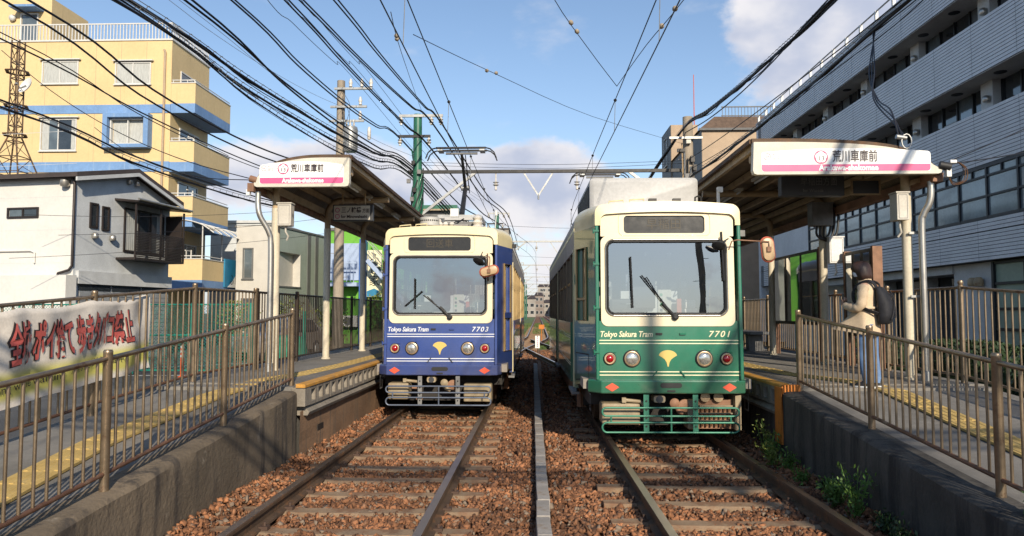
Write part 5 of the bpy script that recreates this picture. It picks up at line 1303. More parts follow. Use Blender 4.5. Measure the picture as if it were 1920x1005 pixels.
def house():
    t = thing('small_house', 'white and grey two-storey house with slatted balcony in front of the yellow block', 'house')
    az = PI/2 - R(9); O = (-15.29, 24.0, -.1)
    g = frame_of(O, az); z = lambda q: q+.1            # track-side gable: u away, d toward the track
    w = 4.88; D = 9.0
    def sec(d): return [g(0,0,d), g(w,0,d), g(w,z(5.85),d), g(2.6,z(6.62),d), g(0,z(6.05),d)]
    mb = MB(); mb.loft([sec(0), sec(-D)]); mb.m = [0]*len(mb.m)
    # sides: face index -> materials (gable grey, camera wall white)
    n = 5; mb.m = []
    for j in range(5): mb.m.append(1 if j == 4 else 0)
    mb.m += [0, 0]
    mb.build('wall', ['house_grey', 'house_white'], t)
    # roof slabs with overhang
    def slab(a, b, th=.14, ov=.35):
        return [g(a[0],z(a[1]),ov), g(b[0],z(b[1]),ov), g(b[0],z(b[1])+th,ov), g(a[0],z(a[1])+th,ov)], [g(a[0],z(a[1]),-D), g(b[0],z(b[1]),-D), g(b[0],z(b[1])+th,-D), g(a[0],z(a[1])+th,-D)]
    mb = MB(); mb.loft(slab((-.35,6.0),(2.6,6.66))); mb.loft(slab((2.6,6.66),(5.25,5.80))); rf = mb.build('roof', 'roof_brown', t)
    for a, b in (((-.35,5.86),(2.6,6.52)),((2.6,6.52),(5.25,5.66))):
        mb = MB(); mb.add([g(a[0],z(a[1]),.36),g(b[0],z(b[1]),.36),g(b[0],z(b[1])+.13,.36),g(a[0],z(a[1])+.13,.36),g(a[0],z(a[1]),.30),g(b[0],z(b[1]),.30),g(b[0],z(b[1])+.13,.30),g(a[0],z(a[1])+.13,.30)],[(0,1,2,3),(7,6,5,4),(4,5,1,0),(3,2,6,7),(0,3,7,4),(1,5,6,2)]); mb.build('bargeboard', 'house_trim', rf)
    window(t, g, .64, 1.02, z(4.43), z(5.3), 1, fr='brown_metal', glassm=('pane_dark',), sill=False)
    window(t, g, 1.21, 1.56, z(4.40), z(5.25), 1, fr='brown_metal', glassm=('pane_dark',), sill=False)
    for u in (.81, 1.64):
        mb = MB(); mb.lathe([(.09,0),(.11,.04),(.11,.16),(.06,.2)], g(u,z(4.08),.11), (0,0,1), 10); mb.build('vent_hood', 'silver_pipe', t, smooth=50)
    for u in (2.45, 2.85):
        mb = MB(); mb.lathe([(.07,0),(.09,.03),(.09,.13),(.05,.16)], g(u,z(6.22),.10), (0,0,1), 10); mb.build('vent_hood', 'silver_pipe', t, smooth=50)
    # slatted balcony
    b = thing_part('balcony', t)
    window(t, g, 2.3, 4.5, z(3.75), z(5.35), 3, fr='brown_metal', glassm=('curtain','pane_dark','pane_mid'), sill=False, curtain=((0,.8),None,(.5,1)))
    mb = MB(); fbox(mb, g, 1.95, 4.72, z(3.44), z(3.52), .0, .78); mb.build('floor_plate', 'brown_metal', b)
    s0 = None
    for k in range(16):
        v = z(3.54 + .058*k)
        if s0 is None:
            mb = MB(); fbox(mb, g, 2.0, 4.68, v, v+.040, .74, .77); s0 = mb.build('slat', 'brown_metal', b)
        else: inst(s0, b, (0,0,.058*k))
    for k in range(2):
        s1 = MB(); 
        uu = 1.96 if k == 0 else 4.68
        fbox(s1, g, uu, uu+.05, z(3.5), z(5.42), .72, .78); s1.build('corner_post', 'brown_metal', b)
    fpart('side_screen', g, 4.62, 4.66, z(3.5), z(5.3), .02, .72, 'brown_metal', b)
    fpart('mid_post', g, 3.33, 3.38, z(3.5), z(5.42), .72, .77, 'brown_metal', b)
    mb = MB(); mb.loft([[g(1.82,z(5.62),0),g(1.82,z(5.52),.95),g(1.82,z(5.46),.95),g(1.82,z(5.54),0)],[g(4.85,z(5.62),0),g(4.85,z(5.52),.95),g(4.85,z(5.46),.95),g(4.85,z(5.54),0)]]); mb.build('balcony_canopy', 'brown_metal', b)
    mb = MB(); mb.tube([g(1.8,z(5.56),.98), g(4.88,z(5.52),.98)], .045, 8); mb.build('canopy_gutter', 'silver_pipe', b)
    # garage level
    fpart('garage_lintel', g, .12, 4.95, z(2.52), z(2.95), .0, .12, 'house_trim', t)
    for k in range(3):
        u0 = .25+1.55*k
        sh_ = fpart('garage_shutter', g, u0, u0+1.48, 0, z(2.28), .0, .05, 'shutter', t)
        for q in range(14): fpart('shutter_slat', g, u0+.01, u0+1.47, z(.1+.155*q), z(.1+.155*q)+.12, .05, .066, 'shutter', sh_)
        fpart('vent_band', g, u0, u0+1.48, z(2.30), z(2.50), .0, .03, 'pane_dark', t)
    # camera-side wall details
    h = frame_of((O[0]-D*math.sin(az)*1.0, O[1]+D*math.cos(az), O[2]), az-PI/2)   # u toward the corner, d toward camera
    window(t, h, 6.4, 7.62, z(4.72), z(5.08), 2, fr='brown_metal', glassm=('pane_mid','pane_dark'), sill=False)
    mb = MB(); mb.lathe([(.12,0),(.15,.04),(.15,.2),(.1,.24)], h(8.7,z(5.72),.14), (0,0,1), 12); mb.build('vent_hood', 'silver_pipe', t, smooth=50)
    mb = MB(); mb.tube([h(8.95,z(6.0),.1),h(9.02,z(5.8),.07),h(9.02,z(3.1),.07),h(8.95,z(2.95),.12),h(8.55,z(2.85),.12),h(8.5,z(2.7),.12),h(8.5,0,.12)], .045, 8); mb.build('rain_pipe', 'brown_metal', t, smooth=50)
    mb = MB(); mb.lathe([(.05,0),(.09,.12),(.09,.16)], h(8.5,z(2.05),.12), (0,0,1), 8); mb.build('pipe_funnel', 'brown_metal', t)
    mb = MB(); mb.tube([h(0,z(3.62),.05),h(7.4,z(3.62),.05),h(7.55,z(3.55),.05),h(7.55,z(3.2),.05)], .03, 6); mb.build('conduit', 'house_white', t)
    fpart('low_annex', h, 2.0, 9.15, 0, z(2.78), .0, .45, 'house_white', t)
    for k in range(5): fpart('wall_seam', h, 0, 9, z(1.1*k+3.2), z(1.1*k+3.2)+.012, .0, .003, 'house_trim', t)
    return t
house()
# lattice mast and dish on the roof behind the house
def mast():
    t = thing('lattice_mast', 'rusty lattice aerial mast standing on the roof in front of the yellow wall', 'mast', (-19.6,27,6.4))
    w = lambda z: .16 + (.5*(1-z/1.7) if z < 1.7 else 0)
    for sx in (-1,1):
        for sy in (-1,1):
            mb = MB(); mb.tube([(sx*w(0),sy*w(0),0),(sx*w(1.7),sy*w(1.7),1.7),(sx*.15,sy*.15,5.4)], .028, 6); mb.build('leg', 'rail_side', t)
    for k in range(9):
        zz = .35+.6*k; a = w(zz)
        for p, q in (((-a,-a),(a,-a)),((a,-a),(a,a)),((a,a),(-a,a)),((-a,a),(-a,-a))):
            mb = MB(); mb.bar((p[0],p[1],zz),(q[0],q[1],zz),.03,.03); mb.build('ring_bar', 'rail_side', t)
            if k < 8:
                b_ = w(zz+.6); mb = MB(); mb.bar((p[0],p[1],zz),(q[0]*b_/a,q[1]*b_/a,zz+.6),.02,.02); mb.build('diagonal', 'rail_side', t)
    for zz in (1.8,2.9,4.2):
        mb = MB(); mb.ring([(.42*math.cos(R(a)),.42*math.sin(R(a)),zz) for a in range(0,360,60)],[(.30*math.cos(R(a)),.30*math.sin(R(a)),zz) for a in range(0,360,60)]); mb.tube([(.42*math.cos(R(a)),.42*math.sin(R(a)),zz) for a in range(0,360,60)], .03, 5, closed=True); mb.build('platform_ring', 'rail_side', t)
    d = thing('satellite_dish', 'white satellite dish beside the lattice mast', 'satellite dish', (-19.15,26.8,10.05))
    mb = MB(); mb.lathe([(.0,.12),(.15,.10),(.26,.06),(.32,.0),(.33,.0),(.26,.045),(.0,.10)], (0,0,0), (.35,.8,-.35), 18); mb.build('bowl', 'panel_white', d, smooth=60)
    mb = MB(); mb.tube([(0,.05,0),(-.3,.1,-.1)], .02, 6); mb.tube([(0,0,-.3),(-.1,-.3,-.05)], .012, 6); mb.build('arm', 'galv', d)
    mb = MB(); mb.cbox((-.1,-.3,-.03),(.06,.08,.06)); mb.build('receiver', 'galv', d)
mast()

def mids():
    # white tiled house with recessed balcony
    t = thing('tiled_house', 'white tiled house with recessed balcony and grey-green side wall', 'house')
    f = frame_of((-15.6,38,-.1),0)
    mb = MB(); fbox(mb, f, 0, 2.05, 0, 6.15, -6, 0); mb.build('front_wall', 'tile_white', t)
    g = frame_of((-13.53,38,-.1), PI/2-R(8))
    mb = MB(); fbox(mb, g, 0, 7, 0, 6.1, -2.2, -1.25); mb.build('inner_wall', 'clad_green', t)
    o_ = [g(0,0,.03), g(7,0,.03), g(7,6.1,.03), g(0,6.1,.03)]; i_ = [g(.12,3.05,.03), g(2.75,3.05,.03), g(2.75,4.85,.03), g(.12,4.85,.03)]; d_ = [g(.12,3.05,-1.24), g(2.75,3.05,-1.24), g(2.75,4.85,-1.24), g(.12,4.85,-1.24)]
    mb = MB(); mb.ring(o_, i_); mb.build('side_wall', 'clad_green', t)
    mb = MB(); mb.ring(i_, d_); mb.build('balcony_reveal', 'tile_white', t)
    fpart('front_return', g, -.01, .10, 0, 6.1, -1.25, .028, 'tile_white', t)
    fpart('balcony_sill', g, .05, 2.82, 2.98, 3.06, -.02, .07, 'clad_dark', t)
    window(t, g, 1.0, 2.3, 3.2, 4.6, 2, fr='clad_dark', glassm=('pane_mid',), sill=False, d=-1.18) if False else fpart('balcony_door', g, .9, 2.0, 3.06, 4.7, -1.24, -1.20, 'pane_mid', t)
    fpart('roof_cap', g, -.05, 7.05, 6.1, 6.2, -2.3, .08, 'clad_dark', t)
    fpart('dark_strip', g, 3.6, 4.0, 0, 6.05, .03, .06, 'clad_dark', t); fpart('dark_strip', g, 4.6, 5.0, 0, 6.05, .03, .06, 'clad_dark', t)
    window(t, f, .35, .9, 3.4, 5.0, 1, fr='clad_dark', glassm=('pane_mid',)); window(t, f, .3, 1.2, .8, 2.4, 1, fr='clad_dark', glassm=('pane_mid',))
    t = thing('tiled_house', 'second white tiled house with dark vertical strips', 'house')
    f = frame_of((-15.9,46,-.1),0); mb = MB(); fbox(mb, f, 0, 1.85, 0, 6.35, -8, 0); mb.build('front_wall', 'tile_white', t)
    g = frame_of((-14.04,46,-.1), PI/2-R(6)); mb = MB(); fbox(mb, g, 0, 8, 0, 6.3, -1.8, .03); mb.build('side_wall', 'tile_white', t)
    for u in (.6,1.9,3.2): fpart('dark_strip', g, u, u+.55, 0, 6.25, .03, .06, 'clad_dark', t)
    fpart('roof_cap', g, -.05, 8, 6.3, 6.4, -2.0, .08, 'clad_dark', t)
    window(t, f, .3, 1.4, 3.5, 5.2, 1, fr='clad_dark', glassm=('pane_mid',))
    t = thing('tan_house', 'narrow tan house between the tiled houses and the green building', 'house')
    f = frame_of((-14.6,56,-.1),0); mb = MB(); fbox(mb, f, 0, 2.2, 0, 6.6, -7, 0); mb.build('wall', 'far_wall_b', t)
    fpart('roof', f, -.1, 2.3, 6.6, 6.8, -7.1, .1, 'roof_brown', t); window(t, f, .4, 1.6, 3.6, 5.0, 2, glassm=('pane_dark',)); window(t, f, .4, 1.6, .9, 2.3, 2, glassm=('pane_dark',))
    t = thing('grey_blue_house', 'grey-blue house wall showing between the yellow block and the tiled house', 'house')
    f = frame_of((-19.2,43,-.1),0); mb = MB(); fbox(mb, f, 0, 3.6, 0, 6.9, -7, 0); mb.build('wall', 'house_grey', t); fpart('roof', f, -.1, 3.7, 6.9, 7.05, -7.1, .1, 'house_trim', t)
    window(t, f, 1.7, 2.9, 3.6, 5.2, 2, glassm=('pane_mid',)); window(t, f, 1.2, 2.9, .9, 2.4, 2, glassm=('pane_dark',))
    # bright green shop with outside stair
    t = thing('green_building', 'bright green shop building with outside steel stair and blue column', 'building')
    f = frame_of((-11.3,40,-.1),0)
    mb = MB(); fbox(mb, f, 0, 5.5, 0, 6.1, -9, 0); mb.build('wall', 'wall_bright_green', t)
    fpart('roof_edge', f, -.1, 5.6, 6.1, 6.25, -9.1, .1, 'clad_dark', t)
    fpart('blue_column', f, 1.75, 2.1, 0, 5.6, .02, .5, 'wall_blue', t)
    b = thing_part('upper_balcony', t)
    fpart('balcony_back', f, .05, 1.7, 3.4, 5.4, .0, .06, 'wall_pale_blue', b); fpart('balcony_slab', f, .0, 1.74, 3.05, 3.25, .0, 1.0, 'wall_pale_blue', b)
    for k in range(9): fpart('balcony_bar', f, .05+.19*k, .08+.19*k, 3.25, 4.25, .94, .98, 'wall_pale_blue', b)
    fpart('balcony_rail', f, 0, 1.72, 4.25, 4.31, .93, .99, 'wall_pale_blue', b)
    st = thing_part('outside_stair', t)
    for k in range(14): fpart('tread', f, 2.5+.24*k, 2.78+.24*k, 4.3-.27*k, 4.34-.27*k, .5, 1.5, 'galv', st)
    for d in (.48, 1.5):
        mb = MB(); mb.bar(f(2.4,4.4,d), f(6.0,.4,d), .05, .22); mb.build('stringer', 'wall_pale_blue', st)
        mb = MB(); mb.bar(f(2.4,5.4,d), f(6.0,1.4,d), .04, .04); mb.bar(f(2.4,4.9,d), f(6.0,.9,d), .03, .03); mb.build('hand_rail', 'galv', st)
        for k in range(6): 
            mb = MB(); mb.bar(f(2.5+.66*k,4.35-.73*k,d), f(2.5+.66*k,5.3-.73*k,d), .03, .03); mb.build('rail_post', 'galv', st)
    mb = MB(); mb.add([f(3.3,6.15,1.6),f(6.9,3.2,1.6),f(6.9,3.2,.2),f(3.3,6.15,.2),f(3.3,6.3,1.6),f(6.9,3.35,1.6),f(6.9,3.35,.2),f(3.3,6.3,.2)],[(3,2,1,0),(4,5,6,7),(0,1,5,4),(1,2,6,5),(2,3,7,6),(3,0,4,7)]); mb.build('stair_roof', 'pole_green', st)
    mb = MB(); fbox(mb, f, 2.15, 2.95, 2.5, 5.0, .3, .42); sg = mb.build('vertical_shop_sign', 'stripe_cream', t)
    for k, ch in enumerate('ふじ家'): text_obj('shop_letter', ch, .62, lambda u, v, k=k: f(2.55+u, 4.55-.62*k+v, .425), 'brush_ink', sg)
    mb = MB(); mb.face([f(2.16,2.51,.424),f(2.94,2.51,.424),f(2.94,2.75,.424),f(2.55,2.95,.424),f(2.16,2.8,.424)]); mb.build('sign_wave', 'fuji_blue', sg)
    mb = MB(); fbox(mb, f, .9, 1.65, .9, 1.5, .0, .35); ac = mb.build('air_conditioner', 'panel_white', t)
    mb = MB(); mb.lathe([(.22,0),(.22,.02)], f(1.15,1.2,.352), (0,-1,0), 16); mb.build('fan_grille', 'clad_dark', ac)
    window(t, f, 3.2, 4.6, 1.0, 2.2, 2, glassm=('pane_dark',))
    # dark tiled low roof behind the narrow shelter
    t = thing('dark_roofed_house', 'low house with dark green roof behind the narrow shelter', 'house')
    f = frame_of((-9.5,47,-.1),0); mb = MB(); fbox(mb, f, 0, 4.2, 0, 8.2, -8, 0); mb.build('wall', 'clad_dark', t)
    fpart('roof', f, -.2, 4.4, 8.2, 8.45, -8.2, .3, 'pole_green', t); window(t, f, 1.0, 2.6, 5.6, 7.2, 2, glassm=('pane_dark',)); fpart('gutter', f, -.2, 4.4, 8.1, 8.2, .25, .35, 'equip_cream', t)
mids()

def office():
    t = thing('office_building', 'long grey tiled office building in shade behind the wide platform', 'building')
    y0, y1 = 13.0, 41.0; X = 12.0
    g = frame_of((X, y1, 0), -PI/2)                    # u toward the camera, d toward the track
    Ln = y1-y0; U = lambda y: y1-y
    fpart('core', g, 0, Ln, 2.9, 11.6, -9, -.95, 'facade_core', t)
    fpart('end_wall', g, -.02, .3, 0, 11.85, -9, -.02, 'facade_tile', t)
    fpart('ground_wall', g, 0, Ln, -.3, 2.9, -9, -1.3, 'facade_white', t)
    bands = [(2.96,3.735),(3.75,4.06),(5.55,7.02),(8.05,9.52),(10.53,11.86)]
    pw = 1.94; ph = 1.935; npan = int(Ln/pw)+1; off = (U(22.655)) % pw
    for bi, (a, b) in enumerate(bands):
        fpart('floor_slab', g, 0, Ln, a+.01, b-.01, -1.2, -.031, 'facade_core', t)
        n = max(2, int(round((b-a)/.097))); h = (b-a)/n
        prof = [(a,-.03)]
        for k in range(n):
            prof += [(a+h*k+.008,-.014),(a+h*k+.008,0.),(a+h*(k+1)-.008,0.),(a+h*(k+1)-.008,-.014)]
        prof.append((b,-.03))
        mb = MB(); m_ = len(prof)
        mb.add([g(0+.006,v,d) for v, d in prof] + [g(pw-.006,v,d) for v, d in prof], [(i, i+1, m_+i+1, m_+i) for i in range(m_-1)])
        mb.m = [0 if (abs(prof[i][1]) < 1e-6 and abs(prof[i+1][1]) < 1e-6) else 1 for i in range(m_-1)]
        p0 = None
        for k in range(-1, npan):
            u = off + pw*k
            if u < -.5 or u > Ln: continue
            if p0 is None: p0 = mb.build('tiled_panel', ['facade_tile', 'facade_joint'], t, (0, -u, 0))
            else: inst(p0, t, (0, -u, 0))
    # soffits
    for v in (5.55, 8.05, 10.53):
        fpart('soffit', g, 0, Ln, v-.02, v+.005, -1.0, -.03, 'facade_white', t)
    # recessed ribbon windows on the two upper storeys
    for fl, (a, b) in enumerate(((7.02,8.03),(9.52,10.51))):
        u = 0.2; k = 0
        while u < Ln-1:
            pil = fpart('pillar', g, u, u+.55, a, b, -.94, -.62, 'facade_white', t)
            mb = MB(); mb.lathe([(.09,0),(.11,.05),(.11,.14),(.06,.18)], g(u+.38,a+.42,-.55), (0,0,1), 8); mb.build('vent_hood', 'silver_pipe', pil, smooth=50)
            ub = min(u+3.88, Ln)
            window(t, g, u+.60, ub-.02, a-.02, b, 4, fr='frame_dark', glassm=('pane_dark','pane_mid','clad_dark','pane_dark'), fw=.05, d=.08, sill=False) if False else None
            w0 = u+.58; n_ = 4; pw_ = (ub-w0)/n_
            fr_ = MB(); fbox(fr_, g, w0-.03, ub, a, a+.04, -.935, -.84); wn = fr_.build('ribbon_window', 'frame_dark', t)
            for q in range(n_+1): fpart('mullion', g, w0+pw_*q-.03, w0+pw_*q+.03, a+.04, b, -.93, -.85, 'frame_dark', wn)
            for q in range(n_):
                fpart('pane', g, w0+pw_*q+.03, w0+pw_*(q+1)-.03, a, b, -.92, -.90, random.choice(('pane_dark','pane_dark','pane_mid','curtain_dark')), wn)
                if random.random() < .35: fpart('blind', g, w0+pw_*q+.04, w0+pw_*(q+1)-.04, a+.02, a+random.uniform(.2,.5), -.898, -.893, random.choice(('curtain','pane_grey')), wn)
            for q in (1.2, 3.0):
                mb = MB(); mb.lathe([(.16,0),(.16,-.015)], g(u+q, b+.0, -.45), (0,0,1), 12); mb.build('soffit_vent', 'frame_dark', t)
            u += 3.88; k += 1
    # first-floor glazing in dark frames
    gl = thing_part('first_floor_glazing', t)
    u = U(33.5); a, b = 4.06, 5.55
    fpart('glazing_frame_bar', g, u, Ln, a, a+.09, -.10, -.02, 'frame_dark', gl); fpart('glazing_frame_bar', g, u, Ln, b-.10, b-.001, -.10, -.012, 'frame_dark', gl)
    fpart('glazing_frame_bar', g, u, Ln, 4.66, 4.72, -.10, -.02, 'frame_dark', gl); fpart('glazing_frame_bar', g, u, Ln, 5.20, 5.26, -.10, -.021, 'frame_dark', gl)
    fpart('far_wall_panel', g, 0, u, a, b, -.3, -.04, 'facade_tile', t)
    w = 1.32; k = 0
    while u < Ln:
        fpart('glazing_mullion', g, u-.035, u+.035, a, b-.002, -.11, -.015, 'frame_dark', gl)
        fpart('glazing_mullion', g, u+w/2-.025, u+w/2+.025, 5.26, b-.10, -.11, -.018, 'frame_dark', gl)
        for v0, v1 in ((a+.09,4.66),(4.72,5.20)): fpart('glass_pane', g, u+.035, u+w-.035, v0, v1, -.08, -.06, 'pane_grey', gl)
        for q in (0,1): fpart('glass_pane', g, u+.035+q*w/2, u+w/2-.025+q*w/2, 5.26, 5.45, -.08, -.06, 'pane_grey', gl)
        u += w; k += 1
    # ground floor: frosted glazing near, white wall, dark garage mouth farther on
    gf = thing_part('ground_glazing', t)
    ua, ub = U(20.55), Ln
    for v in (.0, .55, 1.08, 1.62, 2.30, 2.86): fpart('glazing_frame_bar', g, ua, ub, v, v+.075, -.36, -.26, 'frame_dark', gf)
    u = ua; k = 0
    while u < ub:
        fpart('glazing_mullion', g, u-.05, u+.05, 0, 2.93, -.38, -.24, 'frame_dark', gf)
        for v0, v1 in ((.075,.55),(.625,1.08),(1.155,1.62),(1.695,2.30),(2.375,2.86)): fpart('glass_pane', g, u+.05, u+1.3, v0, v1, -.34, -.31, 'pane_frost', gf)
        if k: fpart('glazing_mullion', g, u+.6, u+.66, 2.30, 2.88, -.37, -.25, 'frame_dark', gf)
        u += 1.35; k += 1
    fpart('white_wall', g, U(22.6), ua-.05, -.3, 2.95, -.9, -.35, 'facade_white', t)
    for q in (.25, .55):
        mb = MB(); mb.lathe([(.11,0),(.13,.06),(.12,.18),(.07,.24)], g(U(21.7)+q, 2.30, -.22), (0,0,1), 10); mb.build('vent_hood', 'beam_paint', t, smooth=50)
    fpart('garage_mouth', g, U(31.0), U(22.62), -.3, 2.7, -1.29, -1.22, 'pane_dark', t)
    fpart('garage_lintel', g, U(33.0), U(22.6), 2.7, 2.95, -1.2, -.3, 'facade_white', t)
    for y in (25.5, 28.4, 31.2): fpart('garage_column', g, U(y), U(y)+.4, -.3, 2.7, -1.2, -.8, 'facade_white', t)
    # roof rail
    rl = thing_part('roof_rail', t)
    mb = MB(); mb.tube([g(0,12.35,-.15), g(Ln,12.35,-.15)], .03, 6); mb.build('top_rail', 'galv', rl)
    b0 = None
    for k in range(int(Ln/1.3)+1):
        if b0 is None:
            mb = MB(); mb.box(X+.10,X+.20,y1-.1,y1,11.86,12.36); b0 = mb.build('rail_post', 'white_frame', rl)
        else: inst(b0, rl, (0,-1.3*k,0))
    fpart('coping', g, 0, Ln, 11.861, 11.90, -.4, .02, 'facade_tile', t)
    return t
office()
def brown():
    t = thing('beige_building', 'beige building with brown mansard roof beyond the office block', 'building')
    f = frame_of((10.15,46,-.1),0)
    mb = MB(); fbox(mb, f, 0, 9, 0, 13.0, -10, 0); mb.build('wall', 'beige_brick', t)
    mb = MB(); mb.loft([[f(-.15,13.0,.15),f(9,13.0,.15),f(9,13.0,-10),f(-.15,13.0,-10)],[f(.9,13.9,-.5),f(9,13.9,-.5),f(9,13.9,-10),f(.9,13.9,-10)]]); mb.build('mansard_roof', 'mansard', t)
    fpart('eave_line', f, -.2, 9, 12.88, 13.02, .0, .2, 'frame_dark', t)
    g = frame_of((10.14,56,-.1), -PI/2); fpart('side_shade_sheet', g, 0, 9.99, 0, 12.9, 0, .02, 'clad_dark', t)  # dark sheet over the brick, the shade of this side put into its colour
    for v in (2,5,8,10.6): window(t, g, 6.4, 7.6, v, v+1.5, 1, glassm=('pane_mid',), d=.1)
    mb = MB(); fbox(mb, f, -.1, 1.9, 0, 15.8, -14, -10.02); mb.build('stair_tower', 'beige_brick', t)
    g2 = frame_of((10.04,60,-.1), -PI/2); fpart('tower_shade_sheet', g2, 0, 3.9, 0, 15.8, 0, .03, 'clad_dark', t); window(t, g2, 1.2, 2.6, 13, 15.2, 1, glassm=('pane_mid',), d=.1)  # tower flank gets its shade as a dark coloured sheet too
    rl = thing_part('roof_railing', t)
    mb = MB(); fbox(mb, f, 1.4, 9, 14.55, 14.62, -.8, -.75); fbox(mb, f, 1.4, 9, 14.0, 14.05, -.8, -.75); mb.build('top_rail', 'frame_dark', rl)
    b0 = None
    for k in range(38):
        if b0 is None:
            mb = MB(); fbox(mb, f, 1.45, 1.48, 13.9, 14.55, -.79, -.76); b0 = mb.build('rail_bar', 'frame_dark', rl)
        else: inst(b0, rl, (.2*k,0,0))
    mb = MB(); mb.tube([f(1.75,13.9,-10.5), f(1.75,19.8,-10.5)], [.05,.03], 6); mb.build('flag_pole', 'mirror_rim', t)
brown()
def farhouses():
    rows = [(-8.5,62,5,6.5,'far_wall_a'),(-10.5,74,6,9.0,'far_wall_b'),(-7.2,92,4,8.0,'far_wall_a'),(-9.2,108,6,14.0,'tile_white'),(-7.0,132,5,9.0,'far_wall_b'),(-6.5,165,5,20.0,'far_wall_a'),(-5.8,215,7,13.0,'tile_white'),
            (7.5,60,5,6.0,'far_wall_b'),(8.5,78,7,8.5,'far_wall_a'),(7.6,104,6,10.0,'tile_white'),(8.2,135,6,8.0,'far_wall_b'),(8.4,175,7,14.0,'far_wall_a'),(9.0,230,8,11.0,'far_wall_b')]
    desc = ['low cream house beyond the trams on the left side of the line','tan three-storey house farther along the left side','narrow cream house beside the far green poles','white mid-rise block beyond the far green poles','brown house deep along the left side of the line','tall cream block showing above the blue tram roof line','white block at the far left end of the line',
            'low brown house hidden behind the green tram','cream house farther along the right side','white house far along the right side','brown house deep along the right side','tall cream block far along the right side','brown block at the far right end of the line']
    for (x, y, w, h, m), lb in zip(rows, desc):
        t = thing('distant_house', lb, 'house', group='far houses along the tram line')
        s = -1 if x < 0 else 1; xa, xb = (x-w, x) if s < 0 else (x, x+w)
        mb = MB(); mb.box(xa, xb, y, y+9, -.3, h); mb.build('wall', m, t)
        mb = MB(); mb.box(xa-.2, xb+.2, y-.2, y+9.2, h, h+.3); mb.build('roof', 'roof_brown', t)
        f = frame_of((xa, y, 0), 0); nf = max(1, int(h/3))
        for k in range(nf):
            for q in range(2): window(t, f, w*.12+w*.45*q, w*.42+w*.45*q, .9+2.9*k, 2.3+2.9*k, 2, glassm=('pane_dark',), sill=False)
        if s < 0: g = frame_of((x, y, 0), PI/2)
        else: g = frame_of((x, y+9, 0), -PI/2)
        for k in range(nf):
            for q in range(2): window(t, g, 1.2+3.8*q, 2.8+3.8*q, .9+2.9*k, 2.3+2.9*k, 2, glassm=('pane_mid',), sill=False)
farhouses()
def farend():
    desc = ('cream house closing the view at the end of the line','brown house closing the view at the end of the line','white house closing the view at the end of the line','grey house closing the view at the end of the line','tall tan house closing the view at the end of the line','low dark house closing the view at the end of the line','pale block behind the end of the line')
    for i, (x, y, w, h, m) in enumerate(((-6,300,5,7,'far_wall_a'),(-1.5,330,4,9,'far_wall_b'),(2.8,345,4.5,6,'far_wall_a'),(7.5,330,5,8,'far_wall_b'),(12,310,6,11,'far_wall_b'),(-11,320,5,6,'clad_dark'),(0,390,9,15,'far_wall_a'))):
        t = thing('distant_house', desc[i], 'house', group='houses closing the far view')
        mb = MB(); mb.box(x, x+w, y, y+8, -.3, h); mb.build('wall', m, t)
        mb = MB(); mb.loft([[(x-.3,y-.3,h),(x+w+.3,y-.3,h),(x+w+.3,y+8.3,h),(x-.3,y+8.3,h)],[(x+.6,y+3.5,h+1.6),(x+w-.6,y+3.5,h+1.6),(x+w-.6,y+4.5,h+1.6),(x+.6,y+4.5,h+1.6)]]); mb.build('roof', 'roof_brown', t)
        f = frame_of((x, y, 0), 0)
        for k in range(max(1, int(h/3))):
            for q in range(2): window(t, f, w*.12+w*.45*q, w*.42+w*.45*q, .9+2.9*k, 2.3+2.9*k, 1, glassm=('pane_dark',), sill=False)
farend()

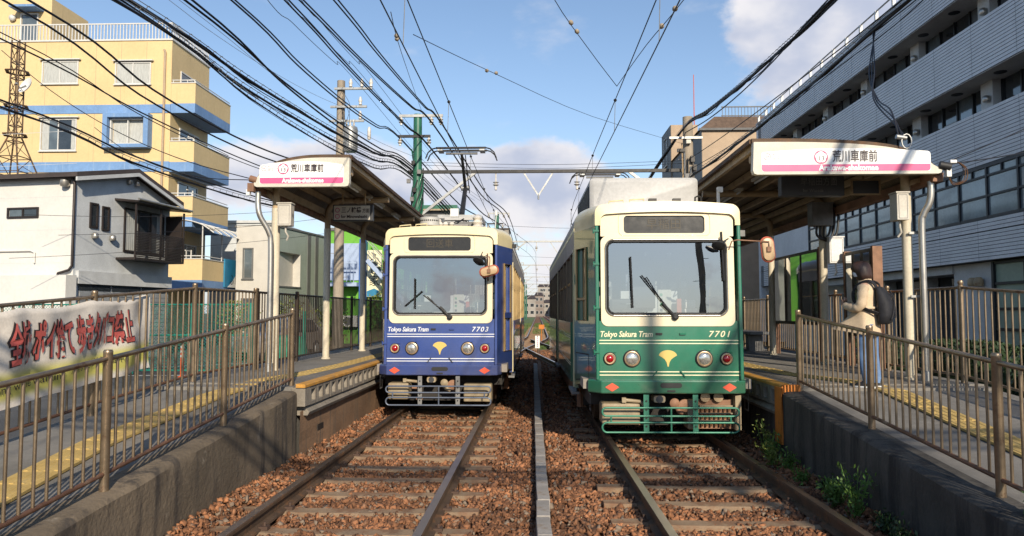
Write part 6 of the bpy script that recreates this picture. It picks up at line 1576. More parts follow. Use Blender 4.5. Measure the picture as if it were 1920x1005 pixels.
# ------------------------------------------------------------------ poles and overhead lines
def gantry(y, label, dx=0., full=True):
    t = thing('overhead_line_gantry', label, 'line pole', group='green gantries spanning the tram line')
    xa, xb = -4.66+dx, 5.75+dx*1.1
    mb = MB(); mb.tube([(xa,y,-.3),(xa,y,4),(xa,y,9.25)], [.23,.20,.165], 16); mb.build('pole', 'pole_green', t, smooth=50)
    if y > 30:
        mb = MB(); mb.tube([(xb,y,-.3),(xb,y,8.9)], [.2,.16], 10); mb.build('pole', 'pole_green', t, smooth=50)
    for z, x0, x1 in ((9.16,-.70,1.0),(8.36,-.74,.52)):
        mb = MB(); mb.box(xa+x0,xa+x1,y-.19,y-.11,z-.05,z+.05); cr_ = mb.build('crossarm', 'galv' if z > 9 else 'dark_metal', t)
        for x in ((x0+.08, x1-.08, x1-.45) if z > 9 else (x0+.08, x1-.06)):
            mb = MB(); mb.lathe([(.03,-.02),(.05,-.08),(.10,-.12),(.05,-.16),(.10,-.22),(.045,-.27),(.05,-.33)], (xa+x,y-.15,z-.03), n=10); mb.build('insulator', 'porcelain', cr_, smooth=50)
    mb = MB(); mb.box(xa-.35,xb+.30,y-.07,y+.05,6.93,7.05); mb.build('beam', 'galv' if y > 30 else 'dark_metal', t)
    for s, x0 in ((1,xa),(-1,xb)):
        mb = MB(); mb.bar((x0,y,5.2),(x0+s*2.25,y,6.96),.10,.10); mb.build('knee_brace', 'galv', t)
    mb = MB(); xm = .02+dx; mb.bar((xm-.55,y,6.92),(xm,y,6.05),.05,.06); mb.bar((xm+.55,y,6.92),(xm,y,6.05),.05,.06); mb.cyl((xm,y,6.10),(xm,y,5.9),.035,8); mb.build('vee_hanger', 'galv', t)
    for x in (-1.62+dx, 1.50+dx):
        mb = MB(); mb.tube([(x,y,6.93),(x,y,6.62)], .03, 6); mb.lathe([(.03,0),(.12,-.05),(.04,-.09),(.12,-.15),(.04,-.2),(.05,-.34),(.02,-.36)], (x,y,6.62), n=10); mb.build('hanger_insulator', 'porcelain', t, smooth=50)
    if y < 30:
        for k in range(7):
            a = k*.9; z0 = 4.2+.25*k
            mb = MB(); mb.tube([(xa+.23*math.cos(a+q*.5),y+.23*math.sin(a+q*.5),z0-.6+q*.35) for q in range(9)], .028, 6); mb.build('clamped_cable', 'cable' if k % 2 else 'pole_green', t, smooth=60)
        for k in range(5):
            mb = MB(); mb.cbox((xa+random.uniform(-.3,.3), y-.25, 5.9+.35*k), (.14,.12,.16)); mb.build('junction_box', random.choice(('dark_metal','bracket_grey')), t)
    return t
for k, lb in enumerate(('green pole and beam gantry just behind the blue tram','second green gantry beyond the trams','third green gantry along the line','fourth green gantry along the line','fifth green gantry far along the line','sixth green gantry far along the line','farthest green gantry on the line')):
    gantry(28.5*(k+1), lb, 0 if k == 0 else 1.5)

def pole(label, x, y, h, r0, r1, arms=True):
    t = thing('utility_pole', label, 'utility pole', (x,y,-.2))
    mb = MB(); mb.tube([(0,0,0),(0,0,h*.5),(0,0,h+.2)], [r0,(r0+r1)/2,r1], 16); mb.build('shaft', 'pole_concrete', t, smooth=50)
    for k in range(8):
        z = 2.2+.9*k
        if z < h-.5:
            mb = MB(); s = 1 if k % 2 else -1; mb.tube([(s*r0*.7,-.05,z),(s*(r0+.16),-.1,z)], .012, 6); mb.build('climbing_step', 'galv', t)
    return t
U1 = pole('tall concrete utility pole with grey transformer behind the narrow shelter', -7.55, 28, 10.45, .21, .15)
for z, x0, x1 in ((10.25,-.2,1.25),(9.55,-.35,1.05),(9.0,-.4,.95)):
    mb = MB(); mb.box(x0,x1,-.24,-.16,z,z+.08); ca = mb.build('crossarm', 'galv', U1)
    for x in ((.42,.85,1.2) if z > 10 else (.8,)):
        mb = MB(); mb.lathe([(.03,.08),(.07,.12),(.05,.2),(.08,.26),(.05,.36),(.03,.42)], (x,-.2,z), n=10); mb.build('insulator', 'porcelain', ca, smooth=50)
mb = MB(); mb.lathe([(.0,7.85),(.24,7.87),(.27,7.95),(.27,8.75),(.25,8.82),(.0,8.86)], (.42,-.12,0), n=20); tr_ = mb.build('transformer', 'galv', U1, smooth=40)
for k in range(10):
    a = R(-170+18*k); mb = MB(); mb.box(-.005,.005,-.02,.02,8.0,8.7); mb.build('cooling_rib', 'galv', tr_, (.42+.28*math.cos(a), -.12+.28*math.sin(a), 0), a)
for k in range(3):
    mb = MB(); mb.lathe([(.02,8.84),(.05,8.9),(.03,8.97),(.05,9.03),(.02,9.1)], (.28+.14*k,-.2,0), n=8); mb.build('bushing', 'porcelain', tr_, smooth=50)
mb = MB(); mb.lathe([(.03,8.3),(.07,8.35),(.07,8.7),(.04,8.8)], (1.15,-.2,0), n=8); mb.build('fuse_cutout', 'porcelain', U1, smooth=50)
for k in range(6):
    mb = MB(); x1 = random.uniform(.1,.9); mb.tube([tuple(p) for p in curve([(.1,-.2,10.2-.2*k),(x1,-.3,9.6-.3*k),(.3+.1*k,-.3,9.0-.1*k)], 5)], .009, 5); mb.build('jumper_wire', 'cable', U1)
U2 = pole('thick concrete pole wrapped in cables and boxes beside the beige building', 5.75, 28.5, 9.05, .24, .19)
for k in range(12):
    mb = MB(); mb.cbox((random.uniform(-.35,.4), -.28, 4.6+.33*k), (random.uniform(.12,.3), .15, random.uniform(.1,.26))); mb.build('cable_box', random.choice(('bracket_grey','dark_metal','box_grey')), U2)
for k in range(6):
    mb = MB(); x = -.28+.11*k; mb.tube([(x,-.25,3.2),(x+random.uniform(-.06,.06),-.27,5.2),(x,-.25,8.2-.3*k)], .026, 6); mb.build('riser_pipe', random.choice(('silver_pipe','beam_paint','cable')), U2, smooth=50)
mb = MB(); mb.box(-.75,.5,-.3,-.2,8.35,8.43); mb.build('crossarm', 'galv', U2)
U3 = pole('concrete utility pole at the crossing behind the photographer', 6.5, -8.6, 11, .13, .09)
mb = MB(); mb.box(-.9,.9,-.3,-.2,8.4,8.5); mb.build('crossarm', 'galv', U3)
U4 = pole('concrete utility pole at the far side of the crossing', -9.2, -8.4, 10, .2, .15)
mb = MB(); mb.box(-1.6,3.4,-.3,-.2,8.2,8.3); mb.build('crossarm', 'galv', U4)

def cable_path(pts, n=8): return [tuple(p) for p in curve([tuple(p) for p in pts], n)]
def sagged(E, A, B, sag, after=None):
    pts = [Vector(E), (Vector(E)+Vector(A))*.5 - Vector((0,0,sag*.3))]
    pts.append(Vector(A))
    for k in (1,2,3):
        t = k/4; pts.append(Vector(A).lerp(Vector(B), t) - Vector((0,0,sag*4*t*(1-t))))
    pts.append(Vector(B))
    if after: pts += [Vector(p) for p in after]
    return cable_path(pts, 6)
def wire(label, E, A, B, sag, r, m, group, after=None, rings=False, cat='cable'):
    p = sagged(E, A, B, sag, after)
    mb = MB(); mb.tube(p, r, 6, cap=False)
    if not rings:
        o = mb.build('overhead_cable', m, smooth=70); return tag(o, label, cat, group)
    t = thing('cable_bundle', label, 'cable', group=group)
    mb.build('core', m, t, smooth=70)
    q = MB(); q.tube([(a[0]+r*1.2*math.sin(i*.9), a[1], a[2]+r*1.3*math.cos(i*.9)) for i, a in enumerate(p)], r*.45, 5, cap=False); q.build('lashing_cable', m, t, smooth=70)
    q = MB(); q.tube([(a[0]-r*1.1*math.sin(i*.7+2), a[1], a[2]+r*1.6*math.cos(i*.7+2)-r) for i, a in enumerate(p)], r*.35, 5, cap=False); q.build('lashing_cable', m, t, smooth=70)
    q = MB(); q.tube([(a[0], a[1], a[2]+.10) for a in p], .008, 5, cap=False); q.build('support_strand', 'galv', t, smooth=70)
    h0 = None
    for i in range(0, len(p)-1):
        for k in (0, .5):
            a = Vector(p[i]).lerp(Vector(p[i+1]), k)
            if not 9 < a.y < 27: continue
            if h0 is None:
                q = MB(); q.ring([(.045*math.cos(2*PI*j/10),0,.05+.065*math.sin(2*PI*j/10)) for j in range(10)],[(.036*math.cos(2*PI*j/10),.012,.05+.055*math.sin(2*PI*j/10)) for j in range(10)]); h0 = q.build('hanger_ring', 'galv', t, tuple(a))
            else: inst(h0, t, tuple(a))
    return t
far = lambda B: [(B[0]+.75, 43, B[2]-.45), (B[0]+1.5, 57, B[2]), (B[0]+1.5, 85, B[2]-.2)]
FD = [([-7.51,-8,8.66],[-5.38,15.34,8.2],[-4.18,28.5,7.94]),([-7.3,-8,8.62],[-5.29,15.34,8.2],[-4.16,28.5,7.96]),([-7.25,-8,7.9],[-5.18,15.7,8.35],[-4.06,28.5,8.84]),([-7.02,-8,7.9],[-5.09,15.7,8.35],[-4.04,28.5,8.86]),([-6.1,-8,7.9],[-4.53,16.07,8.5],[-3.71,28.5,8.84]),([-5.86,-8,7.9],[-4.43,16.07,8.5],[-3.69,28.5,8.86])]
for i, (E, A, B) in enumerate(FD):
    nm = ('lowest','lowest','middle','middle','upper right','upper right')[i]
    wire('%s black feeder cable of the %s pair strung to the green pole crossarms' % (('left','right')[i % 2], nm), E, A, B, .12, .019, 'cable', 'feeder cables to the green gantry ' + nm, far(B))
wire('lower blue-black cable running to the left end of the green pole crossarm', [-7.42,-8,7.2],[-6.12,14.38,7.8],[-5.31,28.5,8.27],.35,.020,'cable_blue','blue-black cables to the crossarm', far([-5.31,28.5,8.27]))
wire('upper blue-black cable running to the left end of the green pole crossarm', [-7.34,-8,7.25],[-6.09,14.5,7.85],[-5.31,28.5,8.31],.30,.018,'cable_blue','blue-black cables to the crossarm', far([-5.31,28.5,8.31]))
for i, (E, A, B) in enumerate((([-4.23,-8,8.6],[-6.31,16.24,8.9],[-7.13,28,10.62]),([-4.56,-8,8.7],[-6.04,16.72,9.1],[-6.70,28,10.62]),([-4.44,-8,8.8],[-5.76,16.96,9.2],[-6.35,28,10.62]))):
    wire('thin high wire ending on the %s insulator atop the transformer pole' % ('left','middle','right')[i], E, A, B, .1, .009, 'cable', 'thin high wires to the transformer pole', [(B[0]+.9,44,B[2]-.6),(B[0]+2,60,B[2])])
wire('upper cable of the close pair reaching the green pole below its crossarms', [-8.36,-8,7.07],[-6.37,12.96,7.2],[-4.91,28.5,7.3],.30,.022,'cable','close pair below the crossarms', far([-4.91,28.5,7.3]))
wire('lower cable of the close pair reaching the green pole below its crossarms', [-8.19,-8,7.3],[-6.29,13.09,7.25],[-4.91,28.5,7.22],.45,.022,'cable','close pair below the crossarms', far([-4.91,28.5,7.1]))
wire('upper thick lashed cable bundle sweeping past the yellow block to the green pole', [-9.84,-8,6.83],[-7.11,12.47,7.0],[-4.97,28.5,7.13],.25,.032,'cable','lashed bundles past the yellow block', far([-4.97,28.5,7.0]), True)
wire('middle thick lashed cable bundle sweeping past the yellow block to the green pole', [-9.63,-8,6.55],[-7.08,12.01,6.8],[-4.97,28.5,6.95],.35,.026,'cable','lashed bundles past the yellow block', far([-4.97,28.5,6.8]), True)
wire('lowest thin lashed cable bundle sweeping past the yellow block to the green pole', [-8.73,-8,6.32],[-6.71,11.55,6.6],[-4.96,28.5,6.80],.55,.016,'cable','lashed bundles past the yellow block', far([-4.96,28.5,6.6]), True)
wire('heavy black cable crossing the yellow wall to the transformer pole, upper one', [-12.8,-8,8.23],[-9.68,13.55,7.5],[-7.58,28,7.05],.70,.024,'cable','heavy cables across the yellow wall')
wire('heavy black cable crossing the yellow wall to the transformer pole, lower one', [-12.98,-8,7.91],[-9.82,13.08,7.3],[-7.58,28,6.85],.75,.022,'cable','heavy cables across the yellow wall')
wire('black cable crossing low over the small house roof, upper one', [-15.67,-8,6.56],[-10.72,14.3,5.8],[-7.68,28,5.33],.35,.020,'cable','cables low over the small house')
wire('thick lashed bundle crossing low over the small house roof', [-15.13,-8,6.19],[-10.56,14.1,5.6],[-7.68,28,5.23],.40,.022,'cable','cables low over the small house', None, True)
wire('thin cable crossing the third floor windows of the yellow block', [-13.07,-8,7.24],[-9.89,13.13,6.6],[-7.65,28,6.15],.30,.016,'cable','thin cables across the yellow block')
wire('sagging thin cable below the heavy ones across the yellow block', [-12.96,-8,7.24],[-9.86,13.08,6.7],[-7.66,28,6.32],.55,.011,'cable','thin cables across the yellow block')
wire('very thin grey wire high over the yellow block roof', [-11.5,-8,9.5],[-8.9,15.5,9.0],[-7.4,28,9.4],.3,.006,'galv','hair-thin wires on the left')
wire('very thin grey wire sagging over the narrow shelter', [-9.5,-8,8.5],[-7.6,15.5,8.2],[-4.8,28.5,7.6],.4,.006,'galv','hair-thin wires on the left')
# service wires to the narrow shelter and across the small house
for i, (a, b, s_) in enumerate((([-9.9,13.2,6.4],[-4.1,10.42,3.47],.35),([-9.2,15,5.4],[-4.1,10.42,3.45],.3),([-14.5,22,3.9],[-7.6,27.9,5.2],.15),([-16,22,3.2],[-7.6,27.9,4.6],.12),([-16,22.5,4.6],[-7.6,27.9,5.6],.2))):
    pp = [Vector(a).lerp(Vector(b), t) - Vector((0,0,s_*4*t*(1-t))) for t in (0,.2,.4,.6,.8,1)]
    mb = MB(); mb.tube(cable_path(pp, 4), .007, 5, cap=False); tag(mb.build('service_wire', 'cable', smooth=70), ('service wire drooping to the clamp on the narrow shelter, upper one','service wire drooping to the clamp on the narrow shelter, lower one','thin service wire crossing the grey gable, middle one','thin service wire crossing the grey gable, lowest one','thin service wire crossing the grey gable, highest one')[i], 'cable', 'service wires on the left')
# right-hand side
wire('thick twisted cable bundle rising from the cable-wrapped pole over the wide shelter', [6.4,-8.6,8.4],[6.36,15.98,8.3],[5.55,28.4,8.57],.2,.040,'cable','bundles over the wide shelter', [(5.0,33,7.6),(4.6,40,6.6),(4.4,50,6.8)], True)
wire('second cable rising beside the thick twisted bundle', [6.6,-8.6,8.45],[6.54,16.11,8.40],[5.62,28.4,8.67],.15,.030,'cable','bundles over the wide shelter', [(5.2,33,7.8),(4.8,40,6.9),(4.6,50,7.0)])
wire('slack thin cable hanging below the thick twisted bundle', [6.3,-8.6,8.3],[6.17,15.74,8.2],[5.64,28.4,8.43],.35,.018,'cable','bundles over the wide shelter')
wire('thick cable bundle running along the front of the grey office building', [6.7,-8.6,7.2],[6.36,12.71,6.9],[5.74,28.4,6.67],.15,.034,'cable','bundles before the office building', None, True)
wire('thin cable just above the bundle along the grey office building', [6.8,-8.6,7.0],[6.34,12.94,7.0],[5.75,28.4,7.39],.1,.013,'cable','bundles before the office building')
wire('thin cable slanting up across the upper office storeys', [6.4,-8.6,9.2],[7.4,13.5,7.6],[5.78,28.4,7.0],.25,.011,'cable','bundles before the office building')
wire('thin cable slanting across the middle office storey', [9.5,-4,6.2],[9.2,13,5.6],[5.05,9.3,3.42],.12,.009,'cable','bundles before the office building') if False else None
for i, (a, b) in enumerate((([11.5,13.5,6.5],[5.06,9.25,3.42]),([11.5,14.5,5.4],[5.06,9.25,3.38]))):
    pp = [Vector(a).lerp(Vector(b), t) - Vector((0,0,.25*4*t*(1-t)*.6)) for t in (0,.25,.5,.75,1)]
    mb = MB(); mb.tube(cable_path(pp, 4), .008, 5, cap=False); tag(mb.build('service_wire', 'cable', smooth=70), ('upper','lower')[i] + ' service wire from the office wall to the wide shelter corner', 'cable', 'service wires on the right')
t = thing('drop_cable', 'slack cable dropping from the bundle to the roof of the wide shelter', 'cable')
for k in range(3):
    mb = MB(); mb.tube(cable_path([(6.35-.02*k,14.0,6.82),(5.6,12.6-.1*k,5.6),(5.0-.03*k,11,4.7),(4.62+.03*k,9.8,4.2-.1*k),(4.5+.05*k,9.35,3.72)], 8), .011, 5, cap=False); mb.build('strand', 'cable', t, smooth=70)
mb = MB(); mb.tube([(4.40,9.22,3.72),(4.52,9.22,3.70)], .03, 8); mb.tube([(4.52+.06*math.cos(R(a)),9.21,3.66+.09*math.sin(R(a))) for a in range(0,360,30)], .008, 5, closed=True); mb.build('loop_clamp', 'galv', t, smooth=60)

# contact lines with droppers
def contact(label, s, x0):
    t = thing('contact_line', label, 'overhead wire')
    xs = lambda y: x0 + (shift(y)*1.0 if y > 26 else 0) - (.018*(y-8) if s > 0 and y < 26 else 0) - (.32 if s > 0 and y >= 26 else 0)
    ys = [-8,0,6,12,20,28.5,36,43,50,57,85,114,171]
    mb = MB(); mb.tube(cable_path([(xs(y),y,4.90) for y in ys], 3), .0085, 5, cap=False); mb.build('contact_wire', 'cable', t, smooth=70)
    mes = lambda y: 5.36 + .25*abs(math.cos(PI*(y)/57))**2 if y < 60 else 5.4
    mb = MB(); mb.tube(cable_path([(xs(y)+.02,y,mes(y)) for y in ys], 3), .0085, 5, cap=False); mb.build('messenger_wire', 'cable', t, smooth=70)
    for k in range(9):
        y = 4.5+4.6*k; x = xs(y)
        mb = MB(); mb.tube([(x+.02,y,mes(y)),(x,y,4.90)], .006, 5); dr = mb.build('dropper', 'galv', t)
        mb = MB(); mb.lathe([(.01,-.03),(.03,-.01),(.03,.015),(.01,.03)], (x+.02,y,mes(y)), n=8); mb.build('clip', 'dark_metal', dr)
    return t
contact('pair of overhead wires above the blue tram', -1, -1.68)
contact('pair of overhead wires above the green tram', 1, 1.52)
def span(label, pts, ins, r=.006):
    t = thing('span_wire', label, 'span wire')
    mb = MB(); mb.tube(cable_path(pts, 4), r, 5, cap=False); mb.build('strand', 'cable', t, smooth=70)
    for c, d in ins:
        mb = MB(); mb.lathe([(.010,-.045),(.030,-.028),(.037,0),(.030,.028),(.010,.045)], c, d, 10); mb.build('ball_insulator', 'pole_concrete', t, smooth=60)
    return t
span('long span wire with ball insulators crossing the open sky to the cable-wrapped pole', [(-1.695,9.93,5.35),(-.9,14,6.16),(1.5,20.5,7.0),(5.6,28.4,7.98)], [((-.96,13.85,6.13),(.2,.97,.2)),((-.80,14.15,6.18),(.2,.97,.2))])
span('span wire with two ball insulators meeting the wires over the green tram', [(.0,9.6,6.3),(.247,10.5,6.05),(.8,11.5,5.68),(1.33,12.4,5.36)], [((.50,10.95,5.89),(.4,.8,-.3)),((.60,11.15,5.83),(.4,.8,-.3))])
span('short bridle wire branching right over the green tram', [(1.33,12.4,5.36),(1.55,10.5,5.37),(1.80,9.0,5.40),(2.2,6,5.5)], [((1.66,9.85,5.39),(.1,-.98,.02)),((1.74,9.3,5.40),(.1,-.98,.02))])
span('hanging stay wire from the wires down to the green pole top', [(-1.9,9.4,5.45),(-2.6,14,6.5),(-4.4,28.3,9.1)], [((-2.25,11.6,5.97),(-.15,.95,.25)),((-2.30,11.9,6.03),(-.15,.95,.25))])
for k, (y, z) in enumerate(((28.4,7.35),(28.4,7.25),(40,6.3),(57,6.0),(85,6.2),(100,6.0))):
    xa, xb = (-4.6,5.7) if y < 30 else (-3.1,7.3)
    mb = MB(); mb.tube(cable_path([(xa,y,z),((xa+xb)/2,y,z-.12-.05*k),(xb,y,z)], 6), .008, 5, cap=False)
    tag(mb.build('cross_wire', 'cable', smooth=70), ('upper cross wire looped under the first gantry beam','lower cross wire looped under the first gantry beam','cross wire behind the first gantry','cross wire at the second gantry','cross wire at the third gantry','farthest cross wire over the line')[k], 'cable', 'cross wires over the line')
# cable bundle crossing the road behind the photographer (its shadow falls across the ballast)
t = thing('road_cable_bundle', 'heavy cable bundle crossing the line above the road behind the photographer', 'cable')
for k in range(3):
    mb = MB(); mb.tube(cable_path([(-9.2,-3.0,6.6-.16*k),(-4,-3.3,6.2-.15*k),(0,-3.7,6.05-.16*k),(4,-4.3,6.15-.15*k),(9,-5.2,6.6-.16*k)], 6), .05-.008*k, 6, cap=False); mb.build('strand', 'cable', t, smooth=70)

# ------------------------------------------------------------------ plants, fence, car, small things
mat('leaf_dark', (.028, .055, .018), .6, var=.3, scale=3, island=.4)
mat('leaf_mid', (.095, .18, .03), .6, var=.3, scale=3, island=.4)
mat('leaf_yellow', (.17, .20, .035), .6, var=.3, scale=3, island=.35)
mat('grass', (.08, .13, .03), .8, var=.35, scale=.8, island=.3, wear=((.15, .13, .05), .5, .7, 1))
mat('stem', (.12, .09, .04), .8)
mat('mesh_green', (.01, .21, .15), .5, var=.1)
mat('net_green', (.03, .24, .15), .8, var=.2, scale=6)
mat('delineator', (.75, .12, .02), .5, var=.08)
mat('line_white', (.66, .65, .62), .7, var=.15, scale=4)
mat('car_paint', (.36, .31, .27), .3, metal=.4, var=.05, coat=.6)
def leaves(mb, pts, size, rng, tilt=1.0):
    for p in pts:
        s = size*rng.uniform(.6,1.35); a = rng.uniform(0,2*PI); n_ = Vector((rng.gauss(0,1),rng.gauss(0,1),rng.gauss(0,1)*tilt+.5)).normalized()
        u = n_.cross(Vector((math.cos(a),math.sin(a),.3))).normalized(); v = n_.cross(u)
        c = Vector(p); mb.add([c-u*s, c-v*s*.45+u*s*.1, c+u*s, c+v*s*.45+u*s*.1], [(0,1,2,3)])
def hedge(label, x0, x1, y0, y1, z0, z1, n, seed):
    rng = random.Random(seed); t = thing('hedge', label, 'hedge', group='clipped hedges before the office building')
    mb = MB(); mb.grid(lambda u, v: (x0+(x1-x0)*.5 + (x1-x0)*.42*math.cos(2*PI*u)*(1-v**6*.6), y0+(y1-y0)*.5 + (y1-y0)*.46*math.sin(2*PI*u)*(1-v**6*.5), z0+(z1-z0)*.95*v), 28, 8); mb.build('inner_mass', 'leaf_dark', t)
    pts = []
    for _ in range(n):
        a = rng.uniform(0,2*PI); v = rng.random(); k = 1+rng.uniform(-.06,.05)+.05*nz(math.cos(a)*3,math.sin(a)*3,v*3)
        if rng.random() < .35: 
            q = math.sqrt(rng.random()); pts.append(((x0+x1)/2+(x1-x0)*.47*q*math.cos(a), (y0+y1)/2+(y1-y0)*.49*q*math.sin(a), z1*(1+.0)-.10*q**4*(z1-z0)+rng.uniform(-.05,.04)))
        else: pts.append(((x0+x1)/2+(x1-x0)*.47*k*math.cos(a)*(1-v**6*.3), (y0+y1)/2+(y1-y0)*.49*k*math.sin(a)*(1-v**6*.3), z0+(z1-z0)*v))
    mb = MB(); leaves(mb, pts, .055, rng); mb.build('foliage', 'leaf_dark', t)
hedge('rounded clipped hedge nearest along the office wall', 6.6, 7.9, 8.6, 11.4, -.1, 1.12, 2600, 1)
hedge('second rounded clipped hedge behind the tall railing', 6.6, 7.9, 11.8, 14.4, -.1, 1.05, 2200, 2)
hedge('third low clipped hedge beside the white office wall', 6.8, 8.0, 14.9, 17.6, -.1, .95, 1500, 3)
def weed(label, x, y, h, n, seed, m='leaf_mid', z=-.12, leaf=.03, stems=4):
    rng = random.Random(seed); t = thing('weed', label, 'weed', (x,y,z), group='weeds along the foot of the walls')
    mb = MB(); lv = []
    for k in range(stems):
        a = rng.uniform(0,2*PI); l = rng.uniform(.02,.4)*h; hh = h*rng.uniform(.45,1)
        p = [(l*.3*math.cos(a)*q*3, l*.3*math.sin(a)*q*3, hh*q) for q in (0,.35,.7,1)]
        mb.tube([tuple(v) for v in curve(p, 3)], .0035, 4); 
        for q in range(int(n/stems)):
            f = rng.random()**.7; i = min(2, int(f*3)); k_ = f*3-i
            c = Vector(p[i]).lerp(Vector(p[i+1]), k_); lv.append((c.x+rng.gauss(0,.035), c.y+rng.gauss(0,.035), max(.01, c.z+rng.gauss(0,.02))))
    mb.build('stems', 'leaf_mid', t)
    mb = MB(); leaves(mb, lv, leaf, rng); mb.build('leaves', m, t)
for i, (x, y, h, n, m) in enumerate(((2.62,6.35,.36,130,'leaf_mid'),(2.58,6.7,.22,110,'leaf_mid'),(2.64,6.95,.18,80,'leaf_mid'),(2.60,7.6,.14,60,'leaf_mid'),(2.66,8.15,.22,90,'leaf_mid'),(2.58,8.45,.24,90,'leaf_yellow'),(2.68,8.75,.30,80,'leaf_mid'),(2.66,8.95,.40,60,'leaf_yellow'),(2.64,5.9,.14,70,'leaf_dark'),(2.60,5.55,.16,80,'leaf_dark'),(2.70,7.25,.12,50,'leaf_dark'))):
    lb = ('tall leafy weed beside the rail, the largest at the shade-darkened wall','low spreading weed next to the largest one','small weed behind the largest one','flat weed midway along the shade-darkened wall','bushy weed toward the platform end','yellow-green weed toward the platform end','upright weed below the orange band','tallest thin yellow weed below the orange band','dark low weed nearest the camera','dark straggly weed at the picture edge','dark seedling low on the shade-darkened wall')[i]
    weed(lb, x, y, h*1.15, int(n*2.6), 20+i, m, leaf=.022, stems=7)
weed('broad leafy weed growing on top of the shade-darkened wall', 2.98, 4.62, .16, 40, 50, 'leaf_mid', zr(4.6)-.02, .05)
# grass strips along the far line
def grass():
    rng = random.Random(5); mb = MB()
    for _ in range(9000):
        y = 36+84*rng.random()**1.6; side = rng.choice((-1,0,1)); c = xl(y)
        x = c + (rng.uniform(-3.2,-.9) if side < 0 else (rng.uniform(-.45,.45) if side == 0 and y > 60 else rng.uniform(.85,1.7)))
        h = rng.uniform(.05,.14); a = rng.uniform(0,PI); w = rng.uniform(.03,.07)
        mb.add([(x-w*math.cos(a),y-w*math.sin(a),-.2),(x+w*math.cos(a),y+w*math.sin(a),-.2),(x+rng.gauss(0,.03),y,-.2+h)], [(0,1,2)])
    tag(mb.build('far_grass', 'grass'), 'short green grass growing between the far rails', 'grass', kind='stuff')
    for (a, b) in ((-3.3,-.95),(.9,1.75)):
        mb = MB(); ys = [34+4*k for k in range(60)]; mb.loft([[(xl(y)+a,y,-.185),(xl(y)+b,y,-.185)] for y in ys], closed=False); mb.build('grass_verge', 'grass')['kind'] = 'structure'
grass()
# green mesh fence along the street
def meshfence():
    t = thing('mesh_fence', 'teal green wire mesh fence across the street lot', 'fence')
    xs = [-16.4,-14.2,-12.6,-11.0,-9.4,-7.75]; y = 20.0
    for i, x in enumerate(xs):
        mb = MB(); mb.tube([(x,y,-.1),(x,y,1.82)], .03 if i < 5 else .09, 8); mb.build('post', 'mesh_green', t, smooth=50)
    for z in (.0, .95, 1.78):
        mb = MB(); mb.tube([(xs[0],y,z),(xs[-1],y,z)], .022, 6); mb.build('rail', 'mesh_green', t)
    for i in range(5):
        mb = MB(); w = xs[i+1]-xs[i]; st = .085
        k = -1.8
        while k < w:
            for s in (1, -1):
                a0 = max(0, k) ; z0 = (a0-k) ; a1 = min(w, k+1.76); z1 = a1-k
                if a1 > a0:
                    pa, pb = (a0, z0), (a1, z1)
                    if s < 0: pa, pb = (w-a0, z0), (w-a1, z1)
                    mb.bar((xs[i]+pa[0],y,.0+pa[1]),(xs[i]+pb[0],y,.0+pb[1]),.007,.007)
            k += st
        o = mb.build('mesh_panel', 'mesh_green', t); o['kind'] = 'stuff'
meshfence()
for i, (x, y) in enumerate(((-9.1,18.9),(-8.2,21.0),(-13.2,19.6))):
    t = thing('delineator_post', ('orange delineator post with white bands beside the street railing','second orange delineator half hidden behind railing bars','orange delineator behind the banner end')[i], 'delineator', (x,y,-.1), group='orange delineators on the street')
    mb = MB(); mb.lathe([(.10,0),(.10,.03),(.045,.05),(.042,.80),(.02,.83)], n=12); mb.build('post', 'delineator', t, smooth=50)
    for z in (.52,.64,.75):
        mb = MB(); mb.cyl((0,0,z),(0,0,z+.06),.0445,12); mb.build('reflective_band', 'line_white', t)
for pts in ([(-13.5,20.9),(-7.2,26.4),(-7.1,26.25),(-13.4,20.75)], [(-12.6,19.3),(-6.6,19.9),(-6.6,19.78),(-12.6,19.18)]):
    tagk(sheet('painted_road_line', pts, 'line_white', -.095))
t = thing('net_covered_bin', 'green net thrown over boxes beside the platform fence', 'net', (-7.0,20.6,-.1))
mb = MB(); rng = random.Random(2)
mb.loft([[(rx*math.cos(2*PI*i/18)*(1+.12*nz(i*.7,z*3)), ry*math.sin(2*PI*i/18)*(1+.12*nz(i*.9,z*4,2)), z) for i in range(18)] for rx, ry, z in ((.62,.5,0),(.58,.46,.4),(.55,.44,.8),(.5,.4,.98),(.2,.15,1.04))]); mb.build('net', 'net_green', t, smooth=40)
mb = MB(); mb.cyl((.62,-.4,0),(.62,-.4,1.7),.05,8); mb.build('stake', 'mesh_green', t)
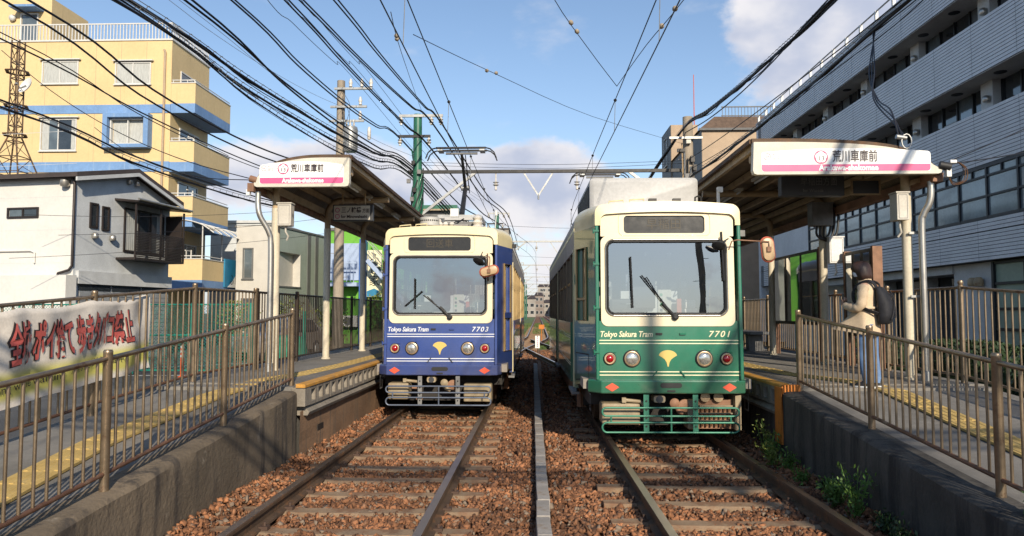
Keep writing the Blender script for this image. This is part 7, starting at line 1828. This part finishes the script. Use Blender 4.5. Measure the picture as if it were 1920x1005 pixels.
# parked car seen through the platform fence
def car():
    t = thing('parked_car', 'beige hatchback parked in the street behind the platform fence', 'car', (-9.4,27.0,-.1), R(80))
    prof = [(-2.0,.32),(-2.02,.62),(-1.95,.86),(-1.05,.98),(-.45,1.42),(.25,1.50),(1.15,1.46),(1.75,1.02),(1.95,.90),(2.0,.55),(1.95,.30)]
    mb = MB(); rings = []
    for w, k in ((-.80,.93),(-.78,.98),(-.4,1),(.4,1),(.78,.98),(.80,.93)):
        rings.append([(x*k, w*(1-.18*max(0,(z-.95)/.55)), .3+(z-.3)*k) for x, z in prof])
    mb.loft(rings); mb.build('body', 'car_paint', t, smooth=35)
    for s in (-1, 1):
        for pts in ([(-.90,1.0),(-.42,1.36),(.22,1.42),(.22,1.0)],[(.30,1.0),(.30,1.42),(1.05,1.38),(1.45,1.02)]):
            mb = MB(); mb.face([(x, s*(.815-.05*(z-1)/.4*1.6), z) for x, z in pts]); mb.build('side_window', 'pane_dark', t)
        for x in (-1.25, 1.25):
            mb = MB(); mb.lathe([(.30,0),(.31,.03),(.31,.17),(.27,.2)], (x,s*.64,.31), (0,s,0), 20); w = mb.build('wheel', 'rubber', t, smooth=40)
            mb = MB(); mb.lathe([(.2,.0),(.17,.03),(.05,.035)], (x,s*.835,.31), (0,s,0), 14); mb.build('hubcap', 'galv', w, smooth=40)
        mb = MB(); mb.cbox((-1.94,s*.55,.75),(.10,.35,.14)); mb.build('headlight', 'lens', t, bevel=.03)
        mb = MB(); mb.cbox((1.93,s*.62,.85),(.10,.22,.22)); mb.build('tail_light', 'tail_red', t, bevel=.03)
    mb = MB(); mb.face([(-1.02,-.66,1.0),(-1.02,.66,1.0),(-.50,.58,1.39),(-.50,-.58,1.39)]); mb.build('windscreen', 'pane_mid', t, loc=(-.03,0,.015))
car()
def shrub(label, x, y, z0, z1, r, n, seed):
    rng = random.Random(seed); t = thing('shrub', label, 'shrub', (x,y,z0), group='yellow-green shrubs behind the platform fence')
    mb = MB()
    for k in range(5): mb.tube([(0,0,0),(rng.gauss(0,.1),rng.gauss(0,.1),(z1-z0)*.5),(rng.gauss(0,r*.6),rng.gauss(0,r*.5),(z1-z0)*.85)], [.03,.02,.008], 5)
    mb.build('branches', 'stem', t)
    pts = []
    for _ in range(n):
        a = rng.uniform(0,2*PI); q = rng.random()**.5; h = rng.random()
        pts.append((r*q*math.cos(a)*(.7+.5*nz(a,h*3,seed)), r*q*math.sin(a)*.8, (z1-z0)*(.15+.85*h)*(1-.15*q)))
    mb = MB(); leaves(mb, pts, .07, rng); mb.build('foliage', 'leaf_yellow', t)
for i, (x, y, z1, r) in enumerate(((-10.4,31,2.3,1.1),(-8.9,32,2.0,1.0),(-12.4,30.5,2.2,1.1),(-7.0,33,2.6,.9))):
    shrub(('yellow-green shrub behind the roof of the parked car','yellow-green shrub right of the parked car','yellow-green shrub below the painted shop sign','loose shrub climbing beside the concrete pole')[i], x, y, -.1, z1, r, 700, 40+i)
# marker boards between the tracks
t = thing('marker_board', 'small white vertical marker board on a post between the tracks', 'sign', (-.03,30.5,-.2))
mb = MB(); mb.cyl((0,0,0),(0,0,.75),.02,8); mb.build('post', 'rail_side', t)
mb = MB(); mb.box(-.09,.09,-.03,-.015,.32,.82); bd = mb.build('board', 'sign_white', t)
for k in range(6):
    ch = '車両接触限界'[k]; text_obj('board_letter', ch, .075, lambda u, v, k=k: (u, -.034, .78-.08*k+v), 'sign_ink' if k in (0,4,5) else 'sign_pink', bd)
t = thing('marker_board', 'small orange marker board farther along between the rails', 'sign', (.20,44,-.2))
mb = MB(); mb.cyl((0,0,0),(0,0,.95),.025,8); mb.build('post', 'orange_paint', t)
mb = MB(); mb.box(-.16,.16,-.03,-.01,.80,1.05); mb.build('board', 'orange_paint', t)

# ------------------------------------------------------------------ the waiting woman and her backpack
mat('skin', (.55, .34, .25), .5, var=.05)
mat('hair', (.055, .028, .020), .45, var=.3, scale=12, mapscale=(6,6,.8))
mat('coat', (.62, .475, .32), .8, var=.08, scale=4, bump=.08, bscale=30)
mat('jeans', (.13, .22, .40), .8, var=.2, scale=5, bump=.06, bscale=60)
mat('pack', (.010, .010, .014), .75, var=.3, scale=6, bump=.2, bscale=20)
mat('shoe', (.02, .02, .025), .6, var=.2)
mat('mask', (.70, .72, .74), .8, var=.03)
def woman(x, y, z, rz):
    t = thing('person', 'person in beige coat and blue jeans standing on the ramp looking down at a phone', 'person', (x,y,z), rz)
    # body skeleton
    V = [(0,0,.80),(0,.0,.98),(0,-.01,1.15),(0,.0,1.29),(0,.025,1.36),(0,.06,1.42),(0,.075,1.50),
         (-.085,0,.76),(-.088,.03,.42),(-.085,-.01,.10),(-.09,.10,.045),
         (.085,0,.76),(.092,-.02,.42),(.090,-.06,.10),(.095,.05,.045),
         (-.155,.0,1.26),(-.20,.02,1.02),(-.10,.20,1.02),(-.05,.26,1.06),
         (.155,.0,1.26),(.205,.03,1.02),(.10,.21,1.03),(.05,.27,1.07)]
    E_ = [(0,1),(1,2),(2,3),(3,4),(4,5),(5,6),(0,7),(7,8),(8,9),(9,10),(0,11),(11,12),(12,13),(13,14),(3,15),(15,16),(16,17),(17,18),(3,19),(19,20),(20,21),(21,22)]
    rad = [.125,.10,.115,.09,.045,.075,.075,.085,.058,.038,.030,.085,.058,.038,.030,.055,.042,.030,.026,.055,.042,.030,.026]
    me = bpy.data.meshes.new('body'); me.from_pydata(V, E_, []); me.materials.append(M['skin'])
    o = bpy.data.objects.new('body', me); COL.objects.link(o); o.parent = t
    sk = o.modifiers.new('skin', 'SKIN'); sk.use_smooth_shade = True
    for i, r in enumerate(rad): me.skin_vertices[0].data[i].radius = (r, r*.82 if i < 4 else r)
    me.skin_vertices[0].data[0].use_root = True
    sb = o.modifiers.new('sub', 'SUBSURF'); sb.levels = 2; sb.render_levels = 2
    # hands closing on a phone
    for s in (-1, 1):
        for k in range(4):
            mb = MB(); bx = s*.045; mb.tube([(bx,.262+.004*k,1.045+.018*k),(bx*.6,.30,1.05+.018*k),(bx*.15,.305,1.055+.018*k)], [.0095,.009,.007], 6); mb.build('finger', 'skin', t, smooth=70)
        mb = MB(); mb.tube([(s*.05,.255,1.10),(s*.03,.26,1.125),(s*.01,.27,1.135)], [.011,.010,.008], 6); mb.build('thumb', 'skin', t, smooth=70)
    def ring(cx, cy, rx, ry, zz, n=24, ph=0., wob=0., f=None):
        out = []
        for i in range(n):
            a = 2*PI*i/n; k = 1 + wob*math.sin(a*5+ph)
            p = (cx+rx*k*math.cos(a), cy+ry*k*math.sin(a), zz)
            out.append(f(a, p) if f else p)
        return out
    # jeans
    for s, kx, ky, ax, ay in ((-1,.03,.03,-.085,-.01),(1,.0,-.02,.09,-.06)):
        hx = s*.085; kn = (s*.090, ky); 
        mb = MB(); mb.loft([ring(ax,ay,.052,.060,.065,14), ring(ax,ay,.056,.064,.10,14,1,.05), ring(s*.088,(ay+ky)/2,.062,.068,.24,14,2,.04), ring(kn[0],kn[1],.066,.074,.42,14,3,.04), ring(s*.087,ky*.5,.078,.088,.62,14,1,.02), ring(hx,0,.092,.105,.80,14)]); mb.build('jeans_leg', 'jeans', t, smooth=70)
        # shoe
        mb = MB(); sx, sy = ax, ay
        mb.loft([ring(sx,sy+.045,.044,.128,.002,16), ring(sx,sy+.045,.047,.132,.020,16), ring(sx,sy+.045,.046,.130,.030,16)]); mb.build('shoe_sole', 'mask', t, smooth=40)
        mb = MB(); mb.loft([ring(sx,sy+.045,.045,.128,.030,16), ring(sx,sy+.035,.044,.11,.06,16), ring(sx,sy+.0,.046,.066,.095,16), ring(sx,sy-.005,.046,.056,.115,16)]); mb.build('shoe', 'shoe', t, smooth=50)
    # coat: front flares forward in the wind
    def fl(amt, lift):
        def g(a, p):
            fr = max(0, math.sin(a)); return (p[0]*(1-.12*fr*amt), p[1]+amt*.26*fr**1.5, p[2]+lift*fr)
        return g
    C = [(1.345,.060,.062,.02,0,0),(1.325,.105,.080,.01,0,0),(1.295,.150,.092,.0,0,0),(1.25,.170,.104,-.005,0,0),(1.15,.160,.110,.0,.0,0),(1.02,.150,.115,.005,.08,0),(.93,.160,.125,.01,.2,.01),(.84,.176,.140,.01,.45,.02),(.76,.186,.150,.01,.75,.04),(.69,.194,.158,.01,1.0,.06),(.67,.195,.160,.01,1.04,.065)]
    mb = MB(); mb.loft([ring(0,cy,rx,ry,zz,48,zz*5,.018+.07*max(0,(1.02-zz)),fl(am,li)) for zz, rx, ry, cy, am, li in C], cap=False); mb.build('coat', 'coat', t, smooth=70)
    for s in (-1, 1):
        P_ = [Vector((s*.150,.0,1.265)),Vector((s*.195,.0,1.17)),Vector((s*.208,.02,1.04)),Vector((s*.185,.09,1.0)),Vector((s*.12,.19,1.02)),Vector((s*.085,.23,1.035))]
        pp = [Vector(p) for p in curve([tuple(p) for p in P_], 4)]; n = len(pp)
        mb = MB(); mb.tube(pp, [.068-.024*i/(n-1)+.005*math.sin(i*1.9) for i in range(n)], 14); mb.build('coat_sleeve', 'coat', t, smooth=70)
    mb = MB(); mb.loft([ring(0,.025,.072,.070,1.30,20), ring(0,.02,.082,.080,1.345,20), ring(0,.015,.078,.074,1.385,20), ring(0,.02,.066,.062,1.375,20)], cap=False); mb.build('coat_collar', 'coat', t, smooth=60)
    # belt line at the back
    mb = MB(); mb.tube([(.176*math.cos(R(a)), .005+.130*math.sin(R(a)), 1.005) for a in range(180, 361, 15)], .016, 6); mb.build('coat_belt', 'coat', t, smooth=60)
    # hair: bob; the head is turned further to the side than the shoulders
    hc, hs = math.cos(R(28)), math.sin(R(28))
    def H(p): return (p[0]*hc-(p[1]-.05)*hs, .05+p[0]*hs+(p[1]-.05)*hc, p[2])
    def turn(mb): mb.v = [H(p) for p in mb.v]; return mb
    mb = MB(); rg = []
    for zz, rx, ry, cy in ((1.365,.092,.088,.030),(1.375,.106,.104,.036),(1.42,.114,.118,.046),(1.50,.112,.120,.056),(1.55,.098,.108,.060),(1.585,.066,.078,.060),(1.60,.02,.025,.060)):
        r_ = []
        for i in range(28):
            a = 2*PI*i/28; k = 1+.03*math.sin(a*13+zz*6)+.015*math.sin(a*29)
            X_, Y_ = rx*k*math.cos(a), ry*k*math.sin(a)
            if zz < 1.50 and math.sin(a) > .55: Y_ *= .62
            r_.append((X_, cy+Y_, zz - (.03*max(0,math.sin(a)) if zz < 1.45 else 0)))
        rg.append(r_)
    mb.loft(rg); turn(mb).build('hair', 'hair', t, smooth=70)
    # face: mask, nose, eyes, ears
    mb = MB(); mb.loft([ring(0,.098,.052,.048,1.40,16), ring(0,.105,.058,.058,1.435,16), ring(0,.103,.052,.052,1.475,16)]); turn(mb).build('face_mask', 'mask', t, smooth=60)
    for s in (-1, 1):
        mb = MB(); mb.lathe([(.0,0),(.012,.003),(.012,.006),(.0,.010)], (s*.030,.148,1.495), (0,1,0), 10); turn(mb).build('eye', 'pack', t)
        mb = MB(); mb.lathe([(.0,0),(.022,.004),(.018,.012),(.0,.014)], (s*.078,.07,1.475), (s,0,0), 10); turn(mb).build('ear', 'skin', t, smooth=60)
    mb = MB(); mb.tube([(0,.148,1.50),(0,.162,1.478)], [.008,.012], 6); turn(mb).build('nose', 'skin', t, smooth=60)
    ph = thing('mobile_phone', 'dark mobile phone held in both hands by the person in beige', 'phone', (x,y,z), rz)
    mb = MB(); mb.box(-.036,.036,.285,.293,1.045,1.19); mb.build('case', 'pack', ph, bevel=.004)
    mb = MB(); mb.box(-.032,.032,.282,.2845,1.052,1.183); mb.build('screen', 'pane_dark', ph)
    # backpack
    b = thing('backpack', 'black backpack worn on the back of the person in beige', 'backpack', (x,y,z), rz)
    mb = MB(); rg = []
    for zz, rx, d0, d1 in ((.80,.10,-.15,-.23),(.82,.135,-.135,-.27),(.92,.145,-.135,-.30),(1.05,.150,-.13,-.29),(1.16,.145,-.125,-.25),(1.24,.125,-.12,-.20),(1.27,.09,-.12,-.16)):
        r_ = []
        for i in range(24):
            a = 2*PI*i/24; ca, sa = math.cos(a), math.sin(a); q = .5
            X_ = rx*math.copysign(abs(ca)**.6, ca); yc, ry = (d0+d1)/2, abs(d1-d0)/2; Y_ = yc+ry*math.copysign(abs(sa)**.7, sa)
            k = 1+.05*nz(X_*12, Y_*12, zz*9); r_.append((X_*k + .035*(zz-1.0), Y_*k, zz))
        rg.append(r_)
    mb.loft(rg); mb.build('bag', 'pack', b, smooth=60)
    mb = MB(); mb.tube([tuple(p) for p in curve([(-.10,-.30,.86),(-.03,-.315,.98),(.05,-.30,1.12),(.02,-.26,1.22)], 5)], .009, 6); mb.build('seam_piping', 'pack', b)
    mb = MB(); mb.tube([tuple(p) for p in curve([(.10,-.30,.88),(.12,-.29,1.05),(.10,-.24,1.2)], 5)], .008, 6); mb.build('seam_piping', 'pack', b)
    for s in (-1, 1):
        mb = MB(); p = [(s*.09,-.135,1.25),(s*.11,-.115,1.305),(s*.115,-.04,1.34),(s*.12,.07,1.295),(s*.135,.125,1.20),(s*.17,.10,1.08),(s*.185,-.02,.99),(s*.13,-.16,.93)]
        pts = [Vector(q) for q in curve(p, 5)]
        for i in range(len(pts)-1): mb.bar(pts[i], pts[i+1], .045, .014, up=(pts[i]-Vector((0,0,1.15))).normalized())
        mb.build('shoulder_strap', 'pack', b, smooth=70)
    t.scale = b.scale = ph.scale = (.925,)*3
    return t
woman(3.84, 8.87, zr(8.87)-.015, R(52))
